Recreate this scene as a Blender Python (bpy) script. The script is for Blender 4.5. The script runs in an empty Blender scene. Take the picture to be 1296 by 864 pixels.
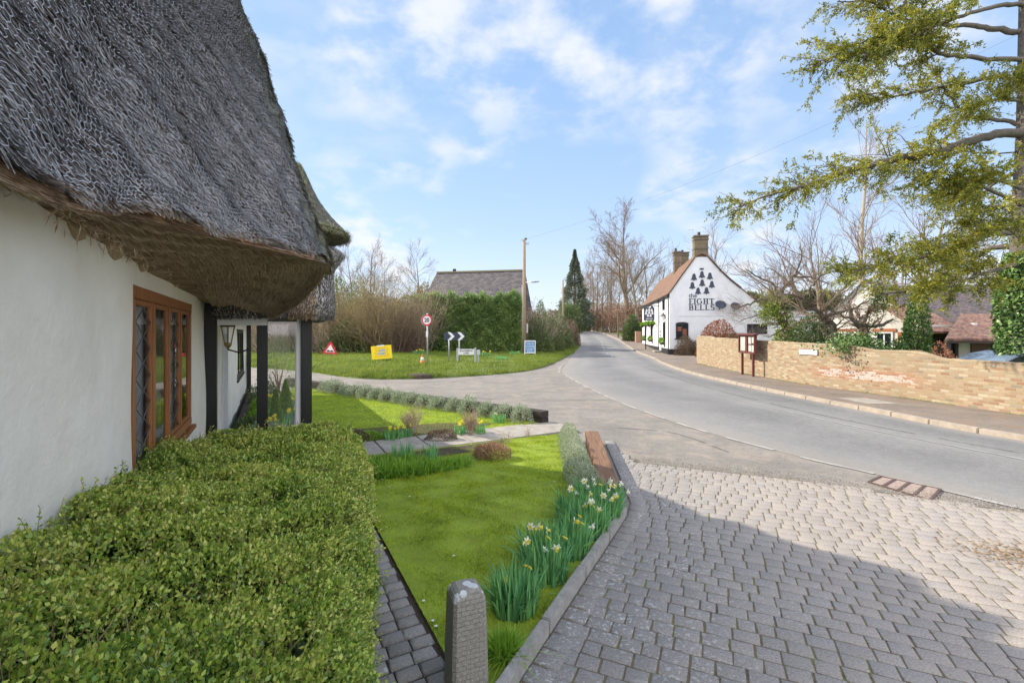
import bpy, bmesh, math, random
import numpy as np
from mathutils import Vector, Matrix

# ------------------------------------------------------------ camera, world, sun, exposure
scene = bpy.context.scene
COL = scene.collection
F, HZ, CX, EYE = 576.0, 420.0, 648.0, 2.0        # survey: focal length in px of a 1296 px wide photo, horizon row, eye height

cam_d = bpy.data.cameras.new("camera")
cam = bpy.data.objects.new("camera", cam_d)
COL.objects.link(cam)
scene.camera = cam
cam_d.sensor_width = 36.0
cam_d.lens = 16.0
cam_d.shift_y = -(432.0 - HZ) / 1296.0
cam_d.clip_start = 0.02
cam_d.clip_end = 3000
cam.location = (0, 0, EYE)
cam.rotation_euler = (math.radians(90), 0, 0)

SUN_EL = math.radians(33)
TRAV = Vector((0.94, -0.34, 0)).normalized()      # ground direction in which light travels
to_sun = Vector((-TRAV.x * math.cos(SUN_EL), -TRAV.y * math.cos(SUN_EL), math.sin(SUN_EL)))
sun_d = bpy.data.lights.new("sun", 'SUN')
sun_d.energy = 3.25
sun_d.angle = math.radians(0.6)
sun_d.color = (1.0, 0.90, 0.76)
sun = bpy.data.objects.new("sun", sun_d)
COL.objects.link(sun)
sun.rotation_euler = to_sun.to_track_quat('Z', 'Y').to_euler()

world = bpy.data.worlds.new("World")
scene.world = world
world.use_nodes = True
wn, wl = world.node_tree.nodes, world.node_tree.links
wn.clear()
w_out = wn.new('ShaderNodeOutputWorld')
w_bg = wn.new('ShaderNodeBackground')
w_bg.inputs['Strength'].default_value = 0.15
sky = wn.new('ShaderNodeTexSky')
sky.sky_type = 'NISHITA'
sky.sun_disc = False
sky.sun_elevation = SUN_EL
sky.sun_rotation = math.atan2(to_sun.x, to_sun.y)
sky.air_density = 1.0
sky.dust_density = 0.6
sky.ozone_density = 2.0
tc = wn.new('ShaderNodeTexCoord')
sep = wn.new('ShaderNodeSeparateXYZ')
wl.new(tc.outputs['Generated'], sep.inputs[0])
def wmath(op, a, b=None, c=None, clamp=False):
    n = wn.new('ShaderNodeMath'); n.operation = op; n.use_clamp = clamp
    for i, v in enumerate((a, b, c)):
        if v is None: continue
        if isinstance(v, (int, float)): n.inputs[i].default_value = v
        else: wl.new(v, n.inputs[i])
    return n.outputs[0]
zc = wmath('ADD', wmath('MAXIMUM', sep.outputs[2], 0.0), 0.30)
comb = wn.new('ShaderNodeCombineXYZ')
wl.new(wmath('DIVIDE', sep.outputs[0], zc), comb.inputs[0])
wl.new(wmath('DIVIDE', sep.outputs[1], zc), comb.inputs[1])
comb.inputs[2].default_value = 0.37
def wnoise(scale, detail, rough, dist=0.0):
    n = wn.new('ShaderNodeTexNoise'); wl.new(comb.outputs[0], n.inputs['Vector'])
    n.inputs['Scale'].default_value = scale; n.inputs['Detail'].default_value = detail
    n.inputs['Roughness'].default_value = rough; n.inputs['Distortion'].default_value = dist
    return n.outputs['Fac']
def wramp(fac, a, b):
    n = wn.new('ShaderNodeMapRange'); n.interpolation_type = 'SMOOTHSTEP'
    wl.new(fac, n.inputs[0]); n.inputs[1].default_value = a; n.inputs[2].default_value = b
    return n.outputs[0]
big = wramp(wnoise(1.3, 3, 0.5), 0.455, 0.63)
puff = wramp(wnoise(6.0, 8, 0.55, 0.1), 0.36, 0.68)
cl = wmath('MULTIPLY', wmath('MULTIPLY', big, puff), 0.85, clamp=True)
wisps = wmath('MULTIPLY', wramp(wnoise(2.0, 5, 0.62, 0.6), 0.45, 0.75), 0.22)
cover = wmath('MAXIMUM', cl, wisps)
veil = wmath('MULTIPLY', wmath('POWER', wmath('SUBTRACT', 1.0, wmath('MAXIMUM', sep.outputs[2], 0.0)), 7.0), 0.50)
cover = wmath('MAXIMUM', cover, veil)
grad = wn.new('ShaderNodeValToRGB')
wl.new(sep.outputs[2], grad.inputs[0])
ge = grad.color_ramp.elements; ge[0].position = 0.0; ge[1].position = 0.75
ge[0].color = (0.60, 0.78, 1.0, 1); ge[1].color = (0.235, 0.46, 0.83, 1)
gm = ge.new(0.22); gm.color = (0.40, 0.63, 0.98, 1)
gs = wn.new('ShaderNodeMixRGB'); gs.blend_type = 'MULTIPLY'; gs.inputs['Fac'].default_value = 1.0
wl.new(grad.outputs[0], gs.inputs[1]); gs.inputs[2].default_value = (3.25, 2.9, 2.75, 1)
tint = wn.new('ShaderNodeMixRGB'); tint.blend_type = 'MIX'
tint.inputs['Fac'].default_value = 0.85
wl.new(sky.outputs[0], tint.inputs[1]); wl.new(gs.outputs[0], tint.inputs[2])
mixc = wn.new('ShaderNodeMixRGB')
wl.new(cover, mixc.inputs['Fac'])
wl.new(tint.outputs[0], mixc.inputs[1])
mixc.inputs[2].default_value = (2.65, 2.7, 2.8, 1)
bank = wramp(sep.outputs[1], 0.10, -0.35)          # added fill light: invented bright cloud behind the camera, lifts the shade
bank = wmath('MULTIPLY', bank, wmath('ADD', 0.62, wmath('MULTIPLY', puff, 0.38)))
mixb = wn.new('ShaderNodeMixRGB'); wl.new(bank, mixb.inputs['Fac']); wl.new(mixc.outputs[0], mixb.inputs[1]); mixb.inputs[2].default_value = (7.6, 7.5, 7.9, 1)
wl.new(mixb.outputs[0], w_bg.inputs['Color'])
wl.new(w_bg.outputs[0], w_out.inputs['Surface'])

scene.view_settings.view_transform = 'Standard'
scene.view_settings.look = 'None'
scene.view_settings.exposure = 1.32
scene.view_settings.gamma = 1.0
scene.view_settings.use_curve_mapping = False
scene.render.engine = 'CYCLES'
scene.cycles.max_bounces = 6
scene.cycles.transparent_max_bounces = 8
scene.render.resolution_x, scene.render.resolution_y = 1024, 682

# ------------------------------------------------------------ survey helpers
HY = [-500, 42, 50, 57.6, 64, 82, 110, 150, 220, 400, 3000]
HV = [0, 0, .2, .5, .85, 1.57, 2.15, 2.65, 3.1, 3.4, 3.4]
def hz(y):
    return float(np.interp(y, HY, HV))
def hzv(y):
    return np.interp(y, HY, HV)
def G(px, py, z=0.0):                # a point at height z seen at photo pixel (px,py)
    d = F * (EYE - z) / (py - HZ)
    return ((px - CX) / F * d, d, z)
def D(px, d, z=None):                # a point on pixel column px at distance d
    return ((px - CX) / F * d, d, hz(d) if z is None else z)
def PZ(px, py, d):
    return Vector(((px - CX) / F * d, d, EYE + (HZ - py) * d / F))
def SU(s, o, z=0.0):                 # cottage frame: s along its wall, o outwards
    return Vector((-0.468 * s + 0.884 * o, 0.884 * s + 0.468 * o, z))
SU_ANG = math.atan2(0.884, -0.468)   # direction of +s
def rng(seed): return np.random.default_rng(seed)
def inpoly(x, y, poly):
    x = np.asarray(x); y = np.asarray(y); c = np.zeros(x.shape, bool)
    n = len(poly); j = n - 1
    for i in range(n):
        xi, yi = poly[i][:2]; xj, yj = poly[j][:2]
        if yi != yj:
            c ^= ((yi > y) != (yj > y)) & (x < (xj - xi) * (y - yi) / (yj - yi) + xi)
        j = i
    return c
def catmull(P, t):                   # P (n,k) control points, t in [0,n-1] array -> (m,k)
    P = np.asarray(P, float); n = len(P)
    i = np.clip(np.floor(t).astype(int), 0, n - 2); f = (t - i)[:, None]
    p0 = P[np.clip(i - 1, 0, n - 1)]; p1 = P[i]; p2 = P[i + 1]; p3 = P[np.clip(i + 2, 0, n - 1)]
    return 0.5 * ((2 * p1) + (-p0 + p2) * f + (2 * p0 - 5 * p1 + 4 * p2 - p3) * f**2 + (-p0 + 3 * p1 - 3 * p2 + p3) * f**3)
def unit(v):
    return v / np.maximum(np.linalg.norm(v, axis=-1, keepdims=True), 1e-9)

# ------------------------------------------------------------ object helpers
def tag(o, label=None, cat=None, group=None, kind=None):
    if label: o['label'] = label
    if cat: o['category'] = cat
    if group: o['group'] = group
    if kind: o['kind'] = kind
    return o
def empty(name, loc=(0, 0, 0), rz=0.0, label=None, cat=None, group=None):
    o = bpy.data.objects.new(name, None); COL.objects.link(o)
    o.empty_display_size = 0.2
    o.location = loc; o.rotation_euler = (0, 0, rz)
    return tag(o, label, cat, group)
def link(name, me, mat=None, parent=None, loc=None, rz=0.0):
    o = bpy.data.objects.new(name, me); COL.objects.link(o)
    if mat is not None and len(me.materials) == 0: me.materials.append(mat)
    if parent is not None: o.parent = parent
    if loc is not None: o.location = loc
    if rz: o.rotation_euler = (0, 0, rz)
    return o
def np_mesh(name, V, Fc, smooth=False):
    V = np.asarray(V, np.float32).reshape(-1, 3); Fc = np.asarray(Fc, np.int32)
    k = Fc.shape[1]; me = bpy.data.meshes.new(name)
    me.vertices.add(len(V)); me.vertices.foreach_set('co', V.ravel())
    me.loops.add(Fc.size); me.loops.foreach_set('vertex_index', Fc.ravel())
    me.polygons.add(len(Fc))
    me.polygons.foreach_set('loop_start', np.arange(0, Fc.size, k, dtype=np.int32))
    me.polygons.foreach_set('loop_total', np.full(len(Fc), k, np.int32))
    if smooth: me.polygons.foreach_set('use_smooth', np.ones(len(Fc), bool))
    me.update(calc_edges=True)
    return me
class MB:
    """collects boxes, prisms, tubes, lathes; build() links them as one mesh object"""
    def __init__(s): s.v = []; s.f = []; s.uv = {}
    def add(s, vs, fs):
        b = len(s.v); s.v += [tuple(v) for v in vs]; s.f += [tuple(b + i for i in f) for f in fs]; return s
    def box(s, c, size, rz=0.0, M=None, taper=1.0):
        x, y, z = size[0] / 2, size[1] / 2, size[2] / 2
        vs = [Vector((sx * x * (taper if sz > 0 else 1), sy * y * (taper if sz > 0 else 1), sz * z)) for sz in (-1, 1) for sy in (-1, 1) for sx in (-1, 1)]
        R = M if M is not None else Matrix.Rotation(rz, 3, 'Z')
        vs = [R @ v + Vector(c) for v in vs]
        return s.add(vs, [(0, 2, 3, 1), (4, 5, 7, 6), (0, 1, 5, 4), (2, 6, 7, 3), (1, 3, 7, 5), (0, 4, 6, 2)])
    def bar(s, a, b, w, h=None, up=(0, 0, 1)):
        a, b = Vector(a), Vector(b); h = h or w; d = (b - a)
        if d.length < 1e-6: return s
        z = d.normalized(); u = Vector(up)
        if abs(z.dot(u)) > .95: u = Vector((1, 0, 0))
        x = z.cross(u).normalized(); y = x.cross(z)
        vs = [p + x * sx * w / 2 + y * sy * h / 2 for p in (a, b) for sx, sy in ((-1, -1), (1, -1), (1, 1), (-1, 1))]
        return s.add(vs, [(3, 2, 1, 0), (4, 5, 6, 7), (0, 1, 5, 4), (1, 2, 6, 5), (2, 3, 7, 6), (3, 0, 4, 7)])
    def tube(s, pts, rad, n=8, cap=True):
        pts = [Vector(p) for p in pts]; m = len(pts)
        if isinstance(rad, (int, float)): rad = [rad] * m
        base = len(s.v)
        for i, p in enumerate(pts):
            d = (pts[min(i + 1, m - 1)] - pts[max(i - 1, 0)]).normalized()
            u = Vector((0, 0, 1)) if abs(d.z) < .9 else Vector((1, 0, 0))
            x = d.cross(u).normalized(); y = d.cross(x)
            for k in range(n):
                a = 2 * math.pi * k / n
                s.v.append(tuple(p + (x * math.cos(a) + y * math.sin(a)) * rad[i]))
        for i in range(m - 1):
            for k in range(n):
                a, b = base + i * n + k, base + i * n + (k + 1) % n
                s.f.append((a, b, b + n, a + n))
        if cap:
            s.f.append(tuple(base + k for k in reversed(range(n)))); s.f.append(tuple(base + (m - 1) * n + k for k in range(n)))
        return s
    def lathe(s, prof, c=(0, 0, 0), n=16):          # prof: (r,z) list
        base = len(s.v); m = len(prof)
        for r, z in prof:
            for k in range(n):
                a = 2 * math.pi * k / n
                s.v.append((c[0] + r * math.cos(a), c[1] + r * math.sin(a), c[2] + z))
        for i in range(m - 1):
            for k in range(n):
                a, b = base + i * n + k, base + i * n + (k + 1) % n
                s.f.append((a, b, b + n, a + n))
        s.f.append(tuple(base + k for k in reversed(range(n)))); s.f.append(tuple(base + (m - 1) * n + k for k in range(n)))
        return s
    def prism(s, poly, z0, z1, M=None):              # polygon in local xy extruded z0..z1, then transformed by 4x4 M
        n = len(poly)
        vs = [Vector((p[0], p[1], z0)) for p in poly] + [Vector((p[0], p[1], z1)) for p in poly]
        if M is not None: vs = [M @ v for v in vs]
        return s.add(vs, [tuple(reversed(range(n))), tuple(range(n, 2 * n))] + [(i, (i + 1) % n, n + (i + 1) % n, n + i) for i in range(n)])
    def build(s, name, mat=None, parent=None, smooth=False, bevel=0.0, loc=None, rz=0.0):
        me = bpy.data.meshes.new(name); me.from_pydata(s.v, [], s.f); me.update()
        if bevel > 0 or smooth:
            bm = bmesh.new(); bm.from_mesh(me)
            if bevel > 0:
                bmesh.ops.bevel(bm, geom=[e for e in bm.edges if len(e.link_faces) == 2 and e.calc_face_angle(0) > .5], offset=bevel, segments=2, affect='EDGES', clamp_overlap=True)
            bm.to_mesh(me); bm.free()
        if smooth:
            for p in me.polygons: p.use_smooth = True
        return link(name, me, mat, parent, loc, rz)
def XZ(origin=(0, 0, 0), ang=0.0):
    """matrix mapping local (x,y,z) to a vertical plane: x along ang, y up, z = outward normal (right-hand side of x)"""
    c, s_ = math.cos(ang), math.sin(ang)
    return Matrix(((c, 0, s_, origin[0]), (s_, 0, -c, origin[1]), (0, 1, 0, origin[2]), (0, 0, 0, 1)))
def text_mesh(body, size, bold=0.0, align='CENTER', squeeze=1.0, depth=0.004):
    cu = bpy.data.curves.new('lettering', 'FONT'); cu.body = body; cu.size = size; cu.align_x = align; cu.align_y = 'CENTER'
    cu.offset = bold; cu.extrude = depth; cu.resolution_u = 3
    o = bpy.data.objects.new('lettering', cu); COL.objects.link(o)
    bpy.context.view_layer.update()
    me = bpy.data.meshes.new_from_object(o.evaluated_get(bpy.context.evaluated_depsgraph_get()))
    bpy.data.objects.remove(o)
    if squeeze != 1.0:
        for v in me.vertices: v.co.x *= squeeze
    return me
def put_text(body, size, M, mat, parent, name='lettering', **k):
    me = text_mesh(body, size, **k); me.transform(M); me.materials.clear()
    return link(name, me, mat, parent)

# ------------------------------------------------------------ materials
def new_mat(name):
    m = bpy.data.materials.new(name); m.use_nodes = True
    nt = m.node_tree; b = nt.nodes['Principled BSDF']
    return m, nt, b
def nd(nt, typ, **ins):
    n = nt.nodes.new(typ)
    for k, v in ins.items():
        if k.startswith('_'): setattr(n, k[1:], v)
        else:
            key = k.replace('_', ' ') if k.replace('_', ' ') in n.inputs else k
            if isinstance(v, bpy.types.NodeSocket): nt.links.new(v, n.inputs[key])
            else: n.inputs[key].default_value = v
    return n
def ramp(nt, fac, stops, interp='LINEAR'):
    r = nt.nodes.new('ShaderNodeValToRGB'); nt.links.new(fac, r.inputs[0]); e = r.color_ramp.elements; r.color_ramp.interpolation = interp
    while len(e) < len(stops): e.new(.5)
    for i, (p, c) in enumerate(stops):
        e[i].position = p; e[i].color = (c[0], c[1], c[2], 1) if not isinstance(c, float) else (c, c, c, 1)
    return r.outputs[0]
def mixc_(nt, fac, a, b, mode='MIX'):
    n = nt.nodes.new('ShaderNodeMixRGB'); n.blend_type = mode
    for i, v in enumerate((fac, a, b)):
        if isinstance(v, bpy.types.NodeSocket): nt.links.new(v, n.inputs[i])
        elif isinstance(v, (int, float)): n.inputs[i].default_value = v
        else: n.inputs[i].default_value = (v[0], v[1], v[2], 1)
    return n.outputs[0]
def mth(nt, op, a, b=0.0, clamp=False):
    n = nt.nodes.new('ShaderNodeMath'); n.operation = op; n.use_clamp = clamp
    for i, v in enumerate((a, b)):
        if isinstance(v, bpy.types.NodeSocket): nt.links.new(v, n.inputs[i])
        else: n.inputs[i].default_value = v
    return n.outputs[0]
def noise(nt, vec, scale, detail=4, rough=.55, dist=0.0):
    n = nd(nt, 'ShaderNodeTexNoise', Scale=scale, Detail=detail, Roughness=rough, Distortion=dist)
    if vec is not None: nt.links.new(vec, n.inputs['Vector'])
    return n.outputs['Fac']
def coord(nt, which='Object', scale=None):
    t = nt.nodes.new('ShaderNodeTexCoord').outputs[which]
    if scale is None: return t
    mp = nd(nt, 'ShaderNodeMapping', Vector=t); mp.inputs['Scale'].default_value = scale
    return mp.outputs[0]
def bump(nt, b, h, strength=.3, dist=.02):
    n = nd(nt, 'ShaderNodeBump', Height=h, Strength=strength, Distance=dist); nt.links.new(n.outputs[0], b.inputs['Normal'])
def plain(name, col, rough=.6, metal=0.0, spec=.4, nscale=9.0, var=.18, bmp=0.0):
    m, nt, b = new_mat(name); v = coord(nt)
    f = noise(nt, v, nscale, 5, .6)
    c = ramp(nt, f, [(.25, tuple(x * (1 - var) for x in col)), (.75, tuple(min(x * (1 + var), 1) for x in col))])
    nt.links.new(c, b.inputs['Base Color']); b.inputs['Roughness'].default_value = rough; b.inputs['Metallic'].default_value = metal
    b.inputs['Specular IOR Level'].default_value = spec
    if bmp: bump(nt, b, noise(nt, v, nscale * 4, 6, .65), bmp, .01)
    return m
def leafy(name, cols, trans=.35, rough=.5, patch=.0, spec=.35):
    """foliage: a random tone per leaf from cols, drifting with a soft large noise; light passes through"""
    m, nt, b = new_mat(name)
    g = nt.nodes.new('ShaderNodeNewGeometry')
    rnd = g.outputs['Random Per Island']
    if patch:
        f = noise(nt, coord(nt), patch, 3, .6)
        rnd = mth(nt, 'ADD', mth(nt, 'MULTIPLY', rnd, .55), mth(nt, 'MULTIPLY', mth(nt, 'SUBTRACT', f, .27), .9), clamp=True)
    n = len(cols)
    c = ramp(nt, rnd, [(i / max(n - 1, 1), cc) for i, cc in enumerate(cols)])
    nt.links.new(c, b.inputs['Base Color']); b.inputs['Roughness'].default_value = rough; b.inputs['Specular IOR Level'].default_value = spec
    if trans:
        t = nd(nt, 'ShaderNodeBsdfTranslucent', Color=c)
        mx = nt.nodes.new('ShaderNodeMixShader'); mx.inputs[0].default_value = trans
        nt.links.new(b.outputs[0], mx.inputs[1]); nt.links.new(t.outputs[0], mx.inputs[2])
        nt.links.new(mx.outputs[0], nt.nodes['Material Output'].inputs['Surface'])
    return m

def brick_mat(name, cols, mortar, bw=.225, bh=.075, patch=None):
    m, nt, b = new_mat(name); v = coord(nt, 'UV')
    br = nt.nodes.new('ShaderNodeTexBrick'); nt.links.new(v, br.inputs['Vector'])
    br.inputs['Scale'].default_value = 1.0; br.inputs['Brick Width'].default_value = bw; br.inputs['Row Height'].default_value = bh
    br.inputs['Mortar Size'].default_value = .008; br.inputs['Mortar Smooth'].default_value = .3
    br.inputs['Color1'].default_value = (0, 0, 0, 1); br.inputs['Color2'].default_value = (1, 1, 1, 1); br.inputs['Mortar'].default_value = (.5, .5, .5, 1)
    br.inputs['Bias'].default_value = 0.0
    base = ramp(nt, br.outputs['Color'], [(i / (len(cols) - 1), c) for i, c in enumerate(cols)])
    big_ = noise(nt, v, 1.1, 4, .6)
    base = mixc_(nt, ramp(nt, big_, [(.35, (0, 0, 0)), (.7, (1, 1, 1))]), base, mixc_(nt, .5, base, (.33, .26, .16)), 'MIX')
    fine = noise(nt, v, 26, 5, .7)
    base = mixc_(nt, .55, base, ramp(nt, fine, [(.3, (.55, .55, .55)), (.7, (1.0, 1.0, 1.0))]), 'MULTIPLY')
    col = mixc_(nt, br.outputs['Fac'], base, mortar)
    if patch: col = patch(nt, v, br, col)
    nt.links.new(col, b.inputs['Base Color']); b.inputs['Roughness'].default_value = .9; b.inputs['Specular IOR Level'].default_value = .2
    h = mth(nt, 'SUBTRACT', mth(nt, 'MULTIPLY', fine, .5), br.outputs['Fac'])
    bump(nt, b, h, .6, .012)
    return m
def white_patch(nt, v, br, col):
    s = nt.nodes.new('ShaderNodeSeparateXYZ'); nt.links.new(v, s.inputs[0])
    def band(x, a, b_, soft):
        up = nd(nt, 'ShaderNodeMapRange', Value=x); up.inputs[1].default_value = a - soft; up.inputs[2].default_value = a + soft
        dn = nd(nt, 'ShaderNodeMapRange', Value=x); dn.inputs[1].default_value = b_ - soft; dn.inputs[2].default_value = b_ + soft; dn.inputs[3].default_value = 1; dn.inputs[4].default_value = 0
        return mth(nt, 'MULTIPLY', up.outputs[0], dn.outputs[0])
    msk = mth(nt, 'MULTIPLY', band(s.outputs[0], WP[0], WP[1], .35), band(s.outputs[1], .42, .80, .10))
    sp = noise(nt, v, 14, 6, .8)
    bsep = mth(nt, 'MULTIPLY', br.outputs['Color'], .30)
    k = mth(nt, 'ADD', mth(nt, 'MULTIPLY', sp, .8), bsep)
    k = mth(nt, 'GREATER_THAN', mth(nt, 'MULTIPLY', k, msk), .515)
    red = mth(nt, 'MULTIPLY', msk, .45)
    col = mixc_(nt, red, col, (.32, .13, .075))
    return mixc_(nt, mth(nt, 'MULTIPLY', k, .75), col, (.44, .40, .37))
WP = (0, 1)

def asphalt(name, c0, c1, grit=260, patchscale=.5, crack=True, warm=None, tracks=None):
    m, nt, b = new_mat(name); v = coord(nt)
    f = noise(nt, v, grit * .42, 3, .75); g2 = noise(nt, v, 34, 4, .75); p = noise(nt, v, patchscale, 5, .62)
    c = ramp(nt, p, [(.33, c0), (.68, c1)])
    c = mixc_(nt, .5, c, ramp(nt, g2, [(.3, (.45, .45, .45)), (.7, (1.25, 1.25, 1.25))]), 'MULTIPLY')
    c = mixc_(nt, .6, c, ramp(nt, noise(nt, v, 9, 6, .75), [(.35, (.72, .71, .70)), (.65, (1.15, 1.15, 1.15))]), 'MULTIPLY')
    c = mixc_(nt, .8, c, ramp(nt, f, [(.34, (.42, .42, .42)), (.66, (1.42, 1.40, 1.36))]), 'MULTIPLY')
    if warm:
        w = noise(nt, v, 1.7, 6, .7, .4)
        c = mixc_(nt, ramp(nt, w, [(.5, (0, 0, 0)), (.66, (.8, .8, .8))]), c, warm)
    if tracks: c = tracks(nt, c)
    nt.links.new(c, b.inputs['Base Color']); b.inputs['Roughness'].default_value = .88; b.inputs['Specular IOR Level'].default_value = .3
    bump(nt, b, mth(nt, 'ADD', f, mth(nt, 'MULTIPLY', g2, .6)), .5, .006)
    return m

MAT = {}
MAT['field'] = plain('field_grass', (.09, .13, .03), .95, nscale=.4, var=.35)
def road_tracks(nt, c):
    # worn wheel tracks follow the carriageway's u (across) coordinate
    s = nt.nodes.new('ShaderNodeSeparateXYZ'); nt.links.new(coord(nt, 'UV'), s.inputs[0])
    w = mth(nt, 'SINE', mth(nt, 'MULTIPLY', s.outputs[0], 4 * math.pi))
    w = mth(nt, 'ADD', mth(nt, 'MULTIPLY', w, .5), .5)
    w = mth(nt, 'MULTIPLY', w, noise(nt, coord(nt, 'UV', (6, .25, 1)), 1.0, 4, .6))
    c = mixc_(nt, mth(nt, 'MULTIPLY', w, .55), c, (.30, .29, .275))
    e = nd(nt, 'ShaderNodeMapRange', Value=mth(nt, 'ABSOLUTE', mth(nt, 'SUBTRACT', s.outputs[0], .5)))
    e.inputs[1].default_value = .38; e.inputs[2].default_value = .5
    return mixc_(nt, mth(nt, 'MULTIPLY', e.outputs[0], .5), c, (.29, .26, .22))
MAT['road'] = asphalt('road_asphalt', (.155, .16, .165), (.215, .215, .215), tracks=road_tracks)
MAT['lane'] = asphalt('lane_asphalt', (.19, .18, .165), (.27, .25, .225), grit=200, patchscale=.8, warm=(.28, .235, .19))
MAT['foot'] = asphalt('footway_asphalt', (.17, .15, .135), (.27, .225, .19), grit=160, patchscale=.9, warm=(.22, .15, .10))
MAT['kerb'] = plain('kerb_concrete', (.31, .265, .215), .9, nscale=6, var=.25, bmp=.4)
MAT['paint'] = plain('worn_road_paint', (.42, .41, .39), .8, nscale=40, var=.3)
MAT['soil'] = plain('soil', (.055, .04, .028), .95, nscale=20, var=.4, bmp=.8)
MAT['concrete'] = plain('concrete', (.27, .26, .245), .9, nscale=14, var=.25, bmp=.5)
MAT['slab'] = plain('path_slab', (.28, .255, .22), .9, nscale=5, var=.3, bmp=.4)
MAT['lawn_base'] = plain('lawn_soil', (.20, .27, .025), .95, nscale=3, var=.3, bmp=.6)
MAT['lawn'] = leafy('lawn_blades', [(.18, .25, .014), (.30, .39, .016), (.41, .46, .02), (.48, .45, .05)], .3, .55, patch=1.3, spec=.2)
m, nt, b = new_mat('mown_blades'); g = nt.nodes.new('ShaderNodeNewGeometry').outputs['Random Per Island']; v = coord(nt)
k = mth(nt, 'ADD', mth(nt, 'MULTIPLY', g, .45), mth(nt, 'MULTIPLY', mth(nt, 'SUBTRACT', noise(nt, v, 1.6, 4, .6), .30), .75)); k = mth(nt, 'ADD', k, mth(nt, 'MULTIPLY', mth(nt, 'SUBTRACT', noise(nt, v, 11, 4, .7), .5), 1.3), clamp=True)
c = ramp(nt, k, [(0, (.12, .20, .012)), (.3, (.25, .35, .014)), (.55, (.40, .48, .018)), (.8, (.52, .54, .03)), (1, (.50, .42, .12))]); nt.links.new(c, b.inputs['Base Color']); b.inputs['Roughness'].default_value = .6
t = nd(nt, 'ShaderNodeBsdfTranslucent', Color=c); mx = nt.nodes.new('ShaderNodeMixShader'); mx.inputs[0].default_value = .3; nt.links.new(b.outputs[0], mx.inputs[1]); nt.links.new(t.outputs[0], mx.inputs[2]); nt.links.new(mx.outputs[0], nt.nodes['Material Output'].inputs['Surface']); MAT['lawn'] = m
MAT['verge_base'] = plain('verge_soil', (.12, .16, .04), .95, nscale=2, var=.4, bmp=.6)
MAT['verge'] = leafy('verge_blades', [(.07, .11, .02), (.13, .20, .03), (.24, .29, .04), (.36, .35, .08)], .3, .6, patch=.75, spec=.2)
MAT['black_wood'] = plain('black_timber', (.010, .010, .010), .38, nscale=30, var=.4, bmp=.25)
MAT['dark_wood'] = plain('dark_timber', (.035, .022, .016), .6, nscale=20, var=.3)
MAT['white_paint'] = plain('white_paint', (.66, .66, .65), .5, var=.04)
MAT['black_paint'] = plain('black_paint', (.015, .015, .018), .5, var=.2)
MAT['navy'] = plain('navy_paint', (.035, .045, .075), .5, var=.1)
MAT['red'] = plain('sign_red', (.55, .02, .04), .4, var=.05)
MAT['yellow'] = plain('sign_yellow', (.80, .60, .02), .45, var=.05)
MAT['orange'] = plain('cone_orange', (.75, .14, .04), .5, var=.1)
MAT['sign_blue'] = plain('board_blue', (.05, .14, .30), .5, var=.15)
MAT['galv'] = plain('galvanised_steel', (.38, .40, .41), .5, metal=.4, var=.12)
MAT['iron'] = plain('rusty_iron', (.09, .06, .05), .7, nscale=40, var=.4)
MAT['tan_wood'] = plain('pole_timber', (.25, .19, .13), .85, nscale=12, var=.25)
MAT['paper'] = plain('paper', (.62, .62, .57), .7, var=.1)
MAT['green_paint'] = plain('green_print', (.40, .55, .42), .7, var=.1)
MAT['bark'] = plain('bark', (.13, .105, .075), .9, nscale=14, var=.35, bmp=.5)
MAT['bark_pale'] = plain('pale_bark', (.30, .26, .20), .9, nscale=10, var=.3)
MAT['bark_green'] = plain('greenish_bark', (.15, .14, .07), .9, nscale=8, var=.3)
MAT['bark_far'] = plain('distant_bark', (.17, .14, .105), .9, nscale=3, var=.25)
MAT['bark_grey'] = plain('grey_bark', (.115, .10, .085), .9, nscale=14, var=.35, bmp=.5)
MAT['twig'] = plain('twig', (.20, .145, .10), .9, nscale=3, var=.3)
MAT['twig_red'] = plain('reddish_twig', (.20, .13, .10), .9, nscale=3, var=.3)
MAT['twig_ochre'] = plain('lichened_twig', (.28, .22, .10), .9, nscale=3, var=.35)
MAT['twig_pale'] = plain('pale_twig', (.40, .33, .25), .9, nscale=3, var=.3)

m, nt, b = new_mat('wall_render')         # lime-washed wall: faint mottling and a few stains
v = coord(nt); p = noise(nt, v, 1.6, 6, .62); c = ramp(nt, p, [(.3, (.66, .62, .53)), (.7, (.80, .77, .69))])
st = noise(nt, v, 7, 7, .7, .8); c = mixc_(nt, ramp(nt, st, [(.60, (0, 0, 0)), (.80, (.35, .35, .35))]), c, (.45, .42, .35))
sp_ = noise(nt, v, 42, 3, .6); c = mixc_(nt, ramp(nt, sp_, [(.73, (0, 0, 0)), (.76, (.5, .5, .5))]), c, (.15, .12, .09))
nt.links.new(c, b.inputs['Base Color']); b.inputs['Roughness'].default_value = .9
bump(nt, b, mth(nt, 'ADD', noise(nt, v, 5, 6, .6), mth(nt, 'MULTIPLY', noise(nt, v, 60, 4, .6), .12)), .35, .04)
MAT['render'] = m

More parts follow.
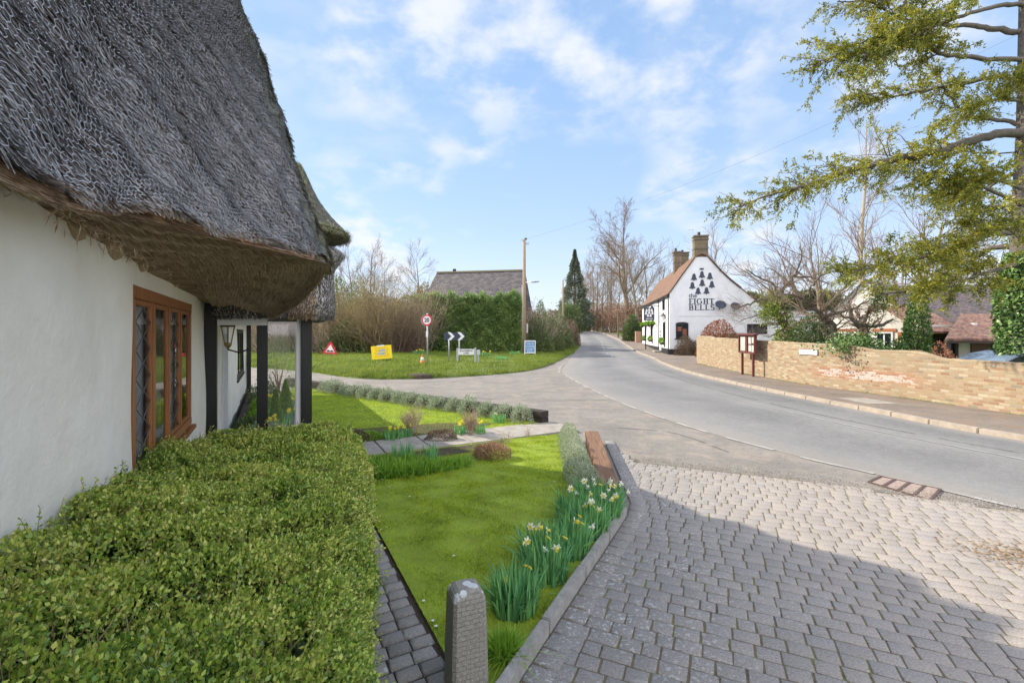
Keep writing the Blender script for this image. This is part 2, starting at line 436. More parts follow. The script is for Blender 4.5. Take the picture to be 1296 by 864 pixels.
m, nt, b = new_mat('window_oak')
v = coord(nt, 'Object', (30, 30, 3)); c = ramp(nt, noise(nt, v, 1.2, 5, .6), [(.3, (.21, .072, .020)), (.7, (.36, .14, .045))])
nt.links.new(c, b.inputs['Base Color']); b.inputs['Roughness'].default_value = .45
MAT['oak'] = m
m, nt, b = new_mat('sleeper_wood')
v = coord(nt); vs = coord(nt, 'Object', (40, 2.2, 40)); c = ramp(nt, noise(nt, vs, 1.0, 6, .7), [(.25, (.05, .028, .017)), (.5, (.16, .085, .045)), (.75, (.26, .16, .095))])
nt.links.new(c, b.inputs['Base Color']); b.inputs['Roughness'].default_value = .85; bump(nt, b, noise(nt, vs, 1.0, 6, .7), .6, .01)
MAT['sleeper'] = m
m, nt, b = new_mat('dark_sleeper_wood')
vs = coord(nt, 'Object', (12, 12, 12)); c = ramp(nt, noise(nt, vs, 1.0, 6, .7), [(.25, (.012, .010, .009)), (.75, (.045, .032, .025))])
nt.links.new(c, b.inputs['Base Color']); b.inputs['Roughness'].default_value = .85
MAT['sleeper_dark'] = m

def glass(name, tintc=(.02, .025, .03), rough=.03):
    m, nt, b = new_mat(name)
    b.inputs['Base Color'].default_value = (*tintc, 1); b.inputs['Roughness'].default_value = rough
    b.inputs['Specular IOR Level'].default_value = .9
    g = nd(nt, 'ShaderNodeBsdfTransparent'); fr = nt.nodes.new('ShaderNodeFresnel'); fr.inputs[0].default_value = 1.6
    gl = nd(nt, 'ShaderNodeBsdfGlossy', Roughness=rough)
    mx = nt.nodes.new('ShaderNodeMixShader'); nt.links.new(mth(nt, 'ADD', fr.outputs[0], .06), mx.inputs[0])
    nt.links.new(g.outputs[0], mx.inputs[1]); nt.links.new(gl.outputs[0], mx.inputs[2])
    nt.links.new(mx.outputs[0], nt.nodes['Material Output'].inputs['Surface'])
    return m
MAT['glass'] = glass('window_glass')
m, nt, b = new_mat('dark_glass'); b.inputs['Base Color'].default_value = (.015, .02, .025, 1); b.inputs['Roughness'].default_value = .08
MAT['dark_glass'] = m
m, nt, b = new_mat('dusty_glass')
g = nd(nt, 'ShaderNodeBsdfTransparent'); gl = nd(nt, 'ShaderNodeBsdfGlossy', Roughness=.05); df = nd(nt, 'ShaderNodeBsdfDiffuse', Color=(.5, .55, .6, 1))
mx = nt.nodes.new('ShaderNodeMixShader'); mx.inputs[0].default_value = .07; nt.links.new(g.outputs[0], mx.inputs[1]); nt.links.new(gl.outputs[0], mx.inputs[2])
mx2 = nt.nodes.new('ShaderNodeMixShader'); mx2.inputs[0].default_value = .03; nt.links.new(mx.outputs[0], mx2.inputs[1]); nt.links.new(df.outputs[0], mx2.inputs[2])
nt.links.new(mx2.outputs[0], nt.nodes['Material Output'].inputs['Surface'])
MAT['dusty_glass'] = m

# ------------------------------------------------------------ foliage, tubes, trees
def card_arrays(P, Dr, L, Wd, R, roll=None):
    P = np.asarray(P, float); N = len(P); Dr = unit(Dr)
    rv = R.normal(size=(N, 3)) if roll is None else roll
    S = unit(np.cross(Dr, rv)); Nn = np.cross(S, Dr)
    L = np.broadcast_to(np.asarray(L, float).reshape(-1, 1), (N, 1)); Wd = np.broadcast_to(np.asarray(Wd, float).reshape(-1, 1), (N, 1))
    v0 = P; v1 = P + Dr * L * .45 + S * Wd * .5 + Nn * Wd * .12; v2 = P + Dr * L; v3 = P + Dr * L * .45 - S * Wd * .5 + Nn * Wd * .12
    V = np.stack([v0, v1, v2, v3], 1).reshape(-1, 3)
    return V, np.arange(4 * N).reshape(N, 4)
def cards(name, P, Dr, L, Wd, R, mat, parent=None, roll=None):
    V, Fc = card_arrays(P, Dr, L, Wd, R, roll)
    return link(name, np_mesh(name, V, Fc), mat, parent)
def join_arrays(parts):
    Vs, Fs, o = [], [], 0
    for V, Fc in parts:
        Vs.append(V); Fs.append(Fc + o); o += len(V)
    return np.concatenate(Vs), np.concatenate(Fs)
def blades_mesh(name, P, h, w, lean, R):
    N = len(P); a = R.uniform(0, 2 * math.pi, N); side = np.stack([np.cos(a), np.sin(a), 0 * a], 1)
    ld = R.normal(size=(N, 3)) * lean; ld[:, 2] = 1; ld = unit(ld)
    h = np.asarray(h).reshape(-1, 1) * R.uniform(.55, 1.3, (N, 1)); w = w * R.uniform(.7, 1.3, (N, 1))
    V = np.stack([P - side * w, P + side * w, P + ld * h], 1).reshape(-1, 3)
    return np_mesh(name, V, np.arange(3 * N).reshape(N, 3))
def tubes_arrays(paths, sides=3):
    """paths: list of (pts (n,3), radii (n,)) -> V, F quads"""
    Vs, Fs, off = [], [], 0
    ang = np.arange(sides) * 2 * math.pi / sides; ca, sa = np.cos(ang), np.sin(ang)
    for pts, rad in paths:
        pts = np.asarray(pts, float); n = len(pts)
        d = np.gradient(pts, axis=0); d = unit(d)
        u = np.where(np.abs(d[:, 2:3]) < .9, np.array([[0, 0, 1.]]), np.array([[1., 0, 0]]))
        x = unit(np.cross(d, u)); y = np.cross(d, x)
        ring = pts[:, None, :] + (x[:, None, :] * ca[None, :, None] + y[:, None, :] * sa[None, :, None]) * np.asarray(rad)[:, None, None]
        Vs.append(ring.reshape(-1, 3))
        i = np.arange(n - 1)[:, None] * sides; k = np.arange(sides)[None, :]; k2 = (k + 1) % sides
        Fs.append((np.stack([i + k, i + k2, i + k2 + sides, i + k + sides], -1) + off).reshape(-1, 4)); off += n * sides
    return np.concatenate(Vs), np.concatenate(Fs)
def tubes(name, paths, mat, parent=None, sides=3, smooth=True):
    V, Fc = tubes_arrays(paths, sides)
    return link(name, np_mesh(name, V, Fc, smooth), mat, parent)
def wander(R, p, d, L, n, wob, up):
    pts = [np.array(p, float)]; d = np.array(d, float) / np.linalg.norm(d)
    for _ in range(n):
        d = d + R.normal(size=3) * wob; d[2] += up; d /= np.linalg.norm(d)
        pts.append(pts[-1] + d * L / n)
    return np.array(pts), d
def perp(R, d, ang):
    r = R.normal(size=3); r -= d * np.dot(r, d); r /= np.linalg.norm(r)
    return d * math.cos(ang) + r * math.sin(ang)
def grow(R, p, d, L, r, spec, out, lev=0, first=.35):
    """spec: list per level of dict(n=children, ang, len, wob, up, seg)"""
    s = spec[lev]; pts, _ = wander(R, p, d, L, s['seg'], s['wob'], s['up'])
    last = lev == len(spec) - 1
    rad = r * (1 - np.linspace(0, 1, len(pts)) * s.get('tap', .75)); out[lev].append((pts, rad))
    if last: return
    n = s['n'] if lev == 0 else max(1, int(s['n'] * R.uniform(.75, 1.25)))
    for i in range(n):
        t = s.get('first', first) + (1 - s.get('first', first)) * ((i + R.uniform(0, .9)) / n)
        t = min(t, .99); k = t * (len(pts) - 1); a = int(k); f = k - a
        q = pts[a] * (1 - f) + pts[min(a + 1, len(pts) - 1)] * f
        dd = unit((pts[min(a + 1, len(pts) - 1)] - pts[a])[None])[0]
        cd = perp(R, dd, s['ang'] * R.uniform(.7, 1.3))
        rr = rad[a] * s.get('rr', .6) * R.uniform(.8, 1.1)
        grow(R, q, cd, L * s['len'] * (1.15 - .55 * t) * R.uniform(.75, 1.2), max(rr, spec[lev + 1].get('rmin', .004)), spec, out, lev + 1, first)
def tree_meshes(seed, H, r, spec, lean=(0, 0, 1), split=2, sides=(8, 5, 3, 3, 3)):
    R = rng(seed); out = [[] for _ in spec]
    grow(R, (0, 0, 0), lean, H, r, spec, out)
    tr = [tubes_arrays(out[l], sides[l]) for l in range(split) if out[l]]
    cr = [tubes_arrays(out[l], sides[l]) for l in range(split, len(spec)) if out[l]]
    return np_mesh('trunk', *join_arrays(tr), True), np_mesh('crown', *join_arrays(cr), False), out
def bare_tree(name, loc, tm, cm, label, cat='tree', group=None, rz=0, sc=1.0, mt='bark', mc='twig'):
    e = empty(name, loc, rz, label, cat, group); e.scale = (sc, sc, sc) if isinstance(sc, (int, float)) else sc
    link('trunk', tm, MAT[mt], e); link('crown', cm, MAT[mc], e)
    return e
def shell_points(R, n, rx, ry, rz_, lump=.18, inner=.25, flat=.0, seed=0):
    """points near the surface of a lumpy ellipsoid standing on z=0, and outward directions"""
    d = unit(R.normal(size=(n, 3))); d[:, 2] = np.abs(d[:, 2]) * (1 - flat) + flat * d[:, 2]
    ph = rng(seed).uniform(0, 6.28, (7, 1)); k = rng(seed + 1).normal(size=(7, 3)) * 3.2
    l = sum(np.sin(d @ k[i] + ph[i]) for i in range(7)) / 7
    rr = (1 + lump * 2.2 * l) * (1 - inner * R.uniform(0, 1, n) ** 2)
    P = d * rr[:, None] * np.array([rx, ry, rz_]); return P, d
def leaf_bush(name, loc, rx, ry, rz_, n, L, Wd, mat, label, cat='bush', group=None, seed=1, lump=.18, stem='twig', up=.5, zoff=0.0, nst=9, inner=.35):
    R = rng(seed); e = empty(name, loc, 0, label, cat, group)
    P, d = shell_points(R, n, rx, ry, rz_, lump, inner, seed=seed); P[:, 2] += zoff
    dr = d + R.normal(size=d.shape) * .7; dr[:, 2] += up
    cards('foliage', P, dr, L * R.uniform(.6, 1.3, n), Wd * R.uniform(.7, 1.2, n), R, MAT[mat], e)
    ps = []
    for i in range(nst):
        q = P[R.integers(len(P))] * .85
        ps.append((np.array([[R.normal() * .05 * rx, R.normal() * .05 * ry, 0], q * .5 + R.normal(size=3) * .03, q]), np.array([.02, .014, .006]) * max(rz_, .3)))
    tubes('stems', ps, MAT[stem], e, 3)
    return e
def twig_bush(name, loc, rx, h, n, mat, label, seed=1, cat='shrub', group=None, r=.02, lev=2, kids=7, up=.12, leaves=None, sx=1.0, spread=.9, ang=.6):
    R = rng(seed); out = []
    for i in range(n):
        a = R.uniform(0, 6.283); k = R.uniform(0, 1) ** .7
        d = np.array([math.cos(a) * spread * k * sx, math.sin(a) * spread * k, 1.0])
        p0 = np.array([math.cos(a) * k * rx * .35 * sx, math.sin(a) * k * rx * .35, 0])
        o = [[] for _ in range(lev)]
        sp = [dict(n=kids, ang=ang, len=.5, wob=.13, up=up, seg=5, tap=.7, rr=.55) for _ in range(lev)]
        grow(R, p0, d, h * R.uniform(.6, 1.05), r * R.uniform(.6, 1.1), sp, o, first=.2)
        for l in o: out += l
    e = empty(name, loc, 0, label, cat, group)
    tubes('stems', out, MAT[mat], e, 3, False)
    if leaves:
        lm, ln, ll, lw = leaves
        ends = np.concatenate([o_[0][1:] for o_ in out]); idx = R.integers(0, len(ends), ln)
        P = ends[idx] + R.normal(size=(ln, 3)) * .03 * h
        P[:, 2] = np.abs(P[:, 2])
        cards('foliage', P, R.normal(size=(ln, 3)) + np.array([0, 0, .4]), ll * R.uniform(.6, 1.3, ln), lw, R, MAT[lm], e)
    return e
# ============================================================ GROUND, ROADS, PAVING
def struct(o): o['kind'] = 'structure'; return o
def stuff(o, label, cat): return tag(o, label, cat, None, 'stuff')

gy = np.array([-300, -60, -20, -5, 5, 15, 25, 35, 42, 46, 50, 54, 57.6, 61, 64, 70, 76, 82, 90, 100, 110, 130, 150, 185, 220, 300, 400, 700, 1500], float)
gx = np.array([-1500, -500, -200, -100, -60, -30, 0, 30, 60, 100, 200, 500, 1500], float)
X, Y = np.meshgrid(gx, gy); Z = hzv(Y) - .06
V = np.stack([X, Y, Z], -1).reshape(-1, 3); nx = len(gx)
ii, jj = np.meshgrid(np.arange(len(gy) - 1), np.arange(nx - 1), indexing='ij'); a = ii * nx + jj
struct(link('ground', np_mesh('ground', V, np.stack([a, a + 1, a + nx + 1, a + nx], -1).reshape(-1, 4)), MAT['field']))

# the lane mouth and forecourt of worn asphalt, one sheet under everything near
def flat_poly(name, poly, z, mat, kind='structure', step=None):
    me = bpy.data.meshes.new(name); me.from_pydata([(p[0], p[1], z + hz(p[1])) for p in poly], [], [tuple(range(len(poly)))]); me.update()
    o = link(name, me, mat); o['kind'] = kind; return o
flat_poly('lane_asphalt', [(-90, -12), (13, -12), (10.4, 5.5), (9.2, 8.5), (8.9, 12), (8.6, 20), (8.8, 24), (9.5, 29), (9.0, 41.5), (-90, 41.5)], 0.0, MAT['lane'])

KERB = np.array([(18, -8), (13.2, -2), (11.2, 2), (10.1, 5.5), (9.39, 8.35), (9.1, 9.3), (8.95, 11.2), (8.6, 15), (8.45, 19.2), (8.7, 23.5), (9.5, 28.8), (10.9, 36), (12.4, 46), (13.9, 56), (15.0, 64), (16.9, 82), (20.6, 118), (24.5, 150), (31, 200), (48, 300)], float)
EDGE = np.array([(13, -8), (9.4, -3), (7.9, 1.3), (6.3, 4.2), (5.54, 5.54), (5.05, 6.5), (4.54, 7.43), (3.7, 9.7), (3.0, 13.1), (2.6, 18), (2.55, 23), (4.2, 33), (6.4, 46), (8.3, 57), (9.4, 65), (11.4, 82), (15.0, 118), (19.0, 150), (25.5, 200), (42, 300)], float)
tt = np.linspace(0, len(KERB) - 1, 160)
K = catmull(KERB, tt); E = catmull(EDGE, tt)
NA = 13
rows = []; uvs = []
arc = np.concatenate([[0], np.cumsum(np.linalg.norm(np.diff(K, axis=0), axis=1))])
for i in range(NA):
    f = i / (NA - 1); P = E * (1 - f) + K * f
    rows.append(np.column_stack([P, hzv(P[:, 1]) + .004 + .035 * (1 - (2 * f - 1) ** 2)])); uvs.append(np.column_stack([np.full(len(P), f), arc / 4.5]))
V = np.concatenate(rows); UVv = np.concatenate(uvs); n = len(tt)
ii, jj = np.meshgrid(np.arange(NA - 1), np.arange(n - 1), indexing='ij'); a = ii * n + jj
Fc = np.stack([a, a + n, a + n + 1, a + 1], -1).reshape(-1, 4)
me = np_mesh('road', V, Fc, True); uvl = me.uv_layers.new(name='UVMap'); uvl.data.foreach_set('uv', UVv[Fc.ravel()].astype(np.float32).ravel())
struct(link('road', me, MAT['road']))

def ribbon(name, pts, w, z, mat, parent=None, dashes=None, seed=3, kind='structure'):
    """painted line of width w; dashes=(on,off) metres"""
    pts = np.asarray(pts, float); pts = catmull(pts, np.linspace(0, len(pts) - 1, len(pts) * 14))
    s = np.concatenate([[0], np.cumsum(np.linalg.norm(np.diff(pts, axis=0), axis=1))]); mb = MB(); R = rng(seed)
    segs = [(0, s[-1])] if not dashes else [(q, q + dashes[0]) for q in np.arange(0, s[-1] - dashes[0], sum(dashes))]
    for a_, b_ in segs:
        m_ = max(2, int((b_ - a_) / .18)); q = np.linspace(a_, b_, m_)
        x = np.interp(q, s, pts[:, 0]); y = np.interp(q, s, pts[:, 1]); d = unit(np.column_stack([np.gradient(x), np.gradient(y)])); nrm = np.column_stack([-d[:, 1], d[:, 0]])
        wl_ = w / 2 * R.uniform(.6, 1.1, m_); wr_ = w / 2 * R.uniform(.6, 1.1, m_)
        vs = [(x[i] + nrm[i, 0] * wl_[i], y[i] + nrm[i, 1] * wl_[i], hz(y[i]) + z) for i in range(m_)] + [(x[i] - nrm[i, 0] * wr_[i], y[i] - nrm[i, 1] * wr_[i], hz(y[i]) + z) for i in range(m_)]
        mb.add(vs, [(i, i + m_, i + m_ + 1, i + 1) for i in range(m_ - 1) if not (dashes is None and R.uniform() < .12)])
    o = mb.build(name, mat, parent)
    if kind and parent is None: o['kind'] = kind
    return o
edge_l = [(7.2, 2.6), (6.3, 4.2), (5.54, 5.54), (5.05, 6.5), (4.54, 7.43), (3.7, 9.7), (3.05, 13.1), (2.62, 18), (2.5, 22.5)]
m, nt, b = new_mat('faded_line'); v = coord(nt); f = noise(nt, v, 60, 5, .75); f2 = noise(nt, v, 2.2, 3, .6)
c = mixc_(nt, ramp(nt, mth(nt, 'ADD', mth(nt, 'MULTIPLY', f, .6), mth(nt, 'MULTIPLY', f2, .5)), [(.50, (0, 0, 0)), (.62, (1, 1, 1))]), (.25, .24, .225), (.37, .36, .34))
nt.links.new(c, b.inputs['Base Color']); b.inputs['Roughness'].default_value = .85; MAT['faded'] = m
ribbon('road_edge_markings', edge_l, .085, .010, MAT['faded'], dashes=(1.0, .45))
ribbon('road_centre_marking', [(7.9, 6.9), (7.3, 8.7), (6.95, 10.2), (6.7, 12), (6.5, 14.2)], .05, .045, MAT['faded'], seed=8)
ribbon('road_far_markings', [(8.0, 36), (9.0, 44), (10.4, 52), (11.8, 60), (13.2, 72)], .10, .046, MAT['paint'], dashes=(1.6, 3.2), seed=5)
ribbon('junction_markings', [(2.3, 22.2), (2.75, 26), (3.6, 30.5)], .16, .010, MAT['faded'], dashes=(.5, .4), seed=6)

# kerb: separate concrete lengths with a thin joint
mb = MB(); dense = catmull(KERB, np.linspace(0, len(KERB) - 1, 3000)); sl = np.concatenate([[0], np.cumsum(np.linalg.norm(np.diff(dense, axis=0), axis=1))])
R = rng(11); q = 3.0
while q < 150:
    L = .914 if q < 60 else 3.0
    a_ = [np.interp(q, sl, dense[:, k]) for k in (0, 1)]; b_ = [np.interp(q + L - .012, sl, dense[:, k]) for k in (0, 1)]
    jz = R.uniform(-.006, .006); h = .105
    mb.bar((a_[0] + .0625, a_[1], hz(a_[1]) - .02 + h / 2 + jz), (b_[0] + .0625, b_[1], hz(b_[1]) - .02 + h / 2 + jz), .125, h + .04)
    q += L
struct(mb.build('kerb', MAT['kerb'], bevel=.012))

# footway between kerb and wall
WALL_L = [(13.6, -2), (12.9, 2), (12.3, 6), (11.75, 10.4), (11.45, 12.9), (11.1, 14.6), (10.75, 16.6), (10.85, 21), (11.4, 28.1)]
def strip(name, A, B, z, mat, n=60):
    A = catmull(A, np.linspace(0, len(A) - 1, n)); B = catmull(B, np.linspace(0, len(B) - 1, n))
    V = np.concatenate([np.column_stack([P, hzv(P[:, 1]) + z]) for P in (A, B)]); a = np.arange(n - 1)
    return struct(link(name, np_mesh(name, V, np.stack([a, a + n, a + n + 1, a + 1], -1)), mat))
kin = [(14.0, -2), (11.3, 2), (10.22, 5.5), (9.5, 8.35), (9.05, 11.2), (8.72, 15), (8.57, 19.2), (8.8, 23.5), (9.55, 28.1)]
strip('footway', kin, WALL_L, .088, MAT['foot'])
strip('footway_beyond', [(9.55, 28.1), (11.0, 36), (12.5, 46), (14.0, 56), (15.1, 64), (17.0, 82), (20.7, 118), (24.6, 150)],
      [(20, 28.1), (20, 36), (19, 46), (19, 56), (17.2, 64), (18.6, 82), (22.1, 118), (26, 150)], .088, MAT['foot'])
flat_poly('manhole_patch', [(9.45, 12.1), (10.3, 12.1), (10.25, 13.2), (9.4, 13.2)], .093, MAT['slab'])
flat_poly('garden_ground', [(13.6, -2), (60, -2), (60, 28), (11.6, 28), (11.0, 21), (10.95, 16.6), (11.3, 14.6), (11.65, 12.9), (11.95, 10.4), (12.5, 6)], .03, MAT['field'])

# far grass strip right of the road (under the avenue)
strip('avenue_verge', [(17.3, 64), (18.7, 82), (22.2, 118), (26.1, 150), (33, 200)], [(40, 64), (45, 82), (50, 118), (55, 150), (60, 200)], .10, MAT['verge_base'])

# ---------------------------------------------------------- verge with the signs
VE = [(-60, 25.5), (-30, 26), (-18, 26.2), (-14.8, 25.6), (-10.6, 23.0), (-6.7, 19.6), (-4.3, 19.3), (-1.75, 20.6), (.48, 22.8), (2.0, 26.5), (3.7, 33.5), (5.6, 42), (7.5, 51), (9.0, 62), (11.2, 82), (14.8, 118)]
VB = [(-60, 60), (-34, 60), (-22, 60), (-19, 60), (-14, 60), (-10, 60), (-8, 60), (-6, 62), (-4, 64), (-2.5, 66), (-1, 70), (0, 74), (1, 78), (2, 84), (4, 100), (7, 130)]
nn, mm = 220, 26
A = catmull(VE, np.linspace(0, len(VE) - 1, nn)); B = catmull(VB, np.linspace(0, len(VB) - 1, nn))
def verge_h(dist, x, y):
    return .04 + .10 * (1 - np.exp(-dist / .5)) + .16 * (1 - np.exp(-dist / 4.0)) + .03 * np.sin(x * 1.7) * np.sin(y * 1.3) + np.where(x < -3, .12 * np.clip((-3 - x) / 4, 0, 1) * (1 - np.exp(-dist / 2.0)), 0)
fr_ = (np.linspace(0, 1, mm) ** 2.2)
VG = []
for f in fr_:
    P = A * (1 - f) + B * f; dist = np.linalg.norm(P - A, axis=1)
    VG.append(np.column_stack([P, hzv(P[:, 1]) + verge_h(dist, P[:, 0], P[:, 1]) - (0.06 if f == 0 else 0)]))
V = np.concatenate(VG); ii, jj = np.meshgrid(np.arange(mm - 1), np.arange(nn - 1), indexing='ij'); a = ii * nn + jj
struct(link('verge', np_mesh('verge', V, np.stack([a, a + 1, a + nn + 1, a + nn], -1).reshape(-1, 4), True), MAT['verge_base']))
VA, VBk = A, B
def verge_z(x, y):
    d = np.min(np.linalg.norm(VA - np.array([[x, y]]), axis=1)); return float(hz(y) + verge_h(np.array(d), np.array(x), np.array(y)))
R = rng(21); N = 120000
u = R.uniform(.12, .80, N) * (nn - 1); i0 = u.astype(int); fu = (u - i0)[:, None]
f = (R.uniform(0, 1, N) ** 1.5 * .45)[:, None]
Pa = VA[i0] * (1 - fu) + VA[i0 + 1] * fu; Pb = VBk[i0] * (1 - fu) + VBk[i0 + 1] * fu
P2 = Pa * (1 - f) + Pb * f; dist = np.linalg.norm(P2 - Pa, axis=1)
P = np.column_stack([P2, hzv(P2[:, 1]) + verge_h(dist, P2[:, 0], P2[:, 1]) + .005])
tall = .055 + .06 * (np.sin(P2[:, 0] * 2.3) * np.sin(P2[:, 1] * 3.1) > .3) + .06 * (P2[:, 0] < -3)
stuff(link('verge_grass', blades_mesh('verge_grass', P, tall, .014, .5, R), MAT['verge']), 'rough green grass on the verge round the road signs', 'grass')
# muddy scrape at the verge edge
mb = MB(); mb.lathe([(.55, 0), (.45, .10), (.25, .13), (.01, .14)], n=14); o = mb.build('mud_patch', MAT['soil'], loc=(-4.0, 19.75, .03)); o.scale = (1.2, .8, 1.3); o['kind'] = 'stuff'; o['label'] = 'dark bare mud where the verge meets the lane'

# ---------------------------------------------------------- block paving: every block is real, rows run across the drive
m, nt, b = new_mat('paving_blocks')
g = nt.nodes.new('ShaderNodeNewGeometry').outputs['Random Per Island']; v = coord(nt)
sx = nt.nodes.new('ShaderNodeSeparateXYZ'); nt.links.new(v, sx.inputs[0])
base = ramp(nt, g, [(0, (.27, .245, .22)), (.35, (.30, .27, .24)), (.65, (.33, .29, .255)), (1, (.285, .265, .25))])
p = noise(nt, v, .7, 5, .6); base = mixc_(nt, ramp(nt, p, [(.4, (0, 0, 0)), (.7, (.7, .7, .7))]), base, (.34, .305, .27))
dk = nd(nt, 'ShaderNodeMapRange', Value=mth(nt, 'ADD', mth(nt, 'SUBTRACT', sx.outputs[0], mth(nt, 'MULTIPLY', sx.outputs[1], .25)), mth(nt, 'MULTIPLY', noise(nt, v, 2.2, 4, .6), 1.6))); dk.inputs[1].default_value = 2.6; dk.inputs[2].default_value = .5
base = mixc_(nt, mth(nt, 'MULTIPLY', dk.outputs[0], .55), base, (.15, .152, .158))  # darker blocks on the lawn side, cool tint of shade painted in
f = noise(nt, v, 75, 4, .8); base = mixc_(nt, .8, base, ramp(nt, f, [(.34, (.55, .55, .55)), (.66, (1.35, 1.35, 1.35))]), 'MULTIPLY')
lic = mth(nt, 'MULTIPLY', ramp(nt, noise(nt, v, 30, 4, .6), [(.56, (0, 0, 0)), (.60, (1, 1, 1))]), ramp(nt, noise(nt, v, 1.4, 3, .6), [(.38, (0, 0, 0)), (.62, (1, 1, 1))]))
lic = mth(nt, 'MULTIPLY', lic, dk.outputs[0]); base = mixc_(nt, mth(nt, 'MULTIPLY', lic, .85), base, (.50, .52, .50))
nt.links.new(base, b.inputs['Base Color']); b.inputs['Roughness'].default_value = .85; b.inputs['Specular IOR Level'].default_value = .25
bump(nt, b, f, .5, .004)
MAT['blocks'] = m
m, nt, b = new_mat('joint_sand'); v = coord(nt); c = ramp(nt, noise(nt, v, 3.5, 5, .65), [(.35, (.085, .065, .045)), (.5, (.15, .115, .07)), (.62, (.15, .14, .05)), (.75, (.20, .19, .06))])
nt.links.new(c, b.inputs['Base Color']); b.inputs['Roughness'].default_value = .95; bump(nt, b, noise(nt, v, 90, 4, .7), .8, .01); MAT['joint'] = m

def block_mesh(name, items, R, h=.03, ins=.006, j=.0035):
    """items: (cx, cy, ang, lx, ly) -> rough-edged blocks standing in their joints"""
    I = np.asarray(items, float); N = len(I)
    base = np.array([[-.5, -.5], [.5, -.5], [.5, .5], [-.5, .5]])
    wob = R.normal(size=(N, 4, 2)) * .0025
    ln = base[None] * I[:, None, 3:5] + wob
    tz = R.normal(size=(N, 1)) * .0005 + R.normal(size=(N, 4)) * .0001
    def ring(shr, z):
        q = ln * (1 - 2 * (shr * np.array([1.7, 1.0])) / np.maximum(I[:, None, 3:5], .02)); c, s_ = np.cos(I[:, 2])[:, None], np.sin(I[:, 2])[:, None]
        x = I[:, 0:1] + q[..., 0] * c - q[..., 1] * s_; y = I[:, 1:2] + q[..., 0] * s_ + q[..., 1] * c
        return np.stack([x, y, z + np.zeros_like(x)], -1)
    r0 = ring(j, tz * 0 - h); r1 = ring(j, tz - ins * .7); r2 = ring(j + ins, tz)
    V = np.concatenate([r0, r1, r2], 1).reshape(-1, 3); k = np.arange(N)[:, None] * 12
    Fs = []
    for a0 in (0, 4):
        for i in range(4):
            Fs.append(k + np.array([[a0 + i, a0 + (i + 1) % 4, a0 + 4 + (i + 1) % 4, a0 + 4 + i]]))
    Fs.append(k + np.array([[8, 9, 10, 11]]))
    return np_mesh(name, V, np.concatenate(Fs))
EDG = np.array([(-.10, 2.30), (.60, 3.66), (1.25, 4.92), (1.38, 5.30), (1.52, 6.7), (1.68, 8.20)])      # outer foot of the lawn edging and sleepers
PAV = [(-.10, 2.30), (.60, 3.66), (1.25, 4.92), (1.38, 5.30), (1.52, 6.7), (1.68, 8.20), (1.80, 7.35), (1.97, 6.92), (3.87, 6.10), (5.68, 4.99), (7.4, 3.4), (8.4, 1.0), (8.4, .4), (-1.6, .4), (-.9, 1.4), (-.7, 2.3)]
dr = np.array([.915, -.403]); dc = np.array([.403, .915]); ang = math.atan2(dr[1], dr[0])
items = []; edge_items = []; R = rng(31)
def near_edge(p):
    best = 9
    for a_, b_ in zip(EDG[:-1], EDG[1:]):
        ab = b_ - a_; t = np.clip(np.dot(p - a_, ab) / np.dot(ab, ab), 0, 1); best = min(best, np.linalg.norm(p - a_ - ab * t))
    return best
rowh = .128
for r_ in range(-75, 90):
    x = -9 + R.uniform(0, .2)
    while x < 10:
        L = R.choice([.168, .142, .198, .112], p=[.45, .3, .15, .1]); c_ = dr * (x + L / 2) + dc * (r_ * rowh); x += L
        if inpoly(c_[0:1], c_[1:2], PAV)[0] and near_edge(c_) > .09: items.append((c_[0], c_[1], ang, L, rowh))
for a_, b_ in zip(EDG[:-1], EDG[1:]):
    d_ = b_ - a_; L_ = np.linalg.norm(d_); d_ = d_ / L_; nr = np.array([d_[1], -d_[0]]); q = 0
    while q < L_:
        for k_ in (.085,):
            c_ = a_ + d_ * (q + .08) + nr * k_; edge_items.append((c_[0], c_[1], math.atan2(d_[1], d_[0]), .158, .165))
        q += .16
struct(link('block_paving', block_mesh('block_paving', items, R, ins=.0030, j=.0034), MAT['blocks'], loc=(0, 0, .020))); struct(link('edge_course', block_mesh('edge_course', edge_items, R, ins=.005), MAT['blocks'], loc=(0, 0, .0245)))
jp = flat_poly('paving_joints', PAV, .0165, MAT['joint'])
# moss and weeds in the joints
P = []; R = rng(33)
for it in items:
    if R.uniform() < .35 and it[1] < 6.5:
        mcount = int(R.integers(1, 8)); s_ = R.choice([-.5, .5])
        base_ = np.array(it[:2]) + dr * it[3] * s_ + dc * R.uniform(-.5, .5) * rowh
        for _ in range(mcount): P.append((base_[0] + R.normal() * .006, base_[1] + R.normal() * .012, .016))
P = np.array(P); stuff(link('joint_moss', blades_mesh('joint_moss', P, .014, .004, .7, R), leafy('moss', [(.10, .12, .03), (.20, .19, .05), (.16, .13, .06)], .1, .8)), 'tiny moss tufts growing in the joints of the block paving', 'moss')

